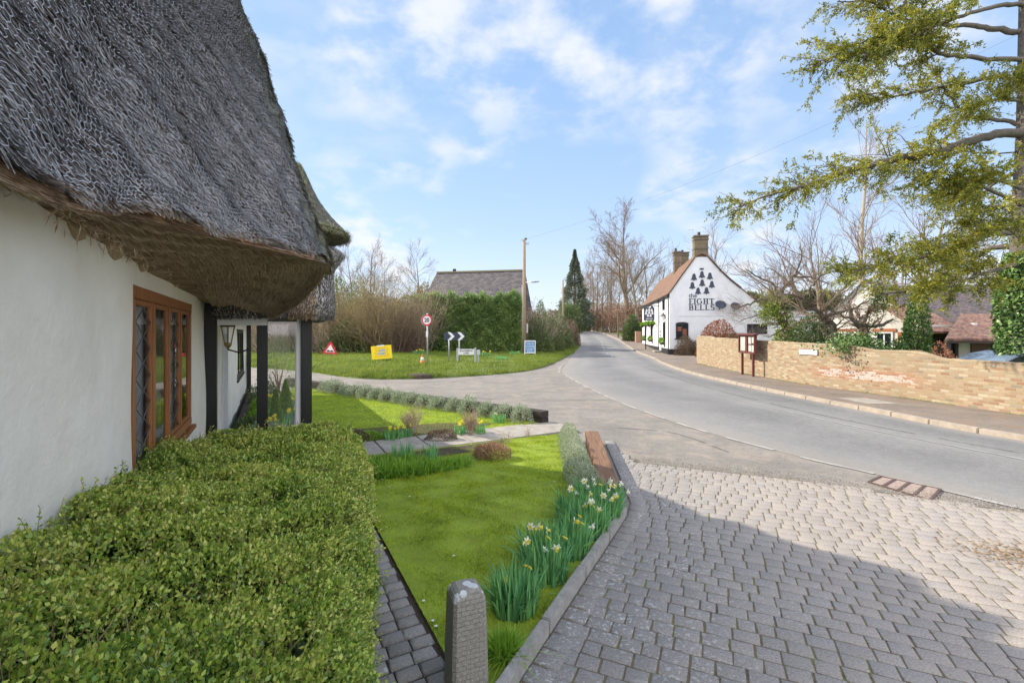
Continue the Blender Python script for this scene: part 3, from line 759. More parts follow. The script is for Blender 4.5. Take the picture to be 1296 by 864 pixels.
# setts of the strip beside the box hedge, laid along the cottage
m2, nt, b = new_mat('path_setts'); g = nt.nodes.new('ShaderNodeNewGeometry').outputs['Random Per Island']; v = coord(nt)
base = ramp(nt, g, [(0, (.19, .18, .17)), (.5, (.26, .245, .23)), (1, (.33, .315, .30))]); f = noise(nt, v, 70, 5, .75)
base = mixc_(nt, .7, base, ramp(nt, f, [(.3, (.5, .5, .5)), (.7, (1.35, 1.35, 1.3))]), 'MULTIPLY')
lic = ramp(nt, noise(nt, v, 10, 4, .5), [(.66, (0, 0, 0)), (.69, (.85, .85, .85))]); base = mixc_(nt, lic, base, (.48, .50, .49))
nt.links.new(base, b.inputs['Base Color']); b.inputs['Roughness'].default_value = .9; bump(nt, b, mth(nt, 'ADD', f, noise(nt, v, 22, 4, .6)), .9, .012); MAT['setts'] = m2
items = []; R = rng(35)
for r_ in range(0, 52):
    s_ = 1.35 + r_ * .118; off = R.uniform(-.015, .015)
    for k_ in range(4):
        o_ = .40 + k_ * .145 + off
        if o_ + .07 > .92: continue
        p_ = SU(s_ + .059, o_); items.append((p_.x, p_.y, SU_ANG, .118, .145))
for (o_a, s_a) in [(.98 + .14 * k_, 2.0 + .12 * r_) for k_ in range(3) for r_ in range(-6, 4 - 3 * k_)]:
    p_ = SU(s_a, o_a); items.append((p_.x, p_.y, SU_ANG, .118, .145))
struct(link('sett_path', block_mesh('sett_path', items, R, ins=.012, j=.005), MAT['setts'], loc=(0, 0, .045)))
q4 = [SU(1.2, .38), SU(1.2, 1.3), SU(2.2, 1.15), SU(2.5, .93), SU(7.5, .93), SU(7.5, .38)]
flat_poly('path_bed', [(p_.x, p_.y) for p_ in q4], .028, MAT['soil'])

# ---------------------------------------------------------- lawns
L1 = [(-.28, 2.52), (-.10, 2.52), (.51, 3.70), (1.16, 4.97), (1.22, 5.2), (1.05, 5.3), (1.18, 8.75), (.44, 8.5), (-1.25, 7.72), (-2.95, 6.95)] + [tuple(SU(s_, .93)[:2]) for s_ in (7.0, 5.5, 4.5, 3.5, 2.6)]
L2 = [(-2.75, 8.0), (-1.2, 8.75), (.44, 9.62), (.62, 9.72), (.1, 10.2), (-1.5, 11.45), (-4.0, 13.4), (-6.6, 15.4), (-7.9, 16.5), (-7.3, 15.0), (-4.85, 10.5)]
flat_poly('front_lawn', L1, .055, MAT['lawn_base']); flat_poly('far_lawn', L2, .055, MAT['lawn_base'])
def scatter(poly, n, R):
    p = np.array(poly)[:, :2]; lo, hi = p.min(0), p.max(0); out = np.zeros((0, 2))
    while len(out) < n:
        q = R.uniform(lo, hi, (n, 2)); out = np.concatenate([out, q[inpoly(q[:, 0], q[:, 1], poly)]])
    return out[:n]
R = rng(41)
q = scatter(L1, 170000, R); P = np.column_stack([q, np.full(len(q), .05)])
h = .026 + .018 * np.clip(np.sin(q[:, 0] * 7 + np.sin(q[:, 1] * 5) * 2) * np.sin(q[:, 1] * 8.2 + q[:, 0] * 3), -.5, 1) + .03 * (R.uniform(size=len(q)) > .985)
stuff(link('front_lawn_grass', blades_mesh('front_lawn_grass', P, h, .0028, .85, R), MAT['lawn']), 'short mown grass of the near lawn, mostly in shade', 'grass')
q = scatter(L2, 90000, R); P = np.column_stack([q, np.full(len(q), .05)])
stuff(link('far_lawn_grass', blades_mesh('far_lawn_grass', P, .032, .0045, .7, R), MAT['lawn']), 'short mown grass of the lawn beyond the slab path', 'grass')
# daisies / fallen petals
R = rng(43); q = scatter(L1, 14, R); mb = MB()
for x_, y_ in q:
    mb.lathe([(.009, 0), (.012, .004), (.003, .006)], (x_, y_, .075), n=6)
stuff(mb.build('fallen_petals', MAT['paper']), 'a few pale fallen petals scattered on the near lawn', 'petals')

# stone edging round the lawn's drive side
t = empty('lawn_edging', (0, 0, 0), 0, 'low grey stone edging between the near lawn and the block paving', 'edging')
R = rng(44)
for a_, b_ in zip(EDG[:3][:-1], EDG[:3][1:]):
    d_ = (b_ - a_); L_ = np.linalg.norm(d_); d_ /= L_; nr = np.array([-d_[1], d_[0]]); k_ = 0; nseg = max(1, round(L_ / .72))
    for k_ in range(nseg):
        p0 = a_ + d_ * (L_ * k_ / nseg + .004) + nr * .035; p1 = a_ + d_ * (L_ * (k_ + 1) / nseg - .004) + nr * .035; z_ = .05 + R.uniform(-.006, .006)
        MB().bar((p0[0], p0[1], z_), (p1[0], p1[1], z_ + R.uniform(-.004, .004)), .062, .14).build('edging_stone', MAT['concrete'], t, bevel=.008)
p0, p1 = SU(2.42, 1.02), Vector((-.13, 2.30, 0))
MB().bar((-.36, 2.22, .05), (-.12, 2.30, .05), .062, .13).build('edging_stone', MAT['concrete'], t, bevel=.008)

# garden path of stone slabs
t = empty('slab_path', (0, 0, 0)); R = rng(45)
t['kind'] = 'structure'
for k_ in range(7):
    o0 = .1 + k_ * .76; A_ = SU(7.32 + R.uniform(-.03, .03), o0 + .012); 
    mb = MB(); c_ = SU(7.83, o0 + .38)
    mb.box((c_.x, c_.y, .045 + R.uniform(-.004, .004)), (.95 + R.uniform(-.04, .04), .742, .05), SU_ANG); o = mb.build('slab', MAT['slab'], t, bevel=.008)

# loose grit where the blocks meet the tarmac, dark repair seams in the road
R = rng(46); n = 5200; ux = R.uniform(1.9, 6.6, n); uy = np.interp(ux, [1.9, 3.87, 5.68, 7.4], [7.0, 6.10, 4.99, 3.4]) + R.normal(size=n) * .16 + .05; P = np.column_stack([ux, uy, np.full(n, .026)])
stuff(cards('grit', P, R.normal(size=(n, 3)), .012 * R.uniform(.4, 1.5, n), .010, R, leafy('grit_stones', [(.10, .09, .08), (.24, .21, .18), (.38, .34, .29)], 0, .9)), 'loose grit and small stones along the joint between blocks and tarmac', 'grit')
m, nt, b = new_mat('tar_seam'); v = coord(nt); c = mixc_(nt, ramp(nt, noise(nt, v, 14, 5, .7), [(.42, (0, 0, 0)), (.58, (1, 1, 1))]), (.17, .165, .16), (.07, .068, .066)); nt.links.new(c, b.inputs['Base Color']); b.inputs['Roughness'].default_value = .8; MAT['seam'] = m
ribbon('road_seam', [(7.3, 2.6), (6.6, 4.3), (5.95, 5.8), (5.3, 7.3), (4.6, 9.2), (3.9, 12), (3.3, 16), (3.3, 22)], .045, .012, MAT['seam'], seed=12)
ribbon('road_seam', [(9.1, 5.2), (8.4, 7.0), (7.6, 9.4), (7.1, 12.5), (6.9, 18), (7.4, 26)], .03, .045, MAT['seam'], seed=13)
ribbon('road_seam', [(-6, 16.2), (-3, 14.6), (0, 13.4), (2.9, 13.3)], .035, .006, MAT['seam'], seed=14); ribbon('road_seam', [(2.2, 9.5), (3.2, 9.0), (3.6, 7.6)], .03, .006, MAT['seam'], seed=15)
# access cover set in the asphalt
c0 = [G(1100, 611), G(1115, 604), G(1190, 620), G(1178, 634)]
t = empty('drain_cover', c0[0][:2] + (.012,), 0, 'long rectangular drain cover with dark iron cross bars set in the asphalt', 'drain cover')
def loc_(p): return Vector((p[0] - c0[0][0], p[1] - c0[0][1], 0))
q = [loc_(p) for p in c0]; mb = MB(); mb.add([(p.x, p.y, .002) for p in q] + [(p.x, p.y, -.02) for p in q], [(0, 1, 2, 3), (7, 6, 5, 4), (0, 4, 5, 1), (1, 5, 6, 2), (2, 6, 7, 3), (3, 7, 4, 0)])
mb.build('cover_plate', plain('cover_fill', (.29, .225, .19), .9, nscale=30, var=.3, bmp=.5), t)
for k_ in range(5):
    f_ = k_ / 4; a_ = q[0].lerp(q[3], f_); b_ = q[1].lerp(q[2], f_)
    MB().bar(a_ + Vector((0, 0, .003)), b_ + Vector((0, 0, .003)), .030, .018).build('cross_bar', MAT['iron'], t)
for a_, b_ in ((0, 3), (1, 2)): MB().bar(q[a_] + Vector((0, 0, .002)), q[b_] + Vector((0, 0, .002)), .014, .014).build('side_bar', MAT['iron'], t)
# leaf litter blown to the drive edge
R = rng(47); N = 900; r_ = R.normal(size=(N, 2)) * np.array([.28, .20]); P = np.column_stack([np.array([[4.55, 3.95]]) + r_ @ np.array([[.8, -.5], [.5, .8]]), np.full(N, .026)])
stuff(cards('leaf_litter', P, R.normal(size=(N, 3)) * np.array([1, 1, .25]), .028, .016, R, leafy('dead_leaf', [(.16, .09, .04), (.30, .20, .10), (.40, .30, .18)], .1, .8), roll=np.tile([[0, 0, 1.]], (N, 1))), 'dry brown leaf litter lying on the block paving', 'leaf litter')
# ============================================================ THATCHED COTTAGE
def straw_mat(name, cols, patch=1.3):
    m, nt, b = new_mat(name); g = nt.nodes.new('ShaderNodeNewGeometry').outputs['Random Per Island']
    f = noise(nt, coord(nt), patch, 4, .6)
    k = mth(nt, 'ADD', mth(nt, 'MULTIPLY', g, .7), mth(nt, 'MULTIPLY', mth(nt, 'SUBTRACT', f, .3), .6), clamp=True)
    nt.links.new(ramp(nt, k, [(i / (len(cols) - 1), c) for i, c in enumerate(cols)]), b.inputs['Base Color']); b.inputs['Roughness'].default_value = .6; b.inputs['Specular IOR Level'].default_value = .3
    return m
MAT['straw'] = straw_mat('weathered_reed', [(.02, .014, .010), (.07, .05, .04), (.34, .30, .27), (.66, .65, .65), (.92, .93, .94)])
MAT['straw_moss'] = straw_mat('mossy_reed', [(.04, .04, .02), (.15, .16, .06), (.28, .28, .15), (.42, .42, .34)])
MAT['straw_warm'] = straw_mat('cut_reed_ends', [(.10, .06, .035), (.24, .16, .09), (.40, .30, .19), (.52, .43, .30)])
MAT['straw_brown'] = straw_mat('soffit_reed', [(.12, .08, .05), (.36, .25, .16), (.56, .42, .29), (.72, .60, .45)])
MAT['thatch_base'] = plain('thatch_body', (.085, .075, .07), .95, nscale=14, var=.6, bmp=1.0)
m, nt, b = new_mat('soffit_body'); v = coord(nt, 'Object'); mp = nd(nt, 'ShaderNodeMapping', Vector=v); mp.inputs['Rotation'].default_value = (0, 0, -(SU_ANG - math.pi / 2)); mp.inputs['Scale'].default_value = (26, 3, 26)
f = noise(nt, mp.outputs[0], 1.0, 6, .65); c = ramp(nt, f, [(.3, (.11, .07, .045)), (.5, (.30, .20, .13)), (.72, (.52, .39, .26))]); nt.links.new(c, b.inputs['Base Color']); b.inputs['Roughness'].default_value = .95; bump(nt, b, f, 1.0, .03)
MAT['soffit'] = m
MAT['wire'] = plain('galvanised_wire', (.50, .53, .56), .45, metal=.3, var=.15)

cot = empty('thatched_cottage', SU(3, -.7), 0, 'white thatched cottage with a deep shaggy grey roof, oak windows and black posts', 'cottage')
CO = Vector(cot.location)
def cl(o):                          # keep world coordinates while parented to the cottage
    o.parent = cot; o.location = -CO; return o
def suM(o_, ang=SU_ANG):            # vertical plane along +s at offset o_, normal outwards
    p = SU(0, o_); return XZ((p.x, p.y, 0), ang)

WO = -.70
MAT['lead'] = plain('lead_cames', (.11, .11, .115), .5)
# wall with window and door openings, facing out
openings = [(3.27, 5.42, 1.10, 2.27), (8.55, 9.45, .05, 2.02), (12.2, 15.0, .88, 2.07)]
def wall_cells(s0, s1, z0, z1, holes):
    ss = sorted({s0, s1, *[h[0] for h in holes], *[h[1] for h in holes]}); out = []
    for a_, b_ in zip(ss[:-1], ss[1:]):
        zs = [(z0, z1)]
        for h in holes:
            if h[0] <= a_ and h[1] >= b_:
                zs = [q for lo, hi in zs for q in ((lo, min(hi, h[2])), (max(lo, h[3]), hi)) if q[1] - q[0] > 1e-4]
        out += [(a_, b_, lo, hi) for lo, hi in zs]
    return out
mb = MB()
mb2v, mb2f = [], []
for a_, b_, lo, hi in wall_cells(-3, 17.0, 0, 2.62, openings):
    ns = max(1, int((b_ - a_) / .12)); nz = max(1, int((hi - lo) / .12)); base = len(mb.v)
    for i in range(ns + 1):
        for k in range(nz + 1):
            s_ = a_ + (b_ - a_) * i / ns; z_ = lo + (hi - lo) * k / nz
            w_ = .012 * math.sin(s_ * 2.1 + z_) + .008 * math.sin(s_ * 5.3 + z_ * 4.1)
            p = SU(s_, WO + w_, z_); mb.v.append(tuple(p))
    for i in range(ns):
        for k in range(nz):
            q = base + i * (nz + 1) + k; mb.f.append((q, q + nz + 1, q + nz + 2, q + 1))
o = mb.build('wall', MAT['render'], smooth=True); cl(o)
bm = bmesh.new(); bm.from_mesh(o.data); bmesh.ops.remove_doubles(bm, verts=bm.verts, dist=.002); bm.to_mesh(o.data); bm.free()
# reveals, back and end walls
mb = MB()
for s0, s1, z0, z1 in openings:
    for a_, b_ in (((s0, z0), (s0, z1)), ((s1, z1), (s1, z0)), ((s0, z1), (s1, z1)), ((s1, z0), (s0, z0))):
        q = [SU(a_[0], WO + .0, a_[1]), SU(b_[0], WO + .0, b_[1]), SU(b_[0], WO - .28, b_[1]), SU(a_[0], WO - .28, a_[1])]; mb.add(q, [(0, 1, 2, 3)])
mb.add([SU(17.0, -.7, 0), SU(17.0, -7, 0), SU(17.0, -7, 2.6), SU(17.0, -3.8, 5.2), SU(17.0, -.7, 2.6)], [(0, 1, 2, 3, 4)])
mb.add([SU(-3, -.7, 0), SU(-3, -7, 0), SU(-3, -7, 2.6), SU(-3, -.7, 2.6)], [(3, 2, 1, 0)])
mb.add([SU(-3, -7, 0), SU(17, -7, 0), SU(17, -7, 2.6), SU(-3, -7, 2.6)], [(3, 2, 1, 0)])
cl(mb.build('end_wall', MAT['render']))
mb = MB(); mb.add([SU(-2.9, -3.4, .1), SU(16.8, -3.4, .1), SU(16.8, -3.4, 2.6), SU(-2.9, -3.4, 2.6)], [(0, 1, 2, 3)]); cl(mb.build('inner_wall', MAT['white_paint']))
mb = MB(); mb.add([SU(s_, o_, .08) for s_, o_ in ((-2.9, -6.9), (16.9, -6.9), (16.9, -.98), (-2.9, -.98))], [(0, 1, 2, 3)]); mb.add([SU(s_, o_, 2.55) for s_, o_ in ((-2.9, -6.9), (16.9, -6.9), (16.9, -.98), (-2.9, -.98))], [(3, 2, 1, 0)])
cl(mb.build('floor_and_ceiling', MAT['soil']))
# plinth
mb = MB(); mb.bar(SU(6.7, -.688, .11), SU(8.5, -.688, .11), .03, .20); mb.bar(SU(9.5, -.688, .11), SU(17.0, -.688, .11), .03, .20); cl(mb.build('plinth', MAT['black_wood']))

def uvbox(mb, s0, s1, z0, z1, oc, th):      # box in wall frame
    c = SU((s0 + s1) / 2, oc, (z0 + z1) / 2); mb.box(c, (s1 - s0, th, z1 - z0), SU_ANG); return mb
def casement(s0, s1, z0, z1, nl, wood, leaded=(), oc=WO - .018, fw=.075, curtain=(), bars=None):
    w = empty('window', SU(s0, oc)); w.parent = cot; w.location = SU(s0, oc) - CO
    def wp(o): o.parent = w; o.location = -SU(s0, oc); return o
    mb = MB()
    uvbox(mb, s0, s1, z1 - fw, z1, oc, .06); uvbox(mb, s0, s1, z0, z0 + fw, oc, .06)
    uvbox(mb, s0, s0 + fw, z0 + fw, z1 - fw, oc, .055); uvbox(mb, s1 - fw, s1, z0 + fw, z1 - fw, oc, .055)
    lw = (s1 - s0 - fw) / nl
    for i in range(1, nl): uvbox(mb, s0 + i * lw + .005, s0 + i * lw + fw - .005, z0 + fw, z1 - fw, oc, .05)
    wp(mb.build('frame', wood, bevel=.006))
    for i in range(nl):
        a_, b_ = s0 + i * lw + fw, s0 + (i + 1) * lw; mb = MB(); e = .035
        uvbox(mb, a_ + .004, a_ + e, z0 + fw, z1 - fw, oc + .006, .03); uvbox(mb, b_ - e, b_ - .004, z0 + fw, z1 - fw, oc + .006, .03)
        uvbox(mb, a_ + e, b_ - e, z1 - fw - e, z1 - fw - .003, oc + .006, .03); uvbox(mb, a_ + e, b_ - e, z0 + fw + .003, z0 + fw + e, oc + .006, .03)
        wp(mb.build('casement', wood, bevel=.005))
        mb = MB(); q = [SU(a_ + e, oc + .01, z0 + fw + e), SU(b_ - e, oc + .01, z0 + fw + e), SU(b_ - e, oc + .01, z1 - fw - e), SU(a_ + e, oc + .01, z1 - fw - e)]
        mb.add(q, [(0, 1, 2, 3)]); wp(mb.build('pane', MAT['glass']))
        A_, B_, Z0, Z1 = a_ + e, b_ - e, z0 + fw + e, z1 - fw - e
        if i in leaded:
            mb = MB(); W = B_ - A_; H_ = Z1 - Z0; cw, ch = W, .17
            for sgn in (1, -1):
                k = -4
                for k in range(-3, 12):
                    # line z = Z0 + k*ch + sgn*(s-A)*ch/cw*... clipped to the pane
                    pts = []
                    for t_ in np.linspace(0, 1, 41):
                        s_ = A_ + W * t_; z_ = Z0 + k * ch + sgn * (s_ - A_) * ch / cw
                        if Z0 <= z_ <= Z1: pts.append((s_, z_))
                    if len(pts) > 1: mb.bar(SU(pts[0][0], oc + .018, pts[0][1]), SU(pts[-1][0], oc + .018, pts[-1][1]), .005, .004)
            wp(mb.build('leading', MAT['lead']))
        if bars:
            mb = MB()
            for q_ in range(1, bars): z_ = Z0 + (Z1 - Z0) * q_ / bars; mb.bar(SU(A_, oc + .015, z_), SU(B_, oc + .015, z_), .02, .02)
            wp(mb.build('glazing_bar', wood))
        if i in curtain:
            mb = MB(); n_ = 26
            for q_ in range(n_ + 1):
                t_ = q_ / n_; s_ = a_ + (b_ - a_) * t_; d_ = .008 * math.sin(t_ * 34)
                mb.v += [tuple(SU(s_, oc - .028 + d_, z0 + .02)), tuple(SU(s_, oc - .028 + d_, z1 - .06))]
            mb.f += [(2 * q_, 2 * q_ + 2, 2 * q_ + 3, 2 * q_ + 1) for q_ in range(n_)]
            wp(mb.build('curtain', MAT['white_paint'], smooth=True))
    mb = MB(); uvbox(mb, s0 - .03, s1 + .03, z0 - .045, z0 - .004, oc + .02, .09); wp(mb.build('sill', wood, bevel=.006))
    return w
casement(3.27, 5.42, 1.10, 2.27, 4, MAT['oak'], leaded=(0, 2), curtain=(0, 2))
casement(12.2, 15.0, .88, 2.07, 3, MAT['black_wood'], leaded=(), curtain=(0, 1, 2), oc=WO - .02)
# white boarded porch door
w = empty('door'); w.parent = cot; w.location = SU(8.55, WO) - CO
mb = MB(); uvbox(mb, 8.60, 9.40, .06, 1.97, WO - .05, .05); 
for k in range(1, 6): uvbox(mb, 8.6 + k * .133 - .006, 8.6 + k * .133 + .006, .10, 1.93, WO - .022, .008)
o = mb.build('door_leaf', MAT['white_paint'], w); o.location = -SU(8.55, WO)
mb = MB(); uvbox(mb, 8.55, 8.60, .05, 2.02, WO - .02, .10); uvbox(mb, 9.40, 9.45, .05, 2.02, WO - .02, .10); uvbox(mb, 8.60, 9.40, 1.97, 2.02, WO - .02, .10)
o = mb.build('door_frame', MAT['white_paint'], w); o.location = -SU(8.55, WO)
mb = MB(); mb.lathe([(.01, 0), (.012, .03), (.028, .045), (.03, .06), (.012, .075)], n=10); o = mb.build('handle', MAT['iron'], w, smooth=True); o.location = SU(8.68, WO - .02, 1.0) - SU(8.55, WO); o.rotation_euler = (math.radians(90), 0, SU_ANG + math.pi)

# timber posts and porch frame
def post(s_, o_, z1, w_, mat, name='post', z0=.0, d_=None):
    mb = MB(); mb.box(SU(s_, o_, (z0 + z1) / 2), (w_, d_ or w_, z1 - z0), SU_ANG); return cl(mb.build(name, mat, bevel=.008))
post(6.56, -.645, 2.38, .13, MAT['black_wood']); post(6.58, -.10, 2.26, .115, MAT['black_wood']); post(6.58, .41, 2.22, .13, MAT['black_wood'])
post(8.28, .41, 2.22, .12, MAT['white_paint']); post(8.28, -.10, 2.22, .11, MAT['black_wood']); post(16.9, -.63, 2.35, .12, MAT['black_wood'])
mb = MB(); mb.box(SU(6.585, .325, 1.12), (.05, .05, 2.15), SU_ANG); cl(mb.build('post_trim', MAT['white_paint']))
mb = MB(); mb.bar(SU(6.50, -.57, 2.125), SU(6.50, -.04, 2.125), .07, .085); mb.bar(SU(8.28, -.62, 2.20), SU(8.28, .34, 2.20), .07, .10); mb.bar(SU(6.65, .41, 2.26), SU(8.22, .41, 2.26), .09, .09); mb.bar(SU(6.66, -.62, 2.25), SU(8.5, -.62, 2.25), .09, .09); cl(mb.build('porch_beam', MAT['white_paint']))
mb = MB(); mb.add([SU(6.58, -.04, .1), SU(6.58, .30, .1), SU(6.58, .30, 2.13), SU(6.58, -.04, 2.13)], [(0, 1, 2, 3)]); cl(mb.build('porch_pane', MAT['dusty_glass']))
mb = MB(); mb.add([SU(8.28, -.04, .1), SU(8.28, .34, .1), SU(8.28, .34, 2.13), SU(8.28, -.04, 2.13)], [(0, 1, 2, 3)]); cl(mb.build('porch_pane', MAT['dusty_glass']))

# carriage lantern on the wall inside the porch
lp = SU(7.02, -.50, 1.83)
t = empty('wall_lantern', lp, SU_ANG, 'brass carriage lantern hung on the white cottage wall inside the porch', 'lantern')
MB().tube([(0, -.0, .02), (0, .0, -.06), (0, -.12, -.10), (0, -.25, -.06)], .012, 6).build('bracket', MAT['iron'], t)
brass = plain('aged_brass', (.32, .24, .10), .4, metal=.6)
mb = MB()
for k in range(6):
    a_ = math.pi / 3 * k; mb.bar((.045 * math.cos(a_), .045 * math.sin(a_), .03), (.085 * math.cos(a_), .085 * math.sin(a_), .24), .010)
mb.build('cage', brass, t)
MB().lathe([(.10, 0), (.09, .03), (.05, .085), (.035, .10), (.03, .13), (.008, .15), (.006, .19)], (0, 0, .235), 6).build('cap', brass, t)
MB().lathe([(.012, -.05), (.05, 0), (.05, .03)], n=6).build('base', brass, t)
MB().lathe([(.040, .03), (.078, .235)], n=6).build('lamp_glass', MAT['glass'], t)

# ---------------------------------------------------------- thatch: lofted surface with real reed strands and wire netting
RKEY = np.array([   # s, o, z for v = 0, 1/3, 2/3, 1
    [(-3.0, -.50, 2.39), (-3.0, -1.10, 3.75), (-3.0, -1.75, 5.2), (-3.0, -2.9, 6.8)],
    [(-.5, -.52, 2.39), (-.5, -1.10, 3.75), (-.4, -1.75, 5.2), (-.3, -2.9, 6.8)],
    [(1.48, -.54, 2.39), (1.55, -1.02, 3.75), (1.7, -1.62, 5.2), (2.0, -2.7, 6.8)],
    [(2.37, -.42, 2.50), (2.55, -.86, 3.8), (2.9, -1.45, 5.2), (3.4, -2.5, 6.8)],
    [(3.03, -.17, 2.555), (3.35, -.60, 3.85), (3.9, -1.15, 5.3), (4.6, -2.1, 6.85)],
    [(3.55, .18, 2.575), (3.98, -.22, 3.85), (4.75, -.72, 5.3), (5.6, -1.55, 6.85)],
    [(3.84, .38, 2.57), (4.42, .05, 3.85), (5.38, -.30, 5.35), (6.3, -1.1, 6.9)],
    [(4.22, .38, 2.50), (4.85, -.02, 3.85), (5.85, -.50, 5.35), (6.8, -1.3, 6.9)],
    [(5.10, .26, 2.34), (5.55, -.30, 3.8), (6.3, -.80, 5.3), (7.0, -1.6, 6.9)],
    [(6.15, .0, 2.19), (6.4, -.6, 3.7), (6.8, -1.1, 5.2), (7.2, -1.9, 6.9)]], float)
NU, NV = 150, 110
def loft_eval(KEY, u, v):
    nk = len(KEY); cols = [catmull(KEY[:, j, :], u * (nk - 1)) for j in range(4)]
    C = np.stack(cols, 1)                                        # (m,4,3)
    t = v * 3; i = np.clip(np.floor(t).astype(int), 0, 2); f = (t - i)[:, None]; m_ = np.arange(len(u))
    p0 = C[m_, np.clip(i - 1, 0, 3)]; p1 = C[m_, i]; p2 = C[m_, i + 1]; p3 = C[m_, np.clip(i + 2, 0, 3)]
    P = 0.5 * ((2 * p1) + (-p0 + p2) * f + (2 * p0 - 5 * p1 + 4 * p2 - p3) * f**2 + (-p0 + 3 * p1 - 3 * p2 + p3) * f**3)
    lump = .020 * np.sin(u * 41 + v * 9) * np.sin(v * 23 + u * 5) + .012 * np.sin(u * 97 + 3 * v) * np.sin(v * 61)
    P = P + np.stack([0 * u, lump, lump * .6], 1)
    return P
def su2w(P): return np.stack([-.468 * P[:, 0] + .884 * P[:, 1], .884 * P[:, 0] + .468 * P[:, 1], P[:, 2]], 1)
def loft_mesh(name, KEY, nu, nv, mat):
    uu, vv = np.meshgrid(np.linspace(0, 1, nu), np.linspace(0, 1, nv), indexing='ij')
    P = su2w(loft_eval(KEY, uu.ravel(), vv.ravel())); ii, jj = np.meshgrid(np.arange(nu - 1), np.arange(nv - 1), indexing='ij'); a = ii * nv + jj
    return link(name, np_mesh(name, P, np.stack([a, a + nv, a + nv + 1, a + 1], -1).reshape(-1, 4), True), mat)
def loft_frame(KEY, u, v, e=.004):
    P = su2w(loft_eval(KEY, u, v)); Pv = su2w(loft_eval(KEY, u, np.clip(v + e, 0, 1))) - su2w(loft_eval(KEY, u, np.clip(v - e, 0, 1)))
    Pu = su2w(loft_eval(KEY, np.clip(u + e, 0, 1), v)) - su2w(loft_eval(KEY, np.clip(u - e, 0, 1), v))
    up = unit(Pv); N_ = unit(np.cross(Pu, Pv)); return P, up, N_, unit(Pu)
def strands(name, KEY, n, L, W, mat, R, ur=(0, 1), vr=(0, 1), lift=.25, flip=1, wob=.14, skew=0.0):
    u = R.uniform(*ur, n); v = R.uniform(*vr, n); P, up, N_, T = loft_frame(KEY, u, v); N_ = N_ * flip
    d = -up + T * (R.normal(size=(n, 1)) * wob + skew) + N_ * (np.abs(R.normal(size=(n, 1))) * .14 * lift + .05)
    d = unit(d); l = L * R.uniform(.5, 1.4, (n, 1)); w = W * R.uniform(.6, 1.4, (n, 1)); S = unit(np.cross(d, N_))
    A = P - d * l * .5 + N_ * .002; B = P + d * l * .5 + N_ * (.004 + R.uniform(0, .012, (n, 1)))
    mid = (A + B) / 2 + N_ * w * .8
    V = np.stack([A - S * w / 2, A + S * w / 2, B + S * w * .35, B - S * w * .35], 1).reshape(-1, 3)
    return link(name, np_mesh(name, V, np.arange(4 * n).reshape(n, 4)), mat)
roof = loft_mesh('roof', RKEY, NU, NV, MAT['thatch_base']); cl(roof)
R = rng(51)
def rp(o): o.parent = roof; return o
rp(strands('reeds', RKEY, 300000, .060, .0048, MAT['straw'], R, (.12, .80), (0.0, .92), lift=2.6, wob=.13, skew=.10))
rp(strands('mossy_reeds', RKEY, 26000, .12, .009, MAT['straw_moss'], R, (.62, .84), (0, 1), lift=1.4))
rp(strands('eave_reeds', RKEY, 9000, .06, .006, MAT['straw_warm'], R, (.25, .80), (0, .02), lift=.4))
# wire netting over the reeds, hexagons of 45 mm
def netting(name, KEY, ur, vr, LU, LV, cell, w, mat, R):
    dx = cell; dy = cell * .5 / math.tan(math.radians(30)) ; a = cell / math.sqrt(3)
    segs = []
    nx_, ny_ = int(LU / dx), int(LV / (1.5 * a))
    for j in range(ny_):
        for i in range(nx_):
            cx = i * dx + (dx / 2 if j % 2 else 0); cy = j * 1.5 * a
            p = [(cx, cy + a), (cx + dx / 2, cy + a / 2), (cx + dx / 2, cy - a / 2), (cx, cy - a)]
            segs += [(p[0], p[1]), (p[1], p[2]), (p[2], p[3])]
    S_ = np.array(segs)
    jit = lambda q: np.stack([q[:, 0] + .14 * cell * np.sin(q[:, 1] * 31 + q[:, 0] * 17) + .10 * cell * np.sin(q[:, 0] * 71), q[:, 1] + .2 * cell * np.sin(q[:, 0] * 23 + q[:, 1] * 13)], 1)
    ends = []
    for k in (0, 1):
        q = jit(S_[:, k]); ends.append((ur[0] + (ur[1] - ur[0]) * q[:, 0] / LU, vr[0] + (vr[1] - vr[0]) * q[:, 1] / LV))
    ok = np.ones(len(S_), bool)
    for u, v in ends: ok &= (u > ur[0]) & (u < ur[1]) & (v > vr[0]) & (v < vr[1])
    ok &= R.uniform(size=len(ok)) > .30
    P = []
    for u, v in ends:
        p_, up, N_, T = loft_frame(KEY, u[ok], v[ok]); P.append(p_ + N_ * .026)
    d = unit(P[1] - P[0]); S2 = unit(np.cross(d, N_))
    V = np.stack([P[0] - S2 * w, P[0] + S2 * w, P[1] + S2 * w, P[1] - S2 * w], 1).reshape(-1, 3); n = len(P[0])
    return link(name, np_mesh(name, V, np.arange(4 * n).reshape(n, 4)), mat)
rp(netting('wire_netting', RKEY, (.12, .66), (0.0, .80), 4.7, 3.7, .036, .0010, MAT['wire'], rng(52)))

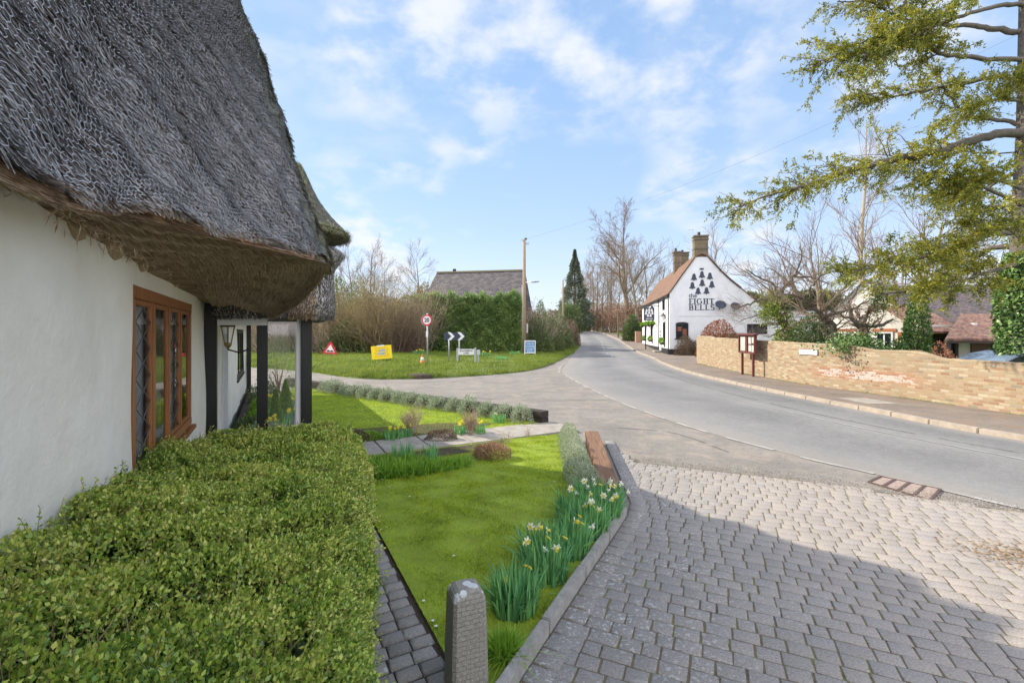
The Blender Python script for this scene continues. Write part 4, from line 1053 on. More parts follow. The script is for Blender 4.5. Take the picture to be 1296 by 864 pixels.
# soffit under the eaves: from the wall top out to the eave edge, with a rounded lip
nk = len(RKEY); uu = np.linspace(0, 1, 160); eave = catmull(RKEY[:, 0, :], uu * (nk - 1)); 
wall_pt = np.column_stack([np.minimum(eave[:, 0] + .35 * (eave[:, 1] + .55), 6.6) , np.full(160, -.72), np.interp(eave[:, 0], [-3, 1.5, 6.6], [2.43, 2.44, 2.33])])
wall_pt[:, 0] = np.linspace(-3, 6.62, 160) * .35 + wall_pt[:, 0] * .65
NW = 14; rows = []
for k in range(NW):
    f = k / (NW - 1); Q = eave * (1 - f) + wall_pt * f
    Q[:, 2] += .05 * math.sin(f * math.pi) * np.clip((eave[:, 1] + .6), 0, 1) + .018 * np.sin(uu * 90 + f * 14) * math.sin(f * math.pi) - (.045 * np.exp(-(f / .06) ** 2)) 
    rows.append(Q)
SOF = np.stack(rows, 1); P = su2w(SOF.reshape(-1, 3)); ii, jj = np.meshgrid(np.arange(159), np.arange(NW - 1), indexing='ij'); a = ii * NW + jj
sof = link('soffit', np_mesh('soffit', P, np.stack([a, a + 1, a + NW + 1, a + NW], -1).reshape(-1, 4), True), MAT['soffit']); cl(sof)
R = rng(53); n = 60000; iu = R.uniform(35, 157, n); iv = R.uniform(0, (NW - 1) * .86, n); a0 = iu.astype(int); b0 = iv.astype(int)
iv = iv; P0 = SOF[a0, b0] + (SOF[np.minimum(a0 + 1, 159), b0] - SOF[a0, b0]) * (iu - a0)[:, None]; P0 = P0 + (SOF[a0, b0 + 1] - SOF[a0, b0]) * (iv - b0)[:, None]
dirv = SOF[np.minimum(a0 + 1, 159), b0] - SOF[a0, b0]; dirv = unit(dirv) + R.normal(size=(n, 3)) * np.array([.05, .05, .015])
Pw = su2w(P0) - np.array([0, 0, .006]); dw = unit(su2w(unit(dirv))); l = R.uniform(.03, .13, (n, 1)); S2 = unit(np.cross(dw, np.tile([[0, 0, 1.]], (n, 1)))) * R.uniform(.0008, .0028, (n, 1))
e2 = dw * l + np.array([[0, 0, 1]]) * -R.uniform(0, .006, (n, 1)); V = np.stack([Pw - S2, Pw + S2, Pw + e2 + S2, Pw + e2 - S2], 1).reshape(-1, 3)
o = link('soffit_reeds', np_mesh('soffit_reeds', V, np.arange(4 * n).reshape(n, 4)), MAT['straw_brown']); o.parent = sof
# bits of broken reed and old mortar hanging along the wall head
R = rng(54); n = 300; s_ = np.concatenate([R.normal(2.4, .16, n // 3), R.normal(3.1, .3, n // 3), R.uniform(1.6, 6.3, n - 2 * (n // 3))]); P = su2w(np.column_stack([s_, R.uniform(-.69, -.60, n), R.uniform(2.39, 2.45, n)]))
o = cards('loose_reeds', P, R.normal(size=(n, 3)) + np.array([0, 0, -.7]), R.uniform(.02, .09, n), .006, R, MAT['straw_brown']); o.parent = sof
for (s_, r_) in ((2.42, .085), (2.9, .11), (3.5, .08), (4.6, .07)):
    mb = MB(); mb.lathe([(.01, -.5), (.45, -.38), (.85, 0), (.8, .4), (.3, .6)], n=9); o = mb.build('mortar_fillet', MAT['straw_warm'], smooth=False); o.scale = (r_ * 1.2, r_ * .5, r_ * .8); o.parent = sof; o.location = SU(s_, -.70, 2.40); o.rotation_euler = (.2, .2, SU_ANG)

# porch canopy: a steep-sided thatched hood over the posts
def hood(name, rings, n, seed, ns, mat='straw', L=.10, W=.008, warm=None, lumps=.02):
    """rings: (s0,s1,o0,o1,z,round) -> closed lofted body with strands"""
    R = rng(seed); V = []
    th = np.linspace(0, 2 * np.pi, n, endpoint=False)
    for (s0, s1, o0, o1, z, e) in rings:
        c_, s_ = np.cos(th), np.sin(th); a_ = np.sign(c_) * np.abs(c_) ** e; b_ = np.sign(s_) * np.abs(s_) ** e
        Pn = np.column_stack([(s0 + s1) / 2 + a_ * (s1 - s0) / 2, (o0 + o1) / 2 + b_ * (o1 - o0) / 2, np.full(n, z)])
        Pn[:, :2] += lumps * np.sin(th * 7 + z * 9)[:, None] * .6 + R.normal(size=(n, 1)) * lumps * .15; V.append(Pn)
    V = np.array(V); m_ = len(rings)
    # refine vertically
    tt_ = np.linspace(0, m_ - 1, (m_ - 1) * 6 + 1); Vr = catmull(V.reshape(m_, -1), tt_).reshape(len(tt_), n, 3); M_ = len(tt_)
    P = su2w(Vr.reshape(-1, 3)); Fs = [(i * n + k, i * n + (k + 1) % n, (i + 1) * n + (k + 1) % n, (i + 1) * n + k) for i in range(M_ - 1) for k in range(n)]
    me = bpy.data.meshes.new(name); me.from_pydata([tuple(p) for p in P], [], Fs + [tuple(reversed(range(n))), tuple((M_ - 1) * n + k for k in range(n))]); me.update()
    o = link(name, me, MAT['thatch_base']); cl(o)
    W3 = P.reshape(M_, n, 3); i = R.integers(0, M_ - 1, ns); k = R.integers(0, n, ns); fi, fk = R.uniform(size=(2, ns, 1)); k2 = (k + 1) % n
    Q = (W3[i, k] * (1 - fk) + W3[i, k2] * fk) * (1 - fi) + (W3[i + 1, k] * (1 - fk) + W3[i + 1, k2] * fk) * fi
    up = unit(W3[i + 1, k] - W3[i, k]); T = unit(W3[i, k2] - W3[i, k]); N_ = unit(np.cross(T, up))
    d = unit(-up + T * R.normal(size=(ns, 1)) * .2 + N_ * R.uniform(.02, .25, (ns, 1))); l = L * R.uniform(.5, 1.4, (ns, 1)); S = unit(np.cross(d, N_)) * W * R.uniform(.3, .7, (ns, 1))
    A = Q - d * l * .4; B = Q + d * l * .6 + N_ * .004
    keep = np.ones(ns, bool) if warm is None else ~warm(Vr[i, k])
    for nm, msk, mt in (('reeds', keep, mat), ('cut_ends', ~keep, 'straw_warm')):
        if msk.sum() == 0: continue
        V4 = np.stack([(A - S)[msk], (A + S)[msk], (B + S * .7)[msk], (B - S * .7)[msk]], 1).reshape(-1, 3); q = link(nm, np_mesh(nm, V4, np.arange(len(V4)).reshape(-1, 4)), MAT[mt]); q.parent = o
    return o
hood('porch_roof', [(6.30, 8.7, -.70, .70, 2.17, .55), (6.17, 8.8, -.72, .80, 2.20, .6), (6.16, 8.8, -.74, .83, 2.45, .6), (6.18, 8.75, -.8, .80, 2.8, .6), (6.22, 8.7, -.9, .90, 3.02, .6), (6.3, 8.6, -1.0, .93, 3.12, .65), (6.5, 8.4, -1.1, .62, 3.3, .7), (6.8, 8.2, -1.2, .1, 3.55, .8)],
     90, 61, 30000, warm=lambda q: (q[:, 0] < 6.5) & (q[:, 1] < .52) & (q[:, 1] > .26) & (q[:, 2] < 2.55 + .35 * (q[:, 1])))
hood('upper_eave', [(5.95, 7.2, -.9, .66, 3.17, .8), (5.75, 7.3, -.9, .92, 3.24, .85), (5.75, 7.3, -.95, .90, 3.31, .9), (5.9, 7.2, -1.0, .70, 3.52, .9), (6.0, 7.1, -1.1, .52, 3.78, .9), (6.1, 6.9, -1.2, .42, 4.02, .9), (6.2, 6.8, -1.5, .32, 4.16, .9), (6.3, 6.7, -1.6, .0, 4.22, .9)],
     80, 62, 16000, mat='straw_moss')
# unseen rear roof, its ridge line shaped to throw the shadow across lawns and drive
RR = [(-4.46, 5.98), (-14.9, 16.95)]
rid = [Vector((x_, y_, 5.5)) for x_, y_ in RR]
fe = [SU(6.9, -.32, 2.30), SU(17.35, -.32, 2.25)]; be = [SU(4.0, -7.4, 2.4), SU(17.35, -8.6, 2.4)]
mb = MB(); n_ = 40
for i in range(n_ + 1):
    f = i / n_; e_ = fe[0].lerp(fe[1], f); r_ = rid[0].lerp(rid[1], f); k_ = be[0].lerp(be[1], f); w_ = .03 * math.sin(i * 1.7)
    inn = SU(6.9 + 10.45 * f, -.72, 2.42)
    mb.v += [tuple(inn), tuple(e_), tuple(e_ + Vector((0, 0, .25))), tuple(e_.lerp(r_, .5) + Vector((0, 0, .22 + w_))), tuple(r_), tuple(k_.lerp(r_, .5) + Vector((0, 0, .2))), tuple(k_)]
    if i: mb.f += [((i - 1) * 7 + k, i * 7 + k, i * 7 + k + 1, (i - 1) * 7 + k + 1) for k in range(6)]
mb.f += [tuple(range(7)), tuple(reversed([n_ * 7 + k for k in range(7)]))]
cl(mb.build('rear_shadow_roof', MAT['thatch_base']))
# ============================================================ GARDEN
MAT['box_leaf'] = leafy('box_leaves', [(.035, .085, .02), (.10, .19, .03), (.22, .34, .045), (.40, .48, .075), (.58, .57, .16), (.44, .29, .12)], .22, .38, patch=1.7, spec=.5)
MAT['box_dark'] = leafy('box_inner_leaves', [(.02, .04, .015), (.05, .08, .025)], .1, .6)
MAT['daff_leaf'] = leafy('daffodil_leaves', [(.09, .25, .10), (.16, .40, .15), (.27, .52, .15)], .3, .42)
MAT['petal'] = leafy('petals', [(.80, .80, .60), (.85, .85, .74)], .4, .5)
MAT['petal_y'] = leafy('yellow_petals', [(.80, .62, .03), (.85, .74, .10)], .35, .5)
MAT['lavender'] = leafy('grey_green_leaves', [(.15, .19, .11), (.27, .33, .20), (.40, .46, .32), (.50, .54, .42)], .15, .7)
MAT['bright_leaf'] = leafy('fresh_leaves', [(.10, .22, .02), (.19, .36, .03), (.30, .48, .05)], .35, .45)
MAT['dead_leaf2'] = leafy('dead_stems', [(.20, .10, .06), (.32, .18, .11), (.42, .29, .20)], .1, .8)
MAT['heather'] = leafy('heather_leaves', [(.07, .05, .035), (.14, .085, .06), (.16, .14, .07)], .1, .8)
MAT['conifer_y'] = leafy('golden_conifer_leaves', [(.10, .19, .02), (.20, .32, .03), (.32, .42, .05)], .25, .6)
MAT['deep_green'] = leafy('deep_green_leaves', [(.07, .12, .05), (.15, .24, .085), (.27, .37, .12), (.42, .50, .15)], .25, .5, patch=.5)
MAT['shrub_green'] = leafy('shrub_leaves', [(.06, .09, .04), (.12, .17, .06), (.20, .26, .09)], .2, .5, patch=.6)
MAT['ivy'] = leafy('ivy_leaves', [(.03, .08, .02), (.08, .17, .04), (.16, .27, .07), (.25, .34, .12)], .15, .35, spec=.6)
MAT['yew'] = leafy('olive_needles', [(.05, .09, .02), (.15, .18, .025), (.34, .32, .035), (.58, .47, .05)], .35, .55, patch=.9)
MAT['brown_leaf'] = leafy('copper_leaves', [(.14, .05, .03), (.28, .11, .06), (.38, .19, .10)], .2, .7)

# big box hedge against the cottage wall
R = rng(71)
hed = empty('box_hedge', SU(2.3, -.1), 0, 'big clipped box hedge of small glossy leaves against the white cottage wall', 'hedge')
HO = np.array(SU(2.3, -.1))
def hedge_surface(n, R, grow_=0.0):
    """points + outward normals on a rounded block: s -.6..4.6, o -.66..0.56, top near 1.15"""
    s0, s1, o0 = .0, 4.5, -.70
    kind = R.choice(3, n, p=[.50, .36, .14])
    s = np.where(kind == 2, s1, R.uniform(s0, s1, n)); 
    s = np.where(kind == 2, s1, s0 + (s1 - s0) * R.uniform(0, 1, n) ** 1.15)
    o1 = np.clip(.172 * s, .02, .80)
    o = np.where(kind == 1, o1, R.uniform(0, 1, n) * (o1 - o0) + o0); z = np.where(kind == 0, 1.13, R.uniform(0.03, 1.13, n))
    N_ = np.zeros((n, 3)); N_[kind == 0, 2] = 1; N_[kind == 1, 1] = 1; N_[kind == 2, 0] = 1
    # round the edges: push points on a superellipse in (o,z) and (s,z)
    ro = .42; 
    def rnd(a, amax, b, bmax, r):
        da = np.clip(a - (amax - r), 0, None); db = np.clip(b - (bmax - r), 0, None); q = np.maximum(np.sqrt(da**2 + db**2), 1e-9); k = np.minimum(1, r / q)
        return np.where(da > 0, amax - r + da * k, a), np.where(db > 0, bmax - r + db * k, b), da, db
    o2, z2, da, db = rnd(o, o1, z, 1.13, ro); N_[:, 1] += da / ro; N_[:, 2] += db / ro * (z > .6)
    s2, z2, da, db = rnd(s, s1, z2, 1.13, .25); N_[:, 0] += da / .25
    top = np.clip((z2 - .6) / .5, 0, 1)
    z2 = z2 + top * (.03 + .19 * np.clip((1.6 - s2) / 2.0, 0, 1) + .20 * np.clip((.05 - o2) / .7, 0, 1) * np.clip((3.9 - s2) / 2.2, 0, 1))
    b_ = .042 * np.sin(s2 * 5.1 + o2 * 3) * np.sin(o2 * 6.3 + z2 * 4 + s2) + .022 * np.sin(s2 * 12.7 + z2 * 9) * np.sin(o2 * 14 + z2 * 6) + .05 * (z2 - .5) * (N_[:, 1] > .8)
    N_ = unit(N_); P = np.stack([s2, o2, z2], 1) + N_ * (b_[:, None] + grow_)
    P[:, 1] = np.maximum(P[:, 1], -.685)
    return P, N_
def sw_dir(N_): return su2w(N_)
P, N_ = hedge_surface(300000, R); dep = R.uniform(0, 1, len(P)) ** 2 * .085
# clumps and gaps
cl_ = np.sin(P[:, 0] * 31 + np.sin(P[:, 1] * 27) * 2) * np.sin(P[:, 1] * 33 + np.sin(P[:, 2] * 29) * 2) + np.sin(P[:, 2] * 36 + P[:, 0] * 15)
dep = dep + np.clip(-cl_ - .25, 0, 1) * .085
Pw = su2w(P - N_ * dep[:, None] + N_ * .02) - HO; Dw = sw_dir(N_) + R.normal(size=P.shape) * .75 + np.array([0, 0, .25])
sz = R.uniform(.008, .020, len(P)); near = np.linalg.norm(Pw + HO - np.array([0, 0, 1.8]), axis=1)
o = cards('foliage', Pw, Dw, sz * np.clip(.62 + near * .22, .8, 1.6), sz * .62 * np.clip(.62 + near * .22, .8, 1.6), R, MAT['box_leaf'], hed)
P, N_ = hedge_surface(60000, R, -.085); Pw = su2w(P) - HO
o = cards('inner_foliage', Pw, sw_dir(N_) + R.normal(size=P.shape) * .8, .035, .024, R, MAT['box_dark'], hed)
# sprigs that stand out of the clipped faces, as short shoots dressed with leaves
P, N_ = hedge_surface(2600, R); extra = np.column_stack([R.uniform(.8, 2.6, 60), R.uniform(-.66, -.5, 60), R.uniform(1.15, 1.28, 60)]); P = np.concatenate([P, extra]); N_ = np.concatenate([N_, np.tile([[0, .2, 1.0]], (60, 1))])
Pw = su2w(P) - HO; d = unit(sw_dir(N_) + R.normal(size=P.shape) * .55 + np.array([0, 0, .5])); L_ = R.uniform(.04, .10, len(P)); L_[-60:] = R.uniform(.08, .20, 60)
tubes('shoots', [(np.stack([Pw[i] - d[i] * .04, Pw[i] + d[i] * L_[i]]), np.array([.0016, .0008])) for i in range(len(P))], MAT['twig_ochre'], hed)
k = 12; t_ = np.tile(np.linspace(.1, 1, k), len(P)); Q = np.repeat(Pw, k, 0) + np.repeat(d, k, 0) * (np.repeat(L_, k) * t_)[:, None]
o = cards('shoot_leaves', Q, np.repeat(d, k, 0) * .8 + R.normal(size=Q.shape) * .7, .015, .009, R, MAT['box_leaf'], hed)
# a rough dark core so no light leaks through
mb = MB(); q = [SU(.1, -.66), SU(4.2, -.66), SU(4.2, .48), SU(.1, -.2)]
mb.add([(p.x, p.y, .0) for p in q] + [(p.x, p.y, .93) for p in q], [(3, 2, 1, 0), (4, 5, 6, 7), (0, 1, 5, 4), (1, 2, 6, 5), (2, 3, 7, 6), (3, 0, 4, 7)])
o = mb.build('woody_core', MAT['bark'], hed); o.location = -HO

# bollard: tapered textured stone post with lichened rounded top
m, nt, b = new_mat('tooled_stone'); v = coord(nt); f = noise(nt, v, 90, 5, .75)
br = nt.nodes.new('ShaderNodeTexBrick'); nt.links.new(coord(nt, 'UV'), br.inputs['Vector']); br.inputs['Scale'].default_value = 1; br.inputs['Brick Width'].default_value = .055; br.inputs['Row Height'].default_value = .026; br.inputs['Mortar Size'].default_value = .003; br.inputs['Mortar Smooth'].default_value = .5
base = ramp(nt, f, [(.3, (.16, .15, .13)), (.55, (.27, .26, .225)), (.75, (.42, .41, .37))]); base = mixc_(nt, mth(nt, 'MULTIPLY', br.outputs['Fac'], .16), base, (.08, .078, .07))
s = nt.nodes.new('ShaderNodeSeparateXYZ'); nt.links.new(v, s.inputs[0]); topm = nd(nt, 'ShaderNodeMapRange', Value=s.outputs[2]); topm.inputs[1].default_value = .50; topm.inputs[2].default_value = .60
vor = nd(nt, 'ShaderNodeTexVoronoi', Vector=v, Scale=13.0); lic = mth(nt, 'MULTIPLY', mth(nt, 'LESS_THAN', mth(nt, 'ADD', vor.outputs['Distance'], mth(nt, 'MULTIPLY', f, .22)), .47), topm.outputs[0])
base = mixc_(nt, lic, base, (.50, .53, .54)); base = mixc_(nt, mth(nt, 'MULTIPLY', ramp(nt, noise(nt, v, 30, 4, .6), [(.66, (0, 0, 0)), (.70, (1, 1, 1))]), .6), base, (.42, .43, .40))
nt.links.new(base, b.inputs['Base Color']); b.inputs['Roughness'].default_value = .92; bump(nt, b, mth(nt, 'SUBTRACT', mth(nt, 'MULTIPLY', f, .7), br.outputs['Fac']), .8, .008); MAT['stone_post'] = m
bm = bmesh.new(); rings = []; prof = [(.118, .0), (.116, .12), (.110, .35), (.104, .52), (.100, .565), (.088, .595), (.058, .615), (.0, .622)]
for w_, z_ in prof[:-1]:
    rg = []
    c = .82
    for (x_, y_) in [(1, c), (c, 1), (-c, 1), (-1, c), (-1, -c), (-c, -1), (c, -1), (1, -c)]: rg.append(bm.verts.new((x_ * w_, y_ * w_, z_)))
    rings.append(rg)
uvb = bm.loops.layers.uv.new('UVMap')
for a_, b_ in zip(rings[:-1], rings[1:]):
    for k in range(8):
        f_ = bm.faces.new((a_[k], a_[(k + 1) % 8], b_[(k + 1) % 8], b_[k]))
        f_.normal_update()
        for lp in f_.loops:
            co = lp.vert.co; lp[uvb].uv = ((co.y if abs(f_.normal.x) > abs(f_.normal.y) else co.x) + .5, co.z)
f_ = bm.faces.new(rings[-1])
for lp in f_.loops: lp[uvb].uv = (0.0275, .013)
bmesh.ops.recalc_face_normals(bm, faces=bm.faces); me = bpy.data.meshes.new('stone_bollard'); bm.to_mesh(me); bm.free()
o = link('stone_bollard', me, MAT['stone_post'], loc=(-.255, 2.52, 0), rz=SU_ANG - math.pi / 2 - .10); o.scale = (.88, .88, .985); tag(o, 'short square stone bollard with a rounded lichen-spotted top at the lawn corner', 'bollard')

# railway sleepers
def sleepers(name, a_, b_, h, w, label, mat, cat='sleepers'):
    a_, b_ = Vector(a_), Vector(b_); ang_ = math.atan2((b_ - a_).y, (b_ - a_).x) - math.pi / 2; e = empty(name, a_, ang_, label, cat); L_ = (b_ - a_).length; n = 2; hh = h / n
    for k in range(n):
        mb = MB(); mb.box((R.uniform(-.006, .006), L_ / 2, hh * (k + .5)), (w, L_, hh - .008)); mb.build('sleeper', MAT[mat], e, bevel=.008)
    return e
R = rng(72)
sleepers('stacked_sleepers', (1.13, 5.22, .01), (1.43, 8.14, .01), .225, .235, 'brown weathered railway sleepers stacked two high beside the block paving', 'sleeper')
sleepers('stacked_sleepers', (.72, 9.80, .01), (-8.3, 16.9, .01), .29, .26, 'long dark low wall of stacked sleepers behind the row of grey-green bushes', 'sleeper_dark')

# santolina hedge along the near sleepers, three merging cushions
for i, (x_, y_, r_) in enumerate([(.90, 5.55, .20), (.88, 5.98, .21), (.92, 6.45, .20), (.94, 6.9, .20), (.98, 7.35, .20), (1.0, 7.8, .19), (1.02, 8.2, .17)]):
    leaf_bush('santolina_bush', (x_, y_, .04), r_, r_ * 1.3, .33, 2600, .035, .007, 'lavender', 'silvery feathery bush in the tight row beside the brown stacked sleepers', 'bush', 'silvery bushes beside the brown sleepers', seed=80 + i, up=.8, lump=.10, stem='twig_pale')
# lavender row along the far lawn
NL = 16; A_ = np.array([-6.0, 14.75]); B_ = np.array([.22, 9.85]); R = rng(73)
for i in range(NL):
    f = i / (NL - 1); p = A_ * (1 - f) + B_ * f; r_ = R.uniform(.21, .28) * (1.25 if i < 2 else 1)
    lb = 'grey-green rounded bush in the row along the far lawn'
    if i == NL - 1: lb = 'grey-green rounded bush at the row end by the black sleeper end'
    if i == 0: lb = 'larger grey-green bush at the far end of the row by the porch post'
    leaf_bush('lavender_bush', (p[0], p[1], .04), r_ * 1.05, r_, R.uniform(.32, .42) * (1.15 if i < 2 else 1), 1500, .06, .011, 'lavender', lb, 'bush', 'grey-green bushes along the far lawn', seed=100 + i, up=.9, lump=.12)

# beds
flat_poly('flower_bed', [SU(8.25, 1.15)[:2], SU(8.4, 3.6)[:2], SU(8.75, 4.2)[:2], SU(9.3, 3.2)[:2], SU(9.5, 1.5)[:2]], .062, MAT['soil'])
flat_poly('flower_bed', [SU(7.27, .95)[:2], SU(7.27, 3.7)[:2], SU(6.95, 3.5)[:2], SU(6.75, 2.2)[:2], SU(6.5, .95)[:2]], .062, MAT['soil'])
flat_poly('cottage_bed', [SU(8.9, -.66)[:2], SU(16.9, -.66)[:2], SU(16.9, .55)[:2], SU(12, .45)[:2], SU(8.9, .2)[:2]], .05, MAT['soil'])
flat_poly('gravel_path', [SU(8.35, .3)[:2], SU(12, .5)[:2], SU(16.9, .6)[:2], SU(16.9, 1.3)[:2], SU(12, 1.05)[:2], SU(8.35, 1.1)[:2]], .045, MAT['concrete'])
def at(px, py, z=.06): x_, y_, _ = G(px, py, z); return (x_, y_, z)
twig_bush('dead_shrub', at(524, 549), .12, .50, 17, 'twig_pale', 'bare round twiggy shrub on the far lawn edge, the larger of two', seed=111, lev=2, kids=10, r=.006, ang=.5, spread=1.1, leaves=('dead_leaf2', 1200, .018, .012))
twig_bush('dead_shrub', at(597, 551), .10, .42, 16, 'twig_pale', 'bare upright twiggy shrub beside the path, with yellow flowers at its foot', seed=112, lev=2, kids=10, r=.006, ang=.4, spread=.65, leaves=('dead_leaf2', 1300, .018, .012))
leaf_bush('heather', at(559, 556), .30, .2, .18, 2200, .03, .010, 'heather', 'low brown heather cushion between the two bare twiggy shrubs', 'heather', seed=113, up=.8)
leaf_bush('dried_perennial', at(620, 579), .26, .20, .19, 2600, .055, .008, 'dead_leaf2', 'straw-coloured dead plant mound between the slab path and the near lawn', 'plant', seed=114, up=.9)
twig_bush('dry_herb', at(642, 561), .10, .20, 12, 'twig_pale', 'small clump of pale dry stems on the path edge', seed=115, lev=2, kids=4, r=.004, cat='plant')
twig_bush('dry_herb', at(668, 553), .08, .16, 9, 'twig_pale', 'wisp of pale dry stems near the far end of the slab path', seed=116, lev=2, kids=4, r=.004, cat='plant')
leaf_bush('heather', at(447, 558), .30, .24, .20, 2000, .035, .012, 'heather', 'reddish-brown low shrub between the box hedge and the slab path', 'shrub', seed=117, up=.8)
leaf_bush('heather', at(470, 556), .22, .18, .15, 1300, .035, .012, 'bright_leaf', 'low fresh green plant beside the reddish-brown shrub', 'plant', seed=118, up=.8)
leaf_bush('heather', at(497, 552), .20, .16, .13, 900, .04, .014, 'bright_leaf', 'small leafy green clump left of the big bare twiggy shrub', 'plant', seed=119, up=.9)
R = rng(74)
def strap_clump(name, loc, n, h, w, spread, mat, R, parent=None, arch=.5):
    a = R.uniform(0, 6.283, n); r0 = np.sqrt(R.uniform(0, 1, n)) * spread; base_ = np.column_stack([np.cos(a) * r0, np.sin(a) * r0, np.zeros(n)])
    az = R.uniform(0, 6.283, n); lean = np.abs(R.normal(size=n)) * arch; out = np.column_stack([np.cos(az), np.sin(az), np.zeros(n)]) * .6 + np.column_stack([np.cos(a), np.sin(a), np.zeros(n)]) * .6
    H_ = h * R.uniform(.55, 1.1, n); S = np.column_stack([-np.sin(az), np.cos(az), np.zeros(n)]); K_ = 5; V = []
    for k in range(K_):
        t_ = k / (K_ - 1); c_ = base_ + out * (lean * t_ ** 2 * H_)[:, None] * .9; c_[:, 2] = H_ * (t_ - lean * .35 * t_ ** 2); ww = w * (1 - t_ ** 3) * .5 + .0004
        V += [c_ - S * ww, c_ + S * ww]
    V = np.stack(V, 1); f = np.concatenate([np.arange(n)[:, None] * (2 * K_) + np.array([[2 * k, 2 * k + 1, 2 * k + 3, 2 * k + 2]]) for k in range(K_ - 1)])
    return link(name, np_mesh(name, V.reshape(-1, 3), f), MAT[mat], parent, loc)
# crocosmia-like bank of fresh leaves along the path
for i, (px, py, hh) in enumerate([(468, 600, .22), (490, 601, .22), (512, 599, .21), (534, 597, .2), (556, 593, .18), (578, 589, .15), (480, 590, .2), (520, 588, .2)]):
    o = strap_clump('leafy_clump', at(px, py), 330, hh, .012, .20, 'bright_leaf', R, arch=.9); tag(o, 'bright green strappy leaf clump in the bank along the slab path', 'plant', 'green leaf clumps along the slab path')
o = strap_clump('daffodil_leaves', at(510, 583), 130, .30, .012, .16, 'daff_leaf', R, arch=.25); tag(o, 'upright blue-green flowerless daffodil leaves behind the bright green bank', 'plant')
o = strap_clump('daffodil_leaves', at(545, 580), 60, .26, .012, .12, 'daff_leaf', R, arch=.25); tag(o, 'thin tuft of blue-green leaves between the path and the green bank', 'plant')
# ornamental grass at the bollard
o = strap_clump('grass_clump', (-.05, 2.74, .05), 700, .15, .0055, .075, 'bright_leaf', R, arch=.85); tag(o, 'arching fresh green grass clump beside the stone bollard', 'grass clump')

# daffodils
def flower_mesh(dirv, P0, R, s=.036):
    d = np.array(dirv) / np.linalg.norm(dirv); u = np.cross(d, [0, 0, 1.]); u /= np.linalg.norm(u); w = np.cross(d, u); pv, pf = [], []
    for k in range(6):
        a = k * math.pi / 3 + R.uniform(-.1, .1); r_ = u * math.cos(a) + w * math.sin(a); t_ = np.cross(d, r_); b_ = len(pv)
        pv += [P0, P0 + r_ * s * .55 + t_ * s * .30 + d * s * .08, P0 + r_ * s - d * s * R.uniform(-.1, .25), P0 + r_ * s * .55 - t_ * s * .30 + d * s * .08]; pf.append((b_, b_ + 1, b_ + 2, b_ + 3))
    tv, tf = [], []; n = 8
    for j, (rr, zz) in enumerate([(.22, .0), (.26, .35), (.38, .62)]):
        for k in range(n): a = k * 2 * math.pi / n; tv.append(P0 + (u * math.cos(a) + w * math.sin(a)) * rr * s + d * zz * s)
    for j in range(2):
        for k in range(n): tf.append((j * n + k, j * n + (k + 1) % n, (j + 1) * n + (k + 1) % n, (j + 1) * n + k))
    return pv, pf, tv, tf
def daffodil_clump(loc, nl, nf, h, label, R, spread=.13, yellow=False, nbud=1, group='daffodil clumps along the stone edging', fs=.040):
    e = empty('daffodil_clump', loc, 0, label, 'daffodils', group)
    strap_clump('leaves', None, int(nl * 1.7), h * 1.12, .015, spread * 1.6, 'daff_leaf', R, e, arch=.42)
    stems = []
    for k in range(nf + nbud):
        b_ = np.array([R.normal() * spread * .55, R.normal() * spread * .55, 0]); top = b_ + np.array([R.normal() * .05 + .015, R.normal() * .05 - .01, h * R.uniform(.88, 1.12)])
        face = np.array([R.uniform(-.3, 1.0), R.uniform(-1.1, .1), R.uniform(-.45, .15)]); face /= np.linalg.norm(face); nk_ = top + np.array([0, 0, .015]); fp = nk_ + face * .022
        stems.append((np.array([b_, (b_ + top) / 2 + R.normal(size=3) * .006, top, nk_ + face * .008, fp]), np.array([.0034, .003, .0028, .003, .0035])))
        if k < nf:
            pv, pf, tv, tf = flower_mesh(face, fp, R, fs * R.uniform(.85, 1.15)); me = bpy.data.meshes.new('flower'); me.from_pydata([tuple(q) for q in pv], [], pf); f_ = link('flower', me, MAT['petal_y' if yellow else 'petal'], e)
            me = bpy.data.meshes.new('trumpet'); me.from_pydata([tuple(q) for q in tv], [], tf); link('trumpet', me, MAT['petal_y' if (yellow or R.uniform() < .6) else 'petal'], f_)
        else:
            mb = MB(); mb.tube([tuple(fp - face * .01), tuple(fp + face * .012), tuple(fp + face * .03), tuple(fp + face * .045)], [.003, .0075, .006, .002], 6); mb.build('bud', MAT['petal_y'], e, smooth=True)
    if stems: tubes('stalks', stems, MAT['daff_leaf'], e, 4)
    return e
dc_ = [((.02, 3.20), 230, 0, .27, 'tall flowerless daffodil leaves with a few buds nearest the bollard', 3, .10), ((.26, 3.62), 190, 3, .28, 'daffodil clump with drooping pale blooms, second from the bollard', 3, .11),
       ((.22, 3.86), 110, 4, .30, 'daffodil clump with the yellowest blooms, furthest onto the lawn', 1, .09), ((.50, 4.02), 200, 3, .28, 'daffodil clump with hanging buds near the middle of the edging row', 3, .11),
       ((.72, 4.38), 200, 4, .28, 'dense daffodil clump with white blooms past the middle of the row', 2, .12), ((.66, 4.72), 200, 4, .29, 'tall daffodil clump with white blooms on its lawn side', 1, .12),
       ((.95, 4.72), 180, 6, .27, 'daffodil clump leaning white blooms over the stone edging', 2, .11), ((.88, 5.08), 160, 5, .28, 'daffodil clump in front of the silvery bushes', 1, .10),
       ((1.10, 5.08), 130, 5, .25, 'daffodil clump touching the end of the brown sleepers', 1, .08)]
for (p, nl, nf, h, lb, nb, sp) in dc_: daffodil_clump((p[0], p[1], .055), nl, nf, h, lb, R, sp, nbud=nb)
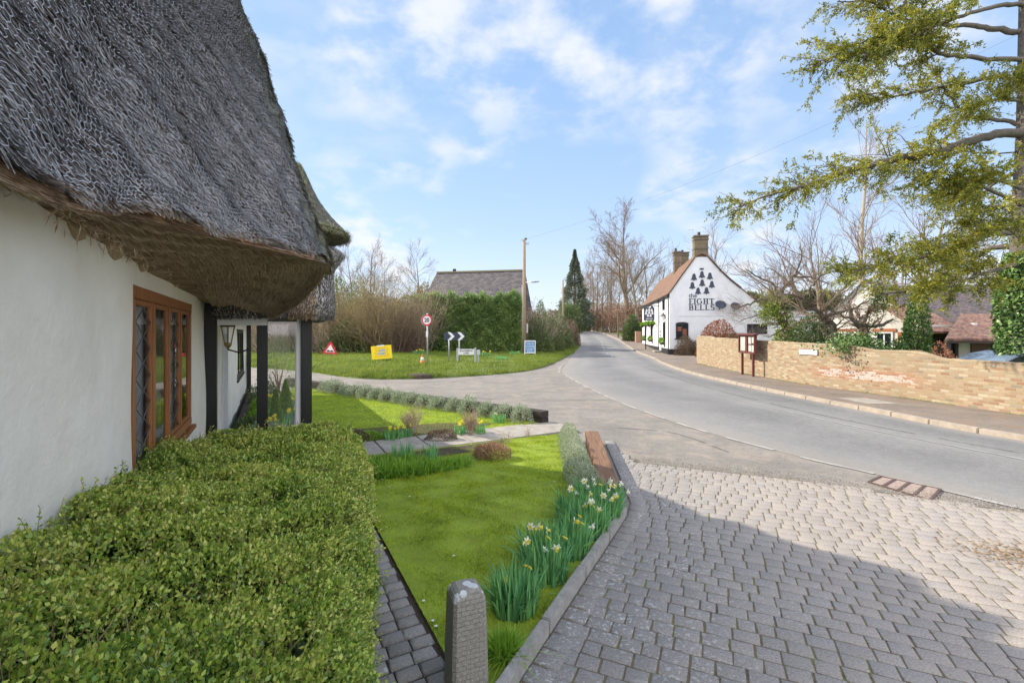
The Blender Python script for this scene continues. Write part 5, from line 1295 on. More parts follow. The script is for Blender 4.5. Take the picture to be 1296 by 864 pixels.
# yellow and white daffodils in the beds
for i, (px, py, nf, y_) in enumerate([(497, 556, 6, True), (512, 553, 4, True), (583, 549, 6, True), (606, 548, 4, True), (632, 534, 2, False)]):
    daffodil_clump(at(px, py), 40, nf, .20, ['yellow flowers at the left foot of the big bare shrub', 'yellow flowers under the big bare twiggy shrub', 'yellow flowers left of the smaller bare shrub', 'yellow flowers right of the smaller bare shrub', 'pale flower on the lit far lawn'][i], R, .09, y_, 0, None, fs=.035)

# cottage flower bed seen through the porch
for i, (s_, o_, h, r_, lb) in enumerate([(10.2, .08, .78, .13, 'slim golden-green conifer nearer the porch'), (11.9, .30, .80, .17, 'pointed golden-green dwarf conifer further from the porch')]):
    p = SU(s_, o_, .05); e = empty('dwarf_conifer', p, 0, lb + ', in the cottage flower bed', 'conifer'); n = 2600; Rr = rng(130 + i); t_ = Rr.uniform(0, 1, n); a = Rr.uniform(0, 6.283, n); rr = r_ * (1 - t_) ** .8 * Rr.uniform(.6, 1.1, n)
    cards('foliage', np.column_stack([np.cos(a) * rr, np.sin(a) * rr, t_ * h]), np.column_stack([np.cos(a) * .5, np.sin(a) * .5, np.full(n, 1.0)]), .06, .02, Rr, MAT['conifer_y'], e)
    MB().tube([(0, 0, 0), (0, 0, h * .8)], [.02, .006], 6).build('trunk', MAT['bark'], e)
for i, (s_, o_, mt, h, r_, lb) in enumerate([(9.3, -.15, 'lavender', .30, .32, 'grey-green spreading plant by the porch posts'), (9.9, -.35, 'shrub_green', .35, .3, 'dark green low bush against the cottage wall'), (10.9, -.2, 'bright_leaf', .3, .28, 'fresh green bush below the far cottage window'),
        (12.6, -.2, 'bright_leaf', .35, .3, 'pale flowering bush further along the cottage bed'), (9.4, .12, 'lavender', .22, .25, 'small silvery plant at the gravel path edge'), (14.6, -.2, 'shrub_green', .5, .4, 'green bush at the cottage corner'), (16.4, .2, 'shrub_green', 1.7, .55, 'tall dark evergreen bush beyond the cottage corner'), (13.5, .3, 'lavender', .3, .25, 'grey plant beyond the pointed conifer')]):
    p = SU(s_, o_, .05); leaf_bush('bed_plant', p, r_, r_, h, 1500, .06, .022, mt, lb, 'plant', seed=140 + i, up=.7)
for i, (s_, o_, nf) in enumerate([(9.9, .10, 6), (10.8, .22, 7), (11.2, -.05, 5), (12.4, .25, 6), (9.6, -.1, 4), (13.2, .0, 6)]):
    daffodil_clump(SU(s_, o_, .05), 50, nf, .30, ['yellow daffodils by the slim conifer', 'yellow daffodils between the two conifers', 'yellow daffodils behind the middle porch post', 'yellow daffodils past the pointed conifer', 'yellow daffodils just beyond the porch', 'yellow daffodils deep in the cottage bed'][i], R, .12, True, 0, None, fs=.05)
MAT['ochre_bits'] = leafy('lichened_buds', [(.14, .11, .045), (.26, .21, .07), (.36, .28, .10)], .15, .8)
MAT['copper_bits'] = leafy('copper_buds', [(.16, .09, .06), (.26, .16, .10), (.34, .23, .15)], .15, .8)
MAT['dark_conifer'] = leafy('dark_conifer_needles', [(.08, .12, .08), (.15, .18, .12), (.21, .23, .15)], .1, .8)
MAT['bright_olive'] = leafy('laurel_leaves', [(.12, .19, .03), (.22, .30, .04), (.34, .38, .07)], .3, .4, spec=.5)
MAT['blossom'] = leafy('blossom', [(.40, .38, .33), (.55, .53, .47), (.65, .63, .58)], .2, .8)
MAT['far_wood'] = leafy('distant_twigs', [(.16, .14, .10), (.22, .19, .14), (.20, .20, .13)], .1, .9)
MAT['cream'] = plain('cream_render', (.60, .57, .52), .8, nscale=2, var=.12)
MAT['brick_red'] = plain('orange_brick', (.36, .13, .06), .85, nscale=20, var=.3)
# ============================================================ BRICK WALL, NOTICE BOARD
wl_pts = np.array([(12.9, 2), (12.3, 6), (11.75, 10.4), (11.45, 12.9), (11.1, 14.6), (10.75, 16.6), (10.8, 21), (11.4, 28.1)], float)
dn = catmull(wl_pts, np.linspace(0, len(wl_pts) - 1, 900)); ar = np.concatenate([[0], np.cumsum(np.linalg.norm(np.diff(dn, axis=0), axis=1))])
def top_z(y):
    return float(np.interp(y, [2, 12.2, 12.9, 14.1, 14.9, 15.6, 24.6, 25.2, 25.8, 28.1], [1.25, 1.25, 1.43, 1.41, 1.53, 1.55, 1.66, 1.64, 1.72, 1.72]))
def s_at(y): return float(np.interp(y, dn[:, 1], ar))
WP = (s_at(13.0) - .3, s_at(16.3))
MAT['brick'] = brick_mat('buff_brick', [(.25, .13, .08), (.30, .21, .125), (.34, .26, .155), (.30, .24, .16), (.41, .33, .21), (.28, .17, .105), (.46, .39, .28), (.20, .17, .12)], (.28, .24, .18), patch=white_patch)
MAT['brick_plain'] = brick_mat('old_brick', [(.09, .07, .045), (.16, .125, .08), (.21, .17, .11)], (.14, .12, .10))
n_ = 240; ss = np.linspace(0, ar[-1], n_); px_ = np.interp(ss, ar, dn[:, 0]); py_ = np.interp(ss, ar, dn[:, 1]); R = rng(81)
vs, fs, uv = [], [], []
for i in range(n_):
    d_ = unit(np.array([[px_[min(i + 1, n_ - 1)] - px_[max(i - 1, 0)], py_[min(i + 1, n_ - 1)] - py_[max(i - 1, 0)]]]))[0]; nr = np.array([-d_[1], d_[0]]); tz = top_z(py_[i]) + R.normal() * .004; s_ = ss[i]
    prof = [(0, -.02, 0), (0, tz - .07, tz - .07), (-.004, tz - .05, tz - .05), (.0, tz - .01, tz - .01), (.06, tz + .012, tz + .05), (.16, tz + .012, tz + .15), (.235, tz - .01, tz + .22), (.235, 0, tz + .22 + tz)]
    for (o_, z_, vv_) in prof:
        w_ = .008 * math.sin(s_ * 1.9 + z_ * 2)
        vs.append((px_[i] - nr[0] * (o_ + w_) if nr[0] < 0 else px_[i] + nr[0] * (o_ + w_), py_[i] - nr[1] * (o_ + w_) if nr[0] < 0 else py_[i] + nr[1] * (o_ + w_), z_ + .03)); uv.append((s_, vv_))
    if i: fs += [((i - 1) * 8 + k, (i - 1) * 8 + k + 1, i * 8 + k + 1, i * 8 + k) for k in range(7)]
fs += [tuple(range(8)), tuple((n_ - 1) * 8 + k for k in reversed(range(8)))]
me = bpy.data.meshes.new('brick_wall'); me.from_pydata(vs, [], fs); u_ = me.uv_layers.new(name='UVMap'); li = np.zeros(len(me.loops), np.int32); me.loops.foreach_get('vertex_index', li); u_.data.foreach_set('uv', np.array(uv, np.float32)[li].ravel())
for p in me.polygons: p.use_smooth = False
wall = link('brick_wall', me, MAT['brick']); tag(wall, 'long buff brick boundary wall with flaking white paint and a stepped top', 'wall')
# weeds at the foot of the wall
R = rng(82); n = 2600; sy = R.uniform(0, ar[-1], n); P = np.column_stack([np.interp(sy, ar, dn[:, 0]) - np.abs(R.normal(size=n)) * .06 - .01, np.interp(sy, ar, dn[:, 1]), np.full(n, .085)]); keep = np.sin(sy * 1.3) + np.sin(sy * 3.1) > -.2
stuff(link('wall_foot_weeds', blades_mesh('wall_foot_weeds', P[keep], .05, .006, .8, R), MAT['verge']), 'scruffy weeds and grass growing along the foot of the brick wall', 'weeds')

def face_wall(y, off=.0, z=0):      # frame on the wall's road side: x towards camera, normal to the road
    x = float(np.interp(y, dn[:, 1], dn[:, 0])); return Vector((x - off, y, z))
# name plate on the wall
yy = 16.35; p0 = face_wall(16.95, .03, 1.27); p1 = face_wall(16.05, .03, 1.27)
a_ = math.atan2(p1.y - p0.y, p1.x - p0.x); pl = empty('street_name_plate', (p0 + p1) / 2, a_, 'small white street name plate fixed to the buff brick wall', 'sign')
MB().box((0, -.0, 0), (.92, .02, .17)).build('plate', MAT['white_paint'], pl); MB().box((0, .004, 0), (.95, .012, .195)).build('rim', MAT['black_paint'], pl)

# notice board
ya, yb = 20.7, 19.3; pa, pb = face_wall(ya, .42), face_wall(yb, .42); an = math.atan2(pb.y - pa.y, pb.x - pa.x); c_ = (pa + pb) / 2
nb = empty('notice_board', (c_.x, c_.y, .09), an, 'brown two-door parish notice board on two posts before the brick wall', 'notice board')
maroon = plain('maroon_timber', (.115, .035, .028), .55, nscale=14, var=.25)
for sx_ in (-.50, .50): MB().box((sx_, .02, .50), (.085, .085, 1.0)).build('post', maroon, nb, bevel=.006)
W_, Z0_, Z1_ = 1.50, .97, 1.80
MB().box((0, .03, (Z0_ + Z1_) / 2), (W_, .05, Z1_ - Z0_)).build('back_panel', maroon, nb)
mb = MB(); mb.add([(-W_ / 2 - .05, -.12, Z1_ + .005), (W_ / 2 + .05, -.12, Z1_ + .005), (W_ / 2 + .05, .09, Z1_ + .06), (-W_ / 2 - .05, .09, Z1_ + .06), (-W_ / 2 - .05, -.12, Z1_ - .03), (W_ / 2 + .05, -.12, Z1_ - .03), (W_ / 2 + .05, .09, Z1_ - .03), (-W_ / 2 - .05, .09, Z1_ - .03)], [(0, 1, 2, 3), (4, 7, 6, 5), (0, 4, 5, 1), (1, 5, 6, 2), (2, 6, 7, 3), (3, 7, 4, 0)]); mb.build('cover_board', maroon, nb)
for sg in (-1, 1):
    x0, x1 = (-W_ / 2, -.012) if sg < 0 else (.012, W_ / 2); mb = MB(); f_ = .075; y_ = -.02
    for (a0, a1, b0, b1) in ((x0, x0 + f_, Z0_, Z1_), (x1 - f_, x1, Z0_, Z1_), (x0 + f_, x1 - f_, Z0_, Z0_ + f_), (x0 + f_, x1 - f_, Z1_ - f_, Z1_)): mb.box(((a0 + a1) / 2, y_, (b0 + b1) / 2), (a1 - a0, .07, b1 - b0))
    dr_ = mb.build('door', maroon, nb, bevel=.005)
    mb = MB(); R = rng(83 + sg)
    if sg < 0:
        MB().box((x0 + .36, .0, (Z0_ + Z1_) / 2), (.50, .004, Z1_ - Z0_ - .2)).build('poster', MAT['paper'], dr_); MB().box((x0 + .42, -.006, Z1_ - .24), (.30, .004, .22)).build('poster', MAT['white_paint'], dr_)
    else:
        for (px_q, pz_q, w_q, h_q) in ((.21, .60, .24, .30), (.50, .62, .22, .26), (.22, .26, .24, .28), (.48, .25, .20, .30)): MB().box((x0 + px_q, .0, Z0_ + pz_q - .03), (w_q, .004, h_q)).build('poster', MAT['white_paint'], dr_)
    MB().add([(x0 + f_, -.03, Z0_ + f_), (x1 - f_, -.03, Z0_ + f_), (x1 - f_, -.03, Z1_ - f_), (x0 + f_, -.03, Z1_ - f_)], [(0, 1, 2, 3)]).build('pane', MAT['glass'], dr_)

# ============================================================ SIGNS ON THE VERGE
def vloc(px, d): x_ = (px - CX) / F * d; return Vector((x_, d, verge_z(x_, d) - .02))
def disc(r, n=32): return [(r * math.cos(2 * math.pi * k / n), r * math.sin(2 * math.pi * k / n)) for k in range(n)]
def Mv(x=0, y=0, z=0): return XZ((x, y, z), 0)       # local plane: x right, z up, normal to -y
p = vloc(541, 24.2); t = empty('speed_limit_sign', p, math.radians(-14), 'round red and white 20 speed limit sign on a grey pole', 'road sign')
MB().tube([(0, 0, 0), (0, 0, 2.72)], .038, 10).build('pole', MAT['galv'], t, smooth=True)
MB().prism(disc(.30), .0, .012, Mv(0, -.062, 2.36)).build('sign_face', MAT['red'], t); MB().prism(disc(.225), .0, .004, Mv(0, -.0745, 2.36)).build('sign_centre', MAT['white_paint'], t)
put_text('20', .30, Mv(0, -.081, 2.355), MAT['black_paint'], t, name='numerals', bold=.008, squeeze=.95)
MB().prism(disc(.30), .0, .012, Mv(-.10, .075, 2.36)).build('rear_sign', MAT['galv'], t); MB().box((0, -.05, 1.62), (.12, .02, .32)).build('number_plate', MAT['white_paint'], t)
# cone
p = vloc(534.5, 24.4); t = empty('traffic_cone', p, .3, 'orange and white traffic cone at the foot of the speed limit pole', 'traffic cone')
MB().box((0, 0, .025), (.34, .34, .045)).build('base', MAT['orange'], t, bevel=.01); MB().lathe([(.135, 0), (.108, .14)], (0, 0, .045), 18).build('body', MAT['orange'], t, smooth=True)
MB().lathe([(.108, .14), (.065, .34)], (0, 0, .045), 18).build('sleeve', MAT['white_paint'], t, smooth=True); MB().lathe([(.065, .34), (.035, .46), (.03, .47)], (0, 0, .045), 18).build('tip', MAT['orange'], t, smooth=True)
# chevron
p = vloc(575, 26.2); t = empty('chevron_sign', p, math.radians(-3), 'black and white double chevron sign on two posts in front of the hedge', 'road sign')
for x_ in (-.32, .28): MB().tube([(x_, .05, 0), (x_, .05, 1.75)], .04, 10).build('post', MAT['galv'], t, smooth=True)
MB().box((0, 0, 1.50), (1.22, .02, .46)).build('sign_face', MAT['navy'], t, bevel=.004)
for x_ in (-.15, .42):
    q = [(x_ - .24, .225), (x_ - .05, .225), (x_ + .17, 0), (x_ - .05, -.225), (x_ - .24, -.225), (x_ - .02, 0)]; MB().prism(q, 0, .004, Mv(0, -.0105, 1.50)).build('chevron', MAT['white_paint'], t)
# street name sign
p = vloc(590, 25.9); t = empty('street_name_sign', p, math.radians(4), 'low white street name sign between two grey posts on the verge', 'road sign')
for x_ in (-.50, .51): MB().box((x_, .03, .42), (.11, .09, .84 if x_ < 0 else .88)).build('post', MAT['galv'], t, bevel=.01)
MB().box((0, -.0, .62), (.90, .025, .33)).build('sign_face', MAT['white_paint'], t, bevel=.004)
put_text('BLACKSMITHS', .125, Mv(0, -.014, .685), MAT['black_paint'], t, bold=.003, squeeze=.92); put_text('LANE', .125, Mv(0, -.014, .55), MAT['black_paint'], t, bold=.003)
p = vloc(605.5, 26.0); t = empty('marker_post', p, 0, 'small grey utility marker box on a short post beside the street sign', 'marker post')
MB().box((0, 0, .25), (.09, .07, .5)).build('post', MAT['galv'], t, bevel=.006); MB().box((0, -.02, .62), (.20, .09, .30)).build('box', plain('pale_grey_box', (.42, .44, .44), .6), t, bevel=.01)
# triangular warning sign
p = vloc(417.5, 30.5); t = empty('warning_sign', p, math.radians(6), 'red triangular road hump warning sign leaning on the grass verge', 'road sign')
T_ = Mv(0, 0, .20) @ Matrix.Rotation(math.radians(-5), 4, 'Z')
def tri(s_): return [(-s_, -.0 + (.52 - s_) * .577), (s_, (.52 - s_) * .577), (0, s_ * 1.732 + (.52 - s_) * .577)]
MB().prism(tri(.50), 0, .02, T_).build('sign_face', MAT['red'], t, bevel=.006)
q = [(-.30, .125), (.30, .125), (0, .645)]; MB().prism(q, .021, .024, T_).build('sign_centre', MAT['white_paint'], t)
q = [(-.22, .15), (.22, .15), (.22, .20), (.16, .25), (.10, .27), (.03, .21), (-.03, .21), (-.10, .27), (-.16, .25), (-.22, .20)]; MB().prism(q, .025, .028, T_).build('hump_symbol', MAT['black_paint'], t)
mb = MB(); mb.bar((-.25, .02, .2), (-.3, .02, -.02), .03); mb.bar((.25, .02, .2), (.3, .02, -.02), .03); mb.bar((0, .02, .6), (0, .42, -.02), .03); mb.build('stand', MAT['galv'], t)
# yellow information sign
p = vloc(483, 25.2); t = empty('yellow_sign', p, math.radians(2), 'yellow roadworks information board tilted on a black frame', 'road sign')
T_ = Mv(0, 0, .55) @ Matrix.Rotation(math.radians(5), 4, 'Z')
MB().prism([(-.56, -.37), (.56, -.37), (.56, .37), (-.56, .37)], 0, .02, T_).build('sign_face', MAT['yellow'], t, bevel=.004)
R = rng(84); mb = MB()
for k, zz in enumerate((.24, .15, .06, -.04, -.14, -.24)):
    x_ = -.42 + R.uniform(0, .1)
    while x_ < .40 - R.uniform(0, .12): w_ = R.uniform(.05, .13); mb.prism([(x_, zz), (x_ + w_, zz), (x_ + w_, zz + .028), (x_, zz + .028)], .021, .0225, T_); x_ += w_ + .035
mb.build('print_lines', plain('red_print', (.50, .16, .03), .5), t)
for (x0, x1, z0, z1) in ((-.12, .20, .03, .16), (-.22, .18, -.14, -.01)): MB().prism([(x0, z0), (x1, z0), (x1, z1), (x0, z1)], .0235, .0255, T_).build('stuck_label', plain('pale_blue_label', (.30, .38, .44), .5), t)
MB().prism([(-.22, .33), (.18, .33), (.18, .40), (-.22, .40)], .022, .026, T_).build('top_label', MAT['white_paint'], t)
mb = MB(); mb.bar((-.48, .03, .25), (-.50, .03, -.02), .035); mb.bar((.48, .03, .3), (.50, .03, -.02), .035); mb.bar((0, .02, .8), (0, .45, 0), .03); mb.bar((-.5, .03, .28), (.5, .03, .36), .03); mb.build('stand', MAT['black_paint'], t); MB().box((.36, .02, .09), (.30, .2, .12)).build('sandbag', MAT['black_paint'], t, bevel=.04)
# A-board
p = vloc(671, 34.6); t = empty('pavement_board', p, math.radians(-8), 'blue chalked A-frame board with white frame beside the telegraph pole', 'A-board')
Rt = Matrix.Rotation(math.radians(-10), 3, 'X')
def ab(mb, x0, x1, z0, z1, y_, th): mb.box(Rt @ Vector(((x0 + x1) / 2, y_, (z0 + z1) / 2)), (x1 - x0, th, z1 - z0), M=Rt)
mb = MB(); ab(mb, -.42, -.36, 0, 1.12, -.22, .04); ab(mb, .36, .42, 0, 1.12, -.22, .04); ab(mb, -.36, .36, 1.06, 1.12, -.22, .04); ab(mb, -.36, .36, .14, .20, -.22, .04); mb.build('frame', MAT['white_paint'], t)
mb = MB(); ab(mb, -.36, .36, .20, 1.06, -.215, .02); mb.build('board', MAT['sign_blue'], t)
R = rng(85); mb = MB()
for zz in (.96, .84, .72, .60, .48, .36, .27):
    x_ = -.30 + R.uniform(0, .08)
    while x_ < .22: w_ = R.uniform(.05, .16); ab(mb, x_, x_ + w_, zz - .026, zz + .026, -.2275, .003); x_ += w_ + .04
mb.build('chalk_lines', plain('chalk', (.45, .56, .68), .8), t)
Rb = Matrix.Rotation(math.radians(13), 3, 'X'); mb = MB(); mb.box(Rb @ Vector((0, .25, .54)), (.84, .03, 1.06), M=Rb); mb.build('rear_board', MAT['black_paint'], t)
# telegraph poles, lamp
def pole(px, d, h, r, label, cat='telegraph pole'):
    x_ = (px - CX) / F * d; t = empty('telegraph_pole', (x_, d, hz(d)), .2, label, cat)
    MB().tube([(0, 0, 0), (0, 0, h * .5), (0, 0, h)], [r, r * .86, r * .68], 12).build('shaft', MAT['tan_wood'], t, smooth=True); return t
t = pole(663.5, 36, 9.35, .165, 'tall brown timber telegraph pole standing in the hedge beside the A-board')
mb = MB(); mb.box((.22, 0, 9.0), (.34, .10, .14)); mb.box((-.2, 0, 9.25), (.16, .06, .06)); mb.build('insulator_bracket', MAT['galv'], t); MB().box((.21, -.12, 2.3), (.12, .08, .75)).build('junction_box', MAT['galv'], t)
MB().tube([(.12, 0, 9.3), (.12, 0, 9.42)], .1, 8).build('pole_cap', MAT['black_paint'], t)
t2 = pole(712.5, 58, 8.1, .14, 'further telegraph pole rising behind the roadside hedge')
x_ = (782.4 - CX) / F * 70; t3 = empty('telegraph_pole', (x_, 70, hz(70)), 0, 'short dark timber post on the verge under the big bare tree', 'post'); MB().tube([(0, 0, 0), (0, 0, 4.1)], [.14, .11], 10).build('shaft', MAT['bark'], t3)
# street lamp, its column hidden by the hedge
lp_ = PZ(677, 356.5, 40); t = empty('street_lamp', (((661 - CX) / F * 41), 41, 0), 0, 'slim street lamp head reaching out to the right of the telegraph pole', 'street lamp'); o_ = Vector(t.location)
MB().tube([(0, 0, 0), (0, 0, 6.2), (.25, -.2, 6.42), (lp_.x - o_.x - .35, lp_.y - o_.y, lp_.z - o_.z)], [.06, .05, .035, .03], 8).build('column', MAT['galv'], t)
o = MB().lathe([(.01, -.42), (.10, -.30), (.14, 0), (.10, .32), (.02, .42)], n=10).build('lamp_head', MAT['galv'], t, smooth=True); o.location = lp_ - o_; o.rotation_euler = (0, math.radians(86), 0); o.scale = (.6, 1, 1)
# overhead wire to the telegraph pole
A0 = PZ(663.5, 303, 36); B0 = PZ(1296, 40, 20); pts = []
for k in range(33): f = k / 32; q = A0.lerp(B0, f); q.z -= 1.4 * 4 * f * (1 - f) * .55; pts.append(q)
o = MB().tube(pts, .006, 4).build('overhead_wire', plain('cable', (.16, .18, .20), .6)); tag(o, 'thin overhead cable crossing the sky to the telegraph pole', 'cable')
x_ = 3.55; p = Vector(D(705.8, 43)); p.z = verge_z(p.x, p.y); o = MB().lathe([(.07, 0), (.07, .42), (.05, .46)], n=10).build('verge_marker', MAT['yellow'], loc=p); tag(o, 'small yellow marker post on the verge by the roadside hedge', 'marker post')

# ============================================================ THE PUB
A_DIR = math.atan2(-.165, .986)
pub = empty('pub', (13.3, 38.4, 0), A_DIR, 'white painted public house with a tiled roof and eight bells on its gable', 'pub')
m, nt, b = new_mat('painted_brick'); v = coord(nt); br = nt.nodes.new('ShaderNodeTexBrick'); mp = nd(nt, 'ShaderNodeMapping', Vector=v); mp.inputs['Rotation'].default_value = (math.pi / 2, 0, 0); nt.links.new(mp.outputs[0], br.inputs['Vector'])
br.inputs['Scale'].default_value = 1; br.inputs['Brick Width'].default_value = .23; br.inputs['Row Height'].default_value = .076; br.inputs['Mortar Size'].default_value = .006
f = noise(nt, v, 1.2, 6, .65); c = ramp(nt, f, [(.3, (.56, .575, .60)), (.7, (.68, .695, .71))]); nt.links.new(c, b.inputs['Base Color']); b.inputs['Roughness'].default_value = .7
bump(nt, b, mth(nt, 'SUBTRACT', noise(nt, v, 3, 5, .6), mth(nt, 'MULTIPLY', br.outputs['Fac'], .25)), .35, .03); MAT['pub_wall'] = m
def tile_mat(name, cols, w=.17, h=.10):
    m, nt, b = new_mat(name); v = coord(nt, 'UV'); br = nt.nodes.new('ShaderNodeTexBrick'); nt.links.new(v, br.inputs['Vector']); br.inputs['Scale'].default_value = 1; br.inputs['Brick Width'].default_value = w; br.inputs['Row Height'].default_value = h; br.inputs['Mortar Size'].default_value = .006
    br.inputs['Color1'].default_value = (0, 0, 0, 1); br.inputs['Color2'].default_value = (1, 1, 1, 1)
    c = ramp(nt, br.outputs['Color'], [(i / (len(cols) - 1), q) for i, q in enumerate(cols)]); f = noise(nt, v, .8, 5, .65); c = mixc_(nt, ramp(nt, f, [(.35, (0, 0, 0)), (.75, (.75, .75, .75))]), c, cols[0])
    lic = ramp(nt, noise(nt, v, 4, 5, .7), [(.62, (0, 0, 0)), (.70, (.55, .55, .55))]); c = mixc_(nt, lic, c, (.42, .40, .30)); c = mixc_(nt, br.outputs['Fac'], c, tuple(x * .3 for x in cols[0]))
    nt.links.new(c, b.inputs['Base Color']); b.inputs['Roughness'].default_value = .85; bump(nt, b, mth(nt, 'SUBTRACT', f, br.outputs['Fac']), .7, .02); return m
MAT['tile_orange'] = tile_mat('orange_tiles', [(.13, .07, .045), (.20, .105, .06), (.25, .14, .08), (.18, .12, .08)])
MAT['tile_brown'] = tile_mat('brown_tiles', [(.12, .065, .055), (.23, .12, .09), (.32, .17, .11), (.30, .22, .16)])
MAT['tile_dark'] = tile_mat('dark_tiles', [(.055, .05, .06), (.10, .085, .085), (.17, .12, .10), (.13, .11, .11)])
MAT['slate'] = tile_mat('dark_slate', [(.045, .045, .055), (.09, .09, .10), (.14, .13, .13)], .3, .2)
MAT['barn_slate'] = tile_mat('weathered_slate', [(.055, .05, .055), (.10, .09, .09), (.15, .13, .12)], .35, .22)
GP = [(0, 0), (13.6, 0), (13.6, 3.7), (8.0, 3.7), (7.1, 4.3), (6.3, 4.95), (5.6, 5.65), (4.9, 6.25), (4.2, 6.95), (3.6, 7.65), (3.1, 8.25), (2.0, 8.25), (1.45, 7.45), (.95, 6.75), (.45, 6.0), (0, 5.35)]
holes_g = [(.5, 1.5, 1.42, 2.80), (6.1, 7.62, 1.85, 2.66)]
bm = bmesh.new(); vs_ = [bm.verts.new((x_, 0, z_)) for x_, z_ in GP]; f0 = bm.faces.new(list(reversed(vs_))); me = bpy.data.meshes.new('gable_wall')
bm.to_mesh(me); bm.free(); gw = link('gable_wall', me, MAT['pub_wall'], pub)
mb = MB(); L_ = 19.6
mb.add([(0, 0, 0), (0, L_, 0), (0, L_, 5.35), (0, 0, 5.35)], [(0, 1, 2, 3)]); mb.build('front_wall', MAT['pub_wall'], pub); mb = MB(); mb.add([(0, L_, 0), (5.6, L_, 0), (5.6, L_, 5.6), (2.6, L_, 8.25), (0, L_, 5.35)], [(0, 1, 2, 3, 4)]); mb.build('end_wall', MAT['pub_wall'], pub); mb = MB(); mb.add([(13.6, 0, 0), (13.6, 6, 0), (13.6, 6, 3.7), (13.6, 0, 3.7)], [(0, 1, 2, 3)])
mb.build('wing_wall', MAT['pub_wall'], pub)
mb = MB(); mb.box((6.8, -.02, .28), (13.64, .04, .56)); mb.box((-.02, L_ / 2, .28), (.04, L_, .56)); mb.build('plinth', MAT['black_paint'], pub)
def roof_sheet(name, prof, y0, y1, mat, parent, thick=.09, n=1, dz=None):
    """prof (x,z) list swept along y, with uv for tile courses"""
    vs, fs, uv = [], [], []; m_ = len(prof); L = [0]
    for a_, b_ in zip(prof[:-1], prof[1:]): L.append(L[-1] + math.hypot(b_[0] - a_[0], b_[1] - a_[1]))
    for k, y_ in enumerate(np.linspace(y0, y1, n + 1)):
        s_ = .04 * math.sin(y_ * .8) if n > 1 else 0
        for i, (x_, z_) in enumerate(prof): vs.append((x_, y_, z_ + s_)); uv.append((y_, L[i]))
        for i, (x_, z_) in enumerate(prof): vs.append((x_, y_, z_ + s_ - thick)); uv.append((y_, L[i]))
        if k:
            a0, b0 = (k - 1) * 2 * m_, k * 2 * m_
            fs += [(a0 + i, b0 + i, b0 + i + 1, a0 + i + 1) for i in range(m_ - 1)] + [(a0 + m_ + i + 1, b0 + m_ + i + 1, b0 + m_ + i, a0 + m_ + i) for i in range(m_ - 1)] + [(a0, a0 + m_, b0 + m_, b0), (a0 + m_ - 1, b0 + m_ - 1, b0 + 2 * m_ - 1, a0 + 2 * m_ - 1)]
    for a0 in (0, n * 2 * m_): fs += [(a0 + i, a0 + i + 1, a0 + m_ + i + 1, a0 + m_ + i) for i in range(m_ - 1)]
    me = bpy.data.meshes.new(name); me.from_pydata(vs, [], fs); u_ = me.uv_layers.new(name='UVMap'); li = np.zeros(len(me.loops), np.int32); me.loops.foreach_get('vertex_index', li); u_.data.foreach_set('uv', np.array(uv, np.float32)[li].ravel()); me.update()
    return link(name, me, mat, parent)
roof_sheet('roof', [(-.28, 5.12), (0, 5.44), (.45, 6.09), (.95, 6.84), (1.45, 7.54), (2.0, 8.33), (2.55, 8.6), (3.1, 8.33), (3.6, 7.73), (4.2, 7.03), (4.9, 6.33), (5.65, 5.7)], -.10, L_ + .15, MAT['tile_orange'], pub, n=30)
roof_sheet('lean_roof', [(5.6, 5.70), (6.3, 5.03), (7.1, 4.38), (8.0, 3.78), (8.2, 3.7)], -.06, 7, MAT['tile_orange'], pub); roof_sheet('flat_roof', [(8.0, 3.80), (13.7, 3.80)], -.08, 6, MAT['slate'], pub)
mb = MB(); 
for a_, b_ in zip([(0, 5.36), (.45, 6.01), (.95, 6.76), (1.45, 7.46), (2.0, 8.25)][:-1], [(.45, 6.01), (.95, 6.76), (1.45, 7.46), (2.0, 8.25)]): mb.bar((a_[0], -.055, a_[1] - .03), (b_[0], -.055, b_[1] - .03), .08, .10)
mb.build('verge_board', MAT['dark_wood'], pub); mb = MB(); rp_ = [(3.1, 8.25), (3.6, 7.65), (4.2, 6.95), (4.9, 6.25), (5.6, 5.65)]
for a_, b_ in zip(rp_[:-1], rp_[1:]): mb.bar((a_[0], -.055, a_[1] - .03), (b_[0], -.055, b_[1] - .03), .08, .10)
mb.build('verge_board', MAT['dark_wood'], pub)
def chimney(x, y, z0, z1, w, d_, parent):
    vs = []; e = None; mb = MB(); mb.box((x, y, (z0 + z1) / 2), (w, d_, z1 - z0)); 
    me_o = mb.build('chimney', MAT['brick_plain'], parent); me = me_o.data; u_ = me.uv_layers.new(name='UVMap')
    for p_ in me.polygons:
        for li_ in p_.loop_indices:
            co = me.vertices[me.loops[li_].vertex_index].co; u_.data[li_].uv = ((co.x if abs(p_.normal.y) > .5 else co.y), co.z)
    for k, (zz, ww) in enumerate(((z1 - .28, .10), (z1 - .02, .14), (z1 - 1.05, .06))):
        o_ = MB().box((x, y, zz), (w + ww, d_ + ww, .13)).build('brick_band', plain('sooty_brick', (.13, .105, .08), .9, nscale=6, var=.4), me_o)
    MB().lathe([(.13, 0), (.11, .28), (.13, .32)], (x - .1, y, z1 + .04), 10).build('pot', MAT['dark_wood'], me_o)
    return me_o
chimney(2.55, .45, 7.9, 10.05, 1.08, .75, pub); chimney(3.0, 9.6, 7.2, 10.15, .75, 1.5, pub); chimney(1.9, 7.2, 7.6, 9.9, .6, .8, pub)
mb = MB(); mb.tube([(1.95, .5, 9.6), (1.95, .5, 10.7)], .02, 5); mb.bar((1.5, .5, 10.65), (2.1, .5, 10.65), .02); mb.bar((1.7, .3, 10.65), (1.7, .8, 10.65), .02); mb.build('aerial', MAT['galv'], pub)
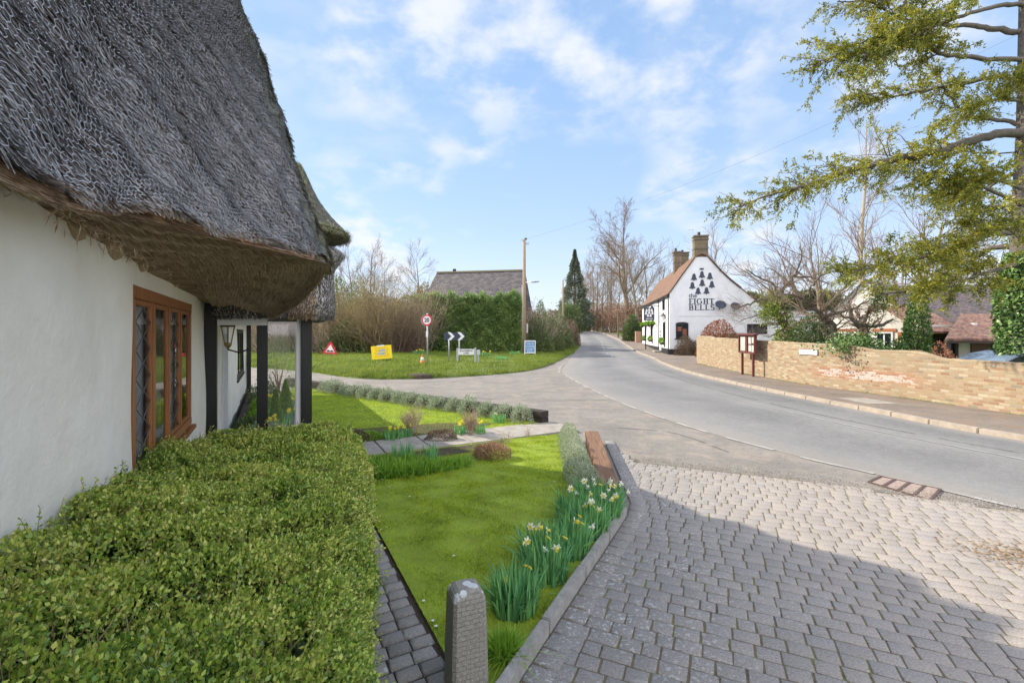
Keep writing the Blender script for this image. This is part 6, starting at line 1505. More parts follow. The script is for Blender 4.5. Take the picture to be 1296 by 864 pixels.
# bells and lettering on the gable
def gxz(px, py): return (px - 848.3) / 15.05, 2 + (HZ - py) / 15.05
BL = [(0, .26), (.05, .25), (.10, .20), (.13, .10), (.15, -.06), (.20, -.16), (.24, -.20), (.24, -.25), (.06, -.25), (.05, -.31), (-.05, -.31), (-.06, -.25), (-.24, -.25), (-.24, -.20), (-.20, -.16), (-.15, -.06), (-.13, .10), (-.10, .20), (-.05, .25)]
for k, (zx, zy) in enumerate([(516, 137), (579, 118), (642, 131), (503, 207), (581, 187), (657, 201), (548, 254), (615, 252)]):
    x_, z_ = gxz(800 + .1505 * zx, 330 + .1505 * zy); s_ = 1.02
    MB().prism([(a * s_, b_ * s_) for a, b_ in BL], 0, .03, XZ((x_, -.004, z_), 0)).build('painted_bell', MAT['navy'], pub)
x_, z_ = gxz(800 + .1505 * 577, 330 + .1505 * 72); MB().box((x_, -.04, z_), (.30, .10, .12)).build('floodlight', MAT['navy'], pub)
lx, _ = gxz(800 + .1505 * 475, 0)
def ptext(body, size, x, z, sq, bold): me = text_mesh(body, size, bold=bold, align='LEFT', squeeze=sq, depth=.01); me.transform(XZ((x, -.012, z), 0)); me.materials.clear(); return link('lettering', me, MAT['navy'], pub)
def serif(x, z, w, n=1):       # thin serif strokes under and over the stems
    mb = MB(); mb.box((x, -.008, z), (w, .012, .03)); return mb
# letters drawn stroke by stroke with serifs, to match the painted sign
def strokes(word, x, z, h, sc, mat):
    """roman capitals: G,B,S from arcs"""
    mb = MB(); T_ = .22 * h; t_ = .10 * h; y_ = -.008
    def V_(x0): mb.box((x0, y_, z), (T_, .014, h)); [mb.box((x0, y_ - .001, z + q), (T_ * 2.1, .014, t_)) for q in (-h / 2 + t_ / 2, h / 2 - t_ / 2)]
    def H_(x0, x1, zz, th=t_): mb.box(((x0 + x1) / 2, y_ - .002, z + zz), (x1 - x0, .014, th))
    def arc(cx, cz, rx, rz_, a0, a1, th0, th1, n=14):
        pts = []
        for k in range(n + 1):
            a = math.radians(a0 + (a1 - a0) * k / n); w_ = th0 + (th1 - th0) * abs(math.cos(a)); pts.append((a, w_))
        for (a, w_), (a2, w2) in zip(pts[:-1], pts[1:]):
            q = [(cx + (rx - w_ / 2) * math.cos(a), cz + (rz_ - w_ / 2) * math.sin(a)), (cx + (rx + w_ / 2) * math.cos(a), cz + (rz_ + w_ / 2) * math.sin(a)), (cx + (rx + w2 / 2) * math.cos(a2), cz + (rz_ + w2 / 2) * math.sin(a2)), (cx + (rx - w2 / 2) * math.cos(a2), cz + (rz_ - w2 / 2) * math.sin(a2))]
            mb.prism(q, .003, .016, XZ((0, 0, z), 0))
    for ch in word:
        w = {'E': .62, 'I': .30, 'G': .82, 'H': .80, 'T': .72, 'B': .66, 'L': .62, 'S': .58}[ch] * h * sc
        if ch == 'I': V_(x + w / 2)
        elif ch in 'EL':
            V_(x + T_ * .9); H_(x + T_ * .5, x + w, -h / 2 + t_ / 2); mb.box((x + w - t_ / 2, y_ - .003, z - h / 2 + .10 * h), (t_, .014, .2 * h))
            if ch == 'E': H_(x + T_ * .5, x + w * .95, h / 2 - t_ / 2); H_(x + T_, x + w * .8, 0); mb.box((x + w * .95 - t_ / 2, y_ - .003, z + h / 2 - .10 * h), (t_, .014, .2 * h))
        elif ch == 'H': V_(x + T_); V_(x + w - T_ * .9); H_(x + T_, x + w - T_, 0)
        elif ch == 'T': V_(x + w / 2); H_(x, x + w, h / 2 - t_ / 2); [mb.box((q, y_ - .003, z + h / 2 - .11 * h), (t_, .014, .22 * h)) for q in (x + t_ / 2, x + w - t_ / 2)]
        elif ch == 'B': V_(x + T_ * .9); arc(x + w * .45, .24 * h, w * .36, .22 * h, -90, 90, t_, T_); arc(x + w * .47, -.24 * h, w * .42, .24 * h, -90, 90, t_, T_); H_(x + T_, x + w * .5, 0); H_(x + T_, x + w * .5, h / 2 - t_ / 2); H_(x + T_, x + w * .5, -h / 2 + t_ / 2)
        elif ch == 'G': arc(x + w * .5, 0, w * .42, .46 * h, 40, 330, t_, T_); mb.box((x + w * .86, y_ - .002, z - .16 * h), (T_, .014, .36 * h)); H_(x + w * .62, x + w, .0)
        elif ch == 'S': arc(x + w * .5, .24 * h, w * .36, .22 * h, 30, 270, t_, T_ * .9); arc(x + w * .5, -.24 * h, w * .38, .24 * h, -150, 90, t_, T_ * .9)
        x += w + .13 * h * sc
    mb.build('lettering', mat, pub)
_, zE = gxz(0, 330 + .1505 * 343); _, zB = gxz(0, 330 + .1505 * 394); _, zt = gxz(0, 330 + .1505 * 300)
strokes('EIGHT', lx, zE, .47, 1.13, MAT['navy']); strokes('BELLS', lx, zB, .45, 1.25, MAT['navy']); ptext('the', .52, lx, zt + .05, .95, .004)
for (px, py, w_) in ((907.3, 386.5, .40), (924.5, 388.7, .36)):
    x_, z_ = gxz(px, py); o = MB().lathe([(.02, 0), (w_ * .6, .03), (w_, .10), (w_ * 1.02, .12), (w_ * .6, .05), (.03, .02)], n=18).build('satellite_dish', MAT['navy'], pub, smooth=True); o.location = (x_, -.30, z_); o.rotation_euler = (math.radians(70), 0, math.radians(20)); o.scale = (1.25, .85, 1)
    MB().tube([(x_, -.02, z_ - .4), (x_, -.25, z_ - .2)], .03, 6).build('dish_arm', MAT['navy'], pub)
mb = MB(); x0, z0 = gxz(863, 395); x1, _ = gxz(935, 395); mb.bar((.7, -.012, 3.32), (9.6, -.012, 3.28), .018); mb.bar((9.0, -.02, 3.25), (11.6, -.02, 3.2), .06); mb.build('wall_cable', plain('grey_cable', (.25, .29, .34), .6), pub)
def pub_window(x0, x1, z0, z1, arch=False, nx_=2, nz_=2, y_=-.03):
    w = empty('window', (0, 0, 0)); w.parent = pub; mb = MB(); f_ = .09
    mb.box(((x0 + x1) / 2, y_, z0 + f_ / 2), (x1 - x0, .06, f_)); mb.box((x0 + f_ / 2, y_, (z0 + z1) / 2), (f_, .06, z1 - z0 - 2 * f_)); mb.box((x1 - f_ / 2, y_, (z0 + z1) / 2), (f_, .06, z1 - z0 - 2 * f_)); mb.box(((x0 + x1) / 2, y_, z1 - f_ / 2), (x1 - x0, .06, f_))
    if arch: mb.prism([(x0, 0), (x1, 0), (x1 - .2, .07), ((x0 + x1) / 2, .10), (x0 + .2, .07)], 0, .06, XZ((0, y_ + .03, z1 + .001), 0))
    mb.build('frame', MAT['black_paint'], w); mb = MB()
    for k in range(1, nx_): mb.box((x0 + (x1 - x0) * k / nx_, y_, (z0 + z1) / 2), (.06, .05, z1 - z0 - 2 * f_))
    for k in range(1, nz_): mb.box(((x0 + x1) / 2, y_ - .001, z0 + (z1 - z0) * k / nz_), (x1 - x0 - 2 * f_, .04, .035))
    mb.build('glazing_bar', MAT['dark_wood'], w)
    mb = MB(); mb.add([(x0 + f_, y_ + .005, z0 + f_), (x1 - f_, y_ + .005, z0 + f_), (x1 - f_, y_ + .005, z1 - f_), (x0 + f_, y_ + .005, z1 - f_)], [(0, 1, 2, 3)]); mb.build('pane', MAT['dark_glass'], w)
    return w
w = pub_window(.5, 1.5, 1.45, 2.74, True, 2, 3); MB().box((1.0, -.07, 1.42), (1.16, .14, .06)).build('sill', MAT['black_paint'], w)
mb = MB(); mb.box((.78, -.052, 2.25), (.30, .008, .38)); mb.box((1.2, -.052, 2.0), (.32, .008, .5)); mb.build('inside_display', plain('window_display', (.20, .07, .04), .7, nscale=30, var=.6), w)
pub_window(6.1, 7.62, 1.85, 2.66, False, 2, 1)
# the long front
def front_y(px):
    ys = np.linspace(0, 22, 400); pxs = CX + F * (13.3 + .165 * ys) / (38.4 + .986 * ys); return float(np.interp(-px, -pxs, ys))
def fwin(px, z0, z1, w_, mat='black_paint'):
    y_ = front_y(px); w = empty('window', (0, 0, 0)); w.parent = pub; mb = MB(); f_ = .07
    for (a0, a1, b0, b1) in ((y_ - w_ / 2, y_ - w_ / 2 + f_, z0, z1), (y_ + w_ / 2 - f_, y_ + w_ / 2, z0, z1), (y_ - w_ / 2 + f_, y_ + w_ / 2 - f_, z0, z0 + f_), (y_ - w_ / 2 + f_, y_ + w_ / 2 - f_, z1 - f_, z1), (y_ - .025, y_ + .025, z0 + f_, z1 - f_)): mb.box((-.03, (a0 + a1) / 2, (b0 + b1) / 2), (.06, a1 - a0, b1 - b0))
    mb.build('frame', MAT[mat], w); MB().add([(-.012, y_ - w_ / 2 + f_, z0 + f_), (-.012, y_ + w_ / 2 - f_, z0 + f_), (-.012, y_ + w_ / 2 - f_, z1 - f_), (-.012, y_ - w_ / 2 + f_, z1 - f_)], [(0, 1, 2, 3)]).build('pane', MAT['dark_glass'], w); return w
fwin(841, 1.3, 2.9, 1.1); fwin(840.2, 4.0, 4.95, 1.1); fwin(825, 1.4, 2.9, 1.3); fwin(817.3, 1.4, 2.8, 1.4); fwin(825.5, 3.9, 4.8, 1.2); fwin(818, 3.9, 4.8, 1.2)
y_ = front_y(836.5); w = empty('door', (0, 0, 0)); w.parent = pub; MB().box((-.03, y_, 1.35), (.06, .95, 2.1)).build('door_leaf', MAT['white_paint'], w)
mb = MB(); [mb.box((-.065, y_, z_), (.01, .5, .22)) for z_ in (1.0, 1.35, 1.7, 2.05)]; mb.build('door_glazing', MAT['navy'], w); MB().box((-.35, y_, .14), (.7, 1.5, .2)).build('doorstep', MAT['concrete'], w)
mb = MB(); mb.tube([(-.08, .22, .1), (-.08, .22, 5.1)], .05, 8); mb.tube([(-.08, front_y(834.7), .5), (-.08, front_y(834.7), 5.1)], .04, 8); mb.build('downpipe', MAT['black_paint'], pub)
y_ = front_y(828.7); mb = MB(); mb.tube([(-.9, y_, .05), (-.9, y_, 2.7)], .06, 8); mb.build('sign_post', MAT['black_paint'], pub); mb = MB(); mb.box((-.22, L_ / 2, 5.1), (.12, L_ + .2, .10)); mb.build('gutter', MAT['black_paint'], pub)
for k, (px, z_) in enumerate(((841.0, 1.12), (825.5, 1.22), (817.5, 1.22))):
    y_ = front_y(px); e = leaf_bush('window_box', (0, 0, 0), .26, .5, .42, 700, .12, .05, 'bright_leaf', None, None, None, seed=200 + k, up=.6, nst=3); e.location = pub.matrix_basis @ Vector((-.22, y_, z_ - .12)); e.rotation_euler = (0, 0, A_DIR)
    tag(e, ['green planted window box nearest the pub corner', 'green planted window box in the middle of the pub front', 'green planted window box at the far end of the pub front'][k], 'window box'); MB().box((0, 0, -.04), (.26, 1.0, .2)).build('trough', MAT['dark_wood'], e)
bpy.context.view_layer.update()
for k, px in enumerate((831.3, 826.6, 822.3, 818.0)):
    y_ = front_y(px); e = leaf_bush('hanging_basket', (0, 0, 0), .27, .27, .36, 600, .11, .05, 'bright_leaf', 'green hanging basket on the white pub front, one of four in a row', 'hanging basket', 'hanging baskets on the pub front', seed=210 + k, up=.2, nst=2); e.location = Matrix.Rotation(A_DIR, 4, 'Z') @ Vector((-.42, y_, 2.75)) + Vector((13.3, 38.4, 0))
    MB().lathe([(.05, -.22), (.2, -.08), (.24, .04)], n=10).build('basket', MAT['dark_wood'], e); MB().bar((.42, 0, .75), (0, 0, .75), .025).build('bracket', MAT['black_paint'], e); MB().bar((0, 0, .75), (0, 0, .1), .01).build('chain', MAT['iron'], e)
# hanging sign
def pw(x, y, z): return Matrix.Rotation(A_DIR, 4, 'Z') @ Vector((x, y, z)) + Vector((13.3, 38.4, 0))
sp_ = PZ(821.6, 397.3, 44.0); t = empty('pub_sign', sp_, A_DIR, 'dark square hanging pub sign with white bells over the pavement', 'pub sign')
MB().box((0, 0, 0), (1.0, .07, 1.26)).build('sign_board', MAT['navy'], t, bevel=.01)
mb = MB(); mb.bar((-.75, 0, .78), (1.5, 0, .78), .06); mb.bar((-.4, 0, .78), (-.4, 0, .62), .02); mb.bar((.4, 0, .78), (.4, 0, .62), .02); mb.bar((.2, 0, .82), (.2, 0, 1.05), .06); mb.build('bracket', MAT['black_paint'], t)
for (bx, bz) in ((-.24, .36), (0, .44), (.24, .38), (-.30, .10), (0, .17), (.30, .12), (-.12, -.12), (.13, -.12)): MB().prism([(a * .52, b_ * .52) for a, b_ in BL], 0, .008, XZ((bx, -.0355, bz), 0)).build('bell', MAT['white_paint'], t)
put_text('Eight Bells', .15, XZ((0, -.037, -.46), 0), MAT['white_paint'], t, bold=.004)
# lantern on the pub corner
lp_ = PZ(839.3, 401.5, 40.5); t = empty('pub_lantern', lp_, A_DIR, 'black lantern on a bracket at the pub corner', 'lantern')
MB().lathe([(.10, -.28), (.22, .12)], n=4).build('lamp_glass', plain('frosted_glass', (.5, .5, .5), .3), t); MB().lathe([(.27, .12), (.20, .20), (.06, .34), (.02, .5)], n=4).build('cap', MAT['black_paint'], t); MB().bar((0, 0, -.3), (.42, 0, -.42), .04).build('bracket', MAT['black_paint'], t)
# things beside the pub
bp = pw(-.35, 21.0, 0); t = MB().box((0, 0, .75), (.75, .8, 1.5)).build('brick_pier', plain('pink_brick', (.42, .25, .17), .9, nscale=4, var=.25), loc=(bp.x, bp.y, hz(bp.y)), rz=A_DIR, bevel=.02); tag(t, 'low pinkish brick pier at the far end of the pub front', 'pier')
bp = pw(-.9, 23.5, 0); leaf_bush('evergreen_bush', (bp.x, bp.y, hz(bp.y)), 1.3, 1.2, 3.0, 5000, .28, .11, 'shrub_green', 'leafy evergreen bush beyond the far end of the pub', 'bush', seed=220)
leaf_bush('gable_bush', (14.45, 37.5, .05), 1.05, .6, 1.45, 6500, .10, .035, 'heather', 'straggly brown and green bush against the pub gable', 'bush', seed=221, stem='twig_pale', nst=40, inner=.6); 
leaf_bush('copper_beech', D(908.5, 35, .05), 2.05 * .8, 1.2, 2.75, 7000, .13, .07, 'brown_leaf', 'clipped copper-leaved shrub in front of the pub gable', 'shrub', seed=222, lump=.08, nst=30, inner=.6)
t = empty('shed', (17.2, 35.2, 0), .1, 'small stone-coloured shed with a curved lid roof behind the brick wall', 'shed'); MB().box((0, 0, .8), (1.6, 1.0, 1.6)).build('shed_wall', plain('stone_shed', (.33, .30, .25), .9), t); MB().prism([(-.95, 0), (.95, 0), (.5, .32), (-.5, .32)], -.6, .6, XZ((0, 0, 1.6), 0)).build('roof', plain('mossy_cover', (.16, .14, .08), .9), t)
leaf_bush('low_hedge', (15.9, 35.5, 0), 1.6, .4, 1.62, 3500, .1, .05, 'shrub_green', 'low green hedge between the copper shrub and the small shed', 'hedge', seed=223, lump=.05)
# ============================================================ HEDGES, SHRUBS AND FAR BUILDINGS ON THE LEFT
def block_hedge(name, x0, x1, y0, y1, h, n, L, Wd, mat, label, seed, cat='hedge', topfn=None, lump=.25, core='bark'):
    """clipped evergreen hedge: fronds over a lumpy block"""
    R = rng(seed); cx, cy = (x0 + x1) / 2, (y0 + y1) / 2; zb = hz(cy); e = empty(name, (cx, cy, zb), 0, label, cat)
    hx, hy = (x1 - x0) / 2, (y1 - y0) / 2; k = R.choice(4, n, p=[.55, .12, .12, .21]); x = R.uniform(-hx, hx, n); y = R.uniform(-hy, hy, n); z = R.uniform(0.0, 1, n)
    tf = topfn or (lambda u: 1.0 + 0 * u)
    T = h * tf(x / hx); N_ = np.zeros((n, 3))
    y = np.where(k == 0, -hy, y); N_[k == 0, 1] = -1; x = np.where(k == 1, -hx, x); N_[k == 1, 0] = -1; x = np.where(k == 2, hx, x); N_[k == 2, 0] = 1; zz = np.where(k == 3, T, z * T); N_[k == 3, 2] = 1
    bl = np.sin(x * 1.9 + zz * .7) * np.sin(zz * 1.7 + x * .6) + .6 * np.sin(x * 4.3 + 2) * np.sin(zz * 4.9 + x) + .35 * np.sin(x * 9) * np.sin(zz * 8.1)
    edge = np.clip((zz / T - .8) / .2, 0, 1) ** 2
    P = np.stack([x * (1 - .06 * edge * (k != 3)), y, zz], 1) + N_ * (bl * lump * .5 - np.abs(R.normal(size=n)) * lump * .35 - edge * (k == 0) * .35)[:, None]
    P[:, 2] += (k == 3) * R.uniform(-.05, .28, n) ** 1
    d = N_ * .8 + R.normal(size=(n, 3)) * .6 + np.array([0, 0, .5]); cards('foliage', P, d, L * R.uniform(.6, 1.4, n), Wd * R.uniform(.7, 1.3, n), R, MAT[mat], e)
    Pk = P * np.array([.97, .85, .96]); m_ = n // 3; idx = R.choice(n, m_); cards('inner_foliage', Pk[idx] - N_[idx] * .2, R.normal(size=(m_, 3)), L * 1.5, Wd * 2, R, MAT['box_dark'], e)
    mb = MB(); mb.box((0, .2, h * .42), (hx * 1.85, hy * 1.5, h * .84)); mb.build('branches', MAT[core], e); return e
d = 38.0
block_hedge('conifer_hedge', D(517, d)[0], D(659, d)[0], d, d + 3, 4.95, 60000, .20, .09, 'deep_green', 'tall clipped dark green conifer hedge behind the road signs', 301, topfn=lambda u: .98 + .03 * np.sin(u * 9) + .03 * np.sin(u * 21 + 1) + .035 * np.sin(u * 13 + 2) * np.sin(u * 31) + .05 * np.exp(-((u - .62) / .06) ** 2), lump=.34)
# yellow-green new growth along its left-hand top
R = rng(302); 
# barn roof
dB = 52.0; bA = PZ(553, 346, dB); bBp = PZ(664.5, 344.5, dB - 2); barn = empty('barn', (bA.x, dB, 0), math.atan2(bBp.y - bA.y, bBp.x - bA.x), 'long building with a plain dark slate roof behind the conifer hedge', 'barn'); LB = (bBp - bA).length
roof_b = MB(); me = None
def barn_roof(e, L, ridge, eave, half, mat, hip=0.6, slope_back=True):
    vs = [(0, -0, ridge), (L, 0, ridge), (L + .2, -half, eave), (-hip, -half, eave), (L + .2, half, eave), (-hip, half, eave)]; fs = [(3, 2, 1, 0), (0, 1, 4, 5), (3, 0, 5), (1, 2, 4)]
    me = bpy.data.meshes.new('roof'); me.from_pydata(vs, [], fs); u_ = me.uv_layers.new(name='UVMap')
    for p_ in me.polygons:
        for li_ in p_.loop_indices: co = me.vertices[me.loops[li_].vertex_index].co; u_.data[li_].uv = (co.x, math.hypot(co.y, co.z - ridge))
    return link('roof', me, mat, e)
barn_roof(barn, LB, 8.75, 3.5, 5.2, MAT['barn_slate'])
MB().box((LB / 2, 0, 8.79), (LB, .28, .16)).build('ridge_tiles', plain('lichened_ridge', (.22, .19, .11), .9), barn)
MB().box((LB / 2, 0, 1.8), (LB - .2, 9.8, 3.6)).build('wall', plain('brown_barn_wall', (.16, .12, .09), .9), barn); MB().box((2.1, 0, 8.98), (.3, .3, .3)).build('ridge_vent', MAT['dark_wood'], barn)

# roadside hedge to the right of the telegraph pole, running away along the road
for i, (px, dd, rx, h, mt, lb) in enumerate([(672, 40.5, 1.4, 4.2, 'twig_pale', 'pale bare bramble mound just right of the telegraph pole'), ]):
    twig_bush('bare_shrub', D(px, dd), rx, h, 55, mt, lb, seed=310 + i, lev=2, kids=12, r=.03, spread=.7, leaves=('heather', 2500, .16, .06))
for i, (px, dd, rx, h, mt, lb, n) in enumerate([(679, 39.5, 1.35, 3.1, 'shrub_green', 'dark green shrub directly right of the telegraph pole', 7000), (693, 43, 1.7, 3.5, 'shrub_green', 'mixed green shrub in the middle of the roadside hedge', 7000), (706, 47, 1.6, 3.3, 'shrub_green', 'green shrub before the last brown length of the roadside hedge', 6000)]):
    leaf_bush('roadside_shrub', D(px, dd), rx, rx, h, n, .17, .075, mt, lb, 'shrub', seed=315 + i, nst=60, inner=.5, lump=.14)
    twig_bush('bare_twigs', (D(px, dd)[0], dd + .3, hz(dd)), rx * .8, h * 1.12, 40, 'twig_pale', 'pale bare twigs standing through ' + ['the dark green shrub by the pole', 'the mixed green roadside shrub', 'the green shrub before the brown hedge'][i], seed=330 + i, kids=9, r=.022)
e = leaf_bush('brown_hedge', D(719, 54), 1.35, 2.6, 3.1, 9000, .15, .06, 'heather', 'brown clipped hedge end where the road bends out of sight', 'hedge', seed=320, lump=.06, nst=80, inner=.5)
leaf_bush('dark_conifer_bush', D(684, 60), 1.1, 1.0, 4.4, 3500, .3, .09, 'shrub_green', 'small dark evergreen top showing above the roadside hedge', 'tree', seed=321)

# mixed bare shrubs to the left of the hedge
SP = [('twig_ochre', 474, 35, 2.6, 6.2, 90, 'ochre lichened willow shrub, tallest of the bare shrubs by the lane'), ('twig', 500, 34.5, 2.3, 5.0, 80, 'ochre bare shrub between the tall willow shrub and the conifer hedge'), ('twig', 455, 38, 2.4, 5.6, 70, 'brown bare shrub behind the ochre willow'), ('twig_pale', 528, 37.5, 2.6, 5.4, 70, 'pale arching bare shrub leaning over the conifer hedge'),
      ('twig_red', 435, 35.5, 2.4, 3.4, 90, 'reddish-brown bramble shrub left of the willow'), ('twig_pale', 415, 35.0, 2.6, 3.0, 70, 'reddish-brown low shrub behind the triangular sign'), ('twig_red', 520, 34.8, 1.6, 2.2, 60, 'low purple-brown bramble in front of the hedge end'), ('twig', 396, 36, 2.6, 3.8, 80, 'brown tangled shrub beside the cottage thatch'), ('twig', 372, 35, 2.6, 4.2, 80, 'tangled bare shrub seen through the porch'), ('twig_pale', 345, 36, 3.0, 4.6, 80, 'pale bare shrub far left seen through the porch glass'), ('twig', 318, 37, 3.0, 4.8, 70, 'bare shrub furthest left beyond the cottage')]
for i, (mt, px, dd, rx, h, n, lb) in enumerate(SP):
    twig_bush('bare_shrub', D(px, dd, .2), rx, h, n, mt, lb, seed=340 + i, lev=2, kids=13, r=.030, ang=.75, spread=.75, up=.05, leaves=({'twig_ochre': 'ochre_bits', 'twig_red': 'heather', 'twig': 'heather', 'twig_pale': 'ochre_bits'}[mt], 4200, .09, .040))
for i, (px, dd, rx, h, n, lb) in enumerate([(402, 38, 2.2, 3.6, 6000, 'dark evergreen bush behind the triangular sign'), (424, 42, 2.0, 7.2, 7000, 'ivy-covered green stump tree left of the bare willow'), (448, 41, 2.2, 5.0, 5000, 'green bush half hidden by brown shrubs'), (350, 40, 3, 4.2, 5000, 'dark green bush seen through the porch'), (490, 40, 3.5, 3.4, 6000, 'dark undergrowth bush behind the ochre shrubs'), (408, 36.5, 1.8, 4.4, 5000, 'grey-green evergreen beside the thatch edge'), (440, 34.4, 1.6, 2.6, 3000, 'green ivy mound in front of the brown brambles'), (462, 39, 2.0, 6.0, 5000, 'ivy-green crown between the bare shrubs'), (508, 39, 1.8, 5.2, 4000, 'green holly beside the conifer hedge')]):
    leaf_bush('evergreen_bush', D(px, dd, .2), rx, rx * .8, h, n, .2, .09, 'shrub_green', lb, 'bush', seed=360 + i, lump=.2, inner=.5, nst=30)
# daffodil patches in the verge
R = rng(380)
for i, (px, py, nf, sp, lb) in enumerate([(517, 452, 0, .35, 'blue-green leaf clump on the verge left of the speed limit sign'), (531, 455, 7, .3, 'yellow daffodils on the verge beside the speed limit sign'), (614, 455, 5, .25, 'yellow daffodils on the verge right of the street name sign'), (634, 461, 0, .25, 'small leaf clump on the sunny verge'), (651, 453, 0, .25, 'leaf clump at the hedge foot left of the telegraph pole'), (505, 450, 5, .25, 'yellow daffodils under the ochre shrub')]):
    x_, y_, _ = G(px, py); y_ = min(y_, 36); x_ = (px - CX) / F * y_; daffodil_clump((x_, y_, verge_z(x_, y_) - .02), 120, nf, .34, lb, R, sp, True, 0, None, fs=.07)

# ============================================================ TREES
SPEC = [dict(n=14, ang=.85, len=.50, wob=.05, up=.02, seg=12, tap=.85, first=.30, rr=.55), dict(n=7, ang=.65, len=.50, wob=.12, up=.05, seg=7, tap=.8, first=.2), dict(n=6, ang=.6, len=.50, wob=.14, up=.05, seg=5, tap=.8, first=.15), dict(n=7, ang=.55, len=.6, wob=.15, up=.04, seg=3, tap=.6, first=.1, rmin=.016), dict(n=0, ang=.5, len=.6, wob=.12, up=.02, seg=2, tap=.5, rmin=.013)]
tmA, cmA, _ = tree_meshes(401, 20.0, .55, SPEC)
def at_px(px, d): return ((px - CX) / F * d, d, hz(d) - .1)
bare_tree('bare_tree', at_px(795.5, 78), tmA, cmA, 'tallest bare tree of the roadside avenue, beyond the pub', group=None, sc=.95, mt='bark_far', mc='twig')
SPm = [dict(n=16, ang=.78, len=.42, wob=.03, up=.01, seg=12, tap=.92, first=.25, rr=.42), dict(n=8, ang=.55, len=.5, wob=.12, up=.08, seg=5, tap=.8, first=.2), dict(n=6, ang=.55, len=.6, wob=.14, up=.06, seg=3, tap=.8, first=.15, rmin=.018), dict(n=5, ang=.55, len=.65, wob=.14, up=.04, seg=2, tap=.5, first=.1, rmin=.014)]
mids = [tree_meshes(402 + k, 14.0, .27, SPm) for k in range(3)]
AV = [(789, 84, 1.0), (807, 72, .98), (820, 76, .95), (773, 92, 1.05), (762, 104, 1.1), (755.5, 114, 1.15), (751, 124, 1.2), (745, 134, 1.2), (740, 146, 1.25), (736, 160, 1.3), (832, 80, .9), (781, 98, .8), (768, 112, .9)]
R = rng(403)
for i, (px, dd, sc) in enumerate(AV):
    tm, cm, _ = mids[i % 3]; bare_tree('avenue_tree', at_px(px, dd), tm, cm, 'bare tree in the avenue lining the far road', group='bare trees lining the far road', rz=R.uniform(0, 6.28), sc=sc * R.uniform(.92, 1.08), mt='bark_far', mc='twig')
# brown understorey of the avenue
for i, (px, dd, rx, h) in enumerate([(739, 140, 4, 6.0), (748, 120, 3.5, 6.5), (757, 108, 3, 6), (768, 98, 3, 5.8), (780, 90, 2.8, 5.6), (791, 84, 2.6, 5.4), (802, 78, 2.4, 5.2), (813, 76, 2.4, 5)]):
    twig_bush('brown_shoots', D(px, dd), rx, h, 60, 'twig_red' if i % 2 else 'twig', 'brown leafy shoots round the foot of the avenue trees', seed=410 + i, group='brown shoots under the avenue', kids=9, r=.03, spread=.6, leaves=('copper_bits', 2600, .28, .14))
# dark wellingtonia
e = empty('tall_conifer', at_px(727.5, 100), 0, 'tall dark pointed conifer at the left end of the avenue', 'tree'); R = rng(420); n = 12000; t_ = R.uniform(.06, 1, n) ** .9; hh = 18.3; rr = (3.7 * (1 - t_) ** 1.12 + .02) * np.abs(1 + .20 * np.sin(t_ * 40) + .20 * R.normal(size=n)); a = R.uniform(0, 6.283, n)
cards('crown', np.column_stack([np.cos(a) * rr, np.sin(a) * rr, t_ * hh]), np.column_stack([np.cos(a), np.sin(a), R.uniform(-.5, .2, n)]), .8 * R.uniform(.5, 1.2, n) * (1.1 - .7 * t_), .2, R, MAT['dark_conifer'], e); MB().tube([(0, 0, 0), (0, 0, hh)], [.5, .05], 8).build('trunk', MAT['bark_far'], e)
for i, (px, dd, h, rx) in enumerate([(735, 110, 8.5, 2.0), (716, 84, 4.8, 1.8), (723, 92, 6.0, 2.0)]): leaf_bush('evergreen_tree', at_px(px, dd), rx, rx, h, 5000, .45, .16, 'shrub_green', ['ivy-clad tree in front of the tall conifer', 'round evergreen left of the tall conifer', 'evergreen at the foot of the tall conifer'][i], 'tree', seed=425 + i, lump=.2, inner=.6)
# trees left, behind the shrubs
for i, (px, dd, k, sc, lb) in enumerate([(470, 62, 0, .82, 'slender bare tree above the ochre shrubs'), (490, 58, 1, .70, 'small bare tree right of the slender one'), (534, 66, 2, .86, 'bare ivy-stemmed tree left of the slate roof'), (445, 60, 1, .78, 'bare tree above the ivy stump'), (425, 58, 2, .66, 'bare tree close to the cottage thatch')]):
    tm, cm, _ = mids[k]; bare_tree('bare_tree', at_px(px, dd), tm, cm, lb, rz=i * 1.3, sc=sc, mt='bark_far', mc='twig')
leaf_bush('ivy_tree', at_px(533, 65), 1.6, 1.5, 8.2, 4000, .3, .15, 'ochre_bits', 'ivy and lichen mass on the tree left of the slate roof', 'ivy', seed=430, lump=.2, inner=.6)
# crown behind the pub
tm, cm, _ = tree_meshes(404, 13.5, .3, [dict(n=12, ang=.7, len=.5, wob=.05, up=.02, seg=10, tap=.85, first=.3, rr=.5)] + SPEC[2:])
bare_tree('bare_tree', at_px(893, 62), tm, cm, 'bare spreading tree behind the pub chimney', sc=.97, mt='bark_far', mc='twig')
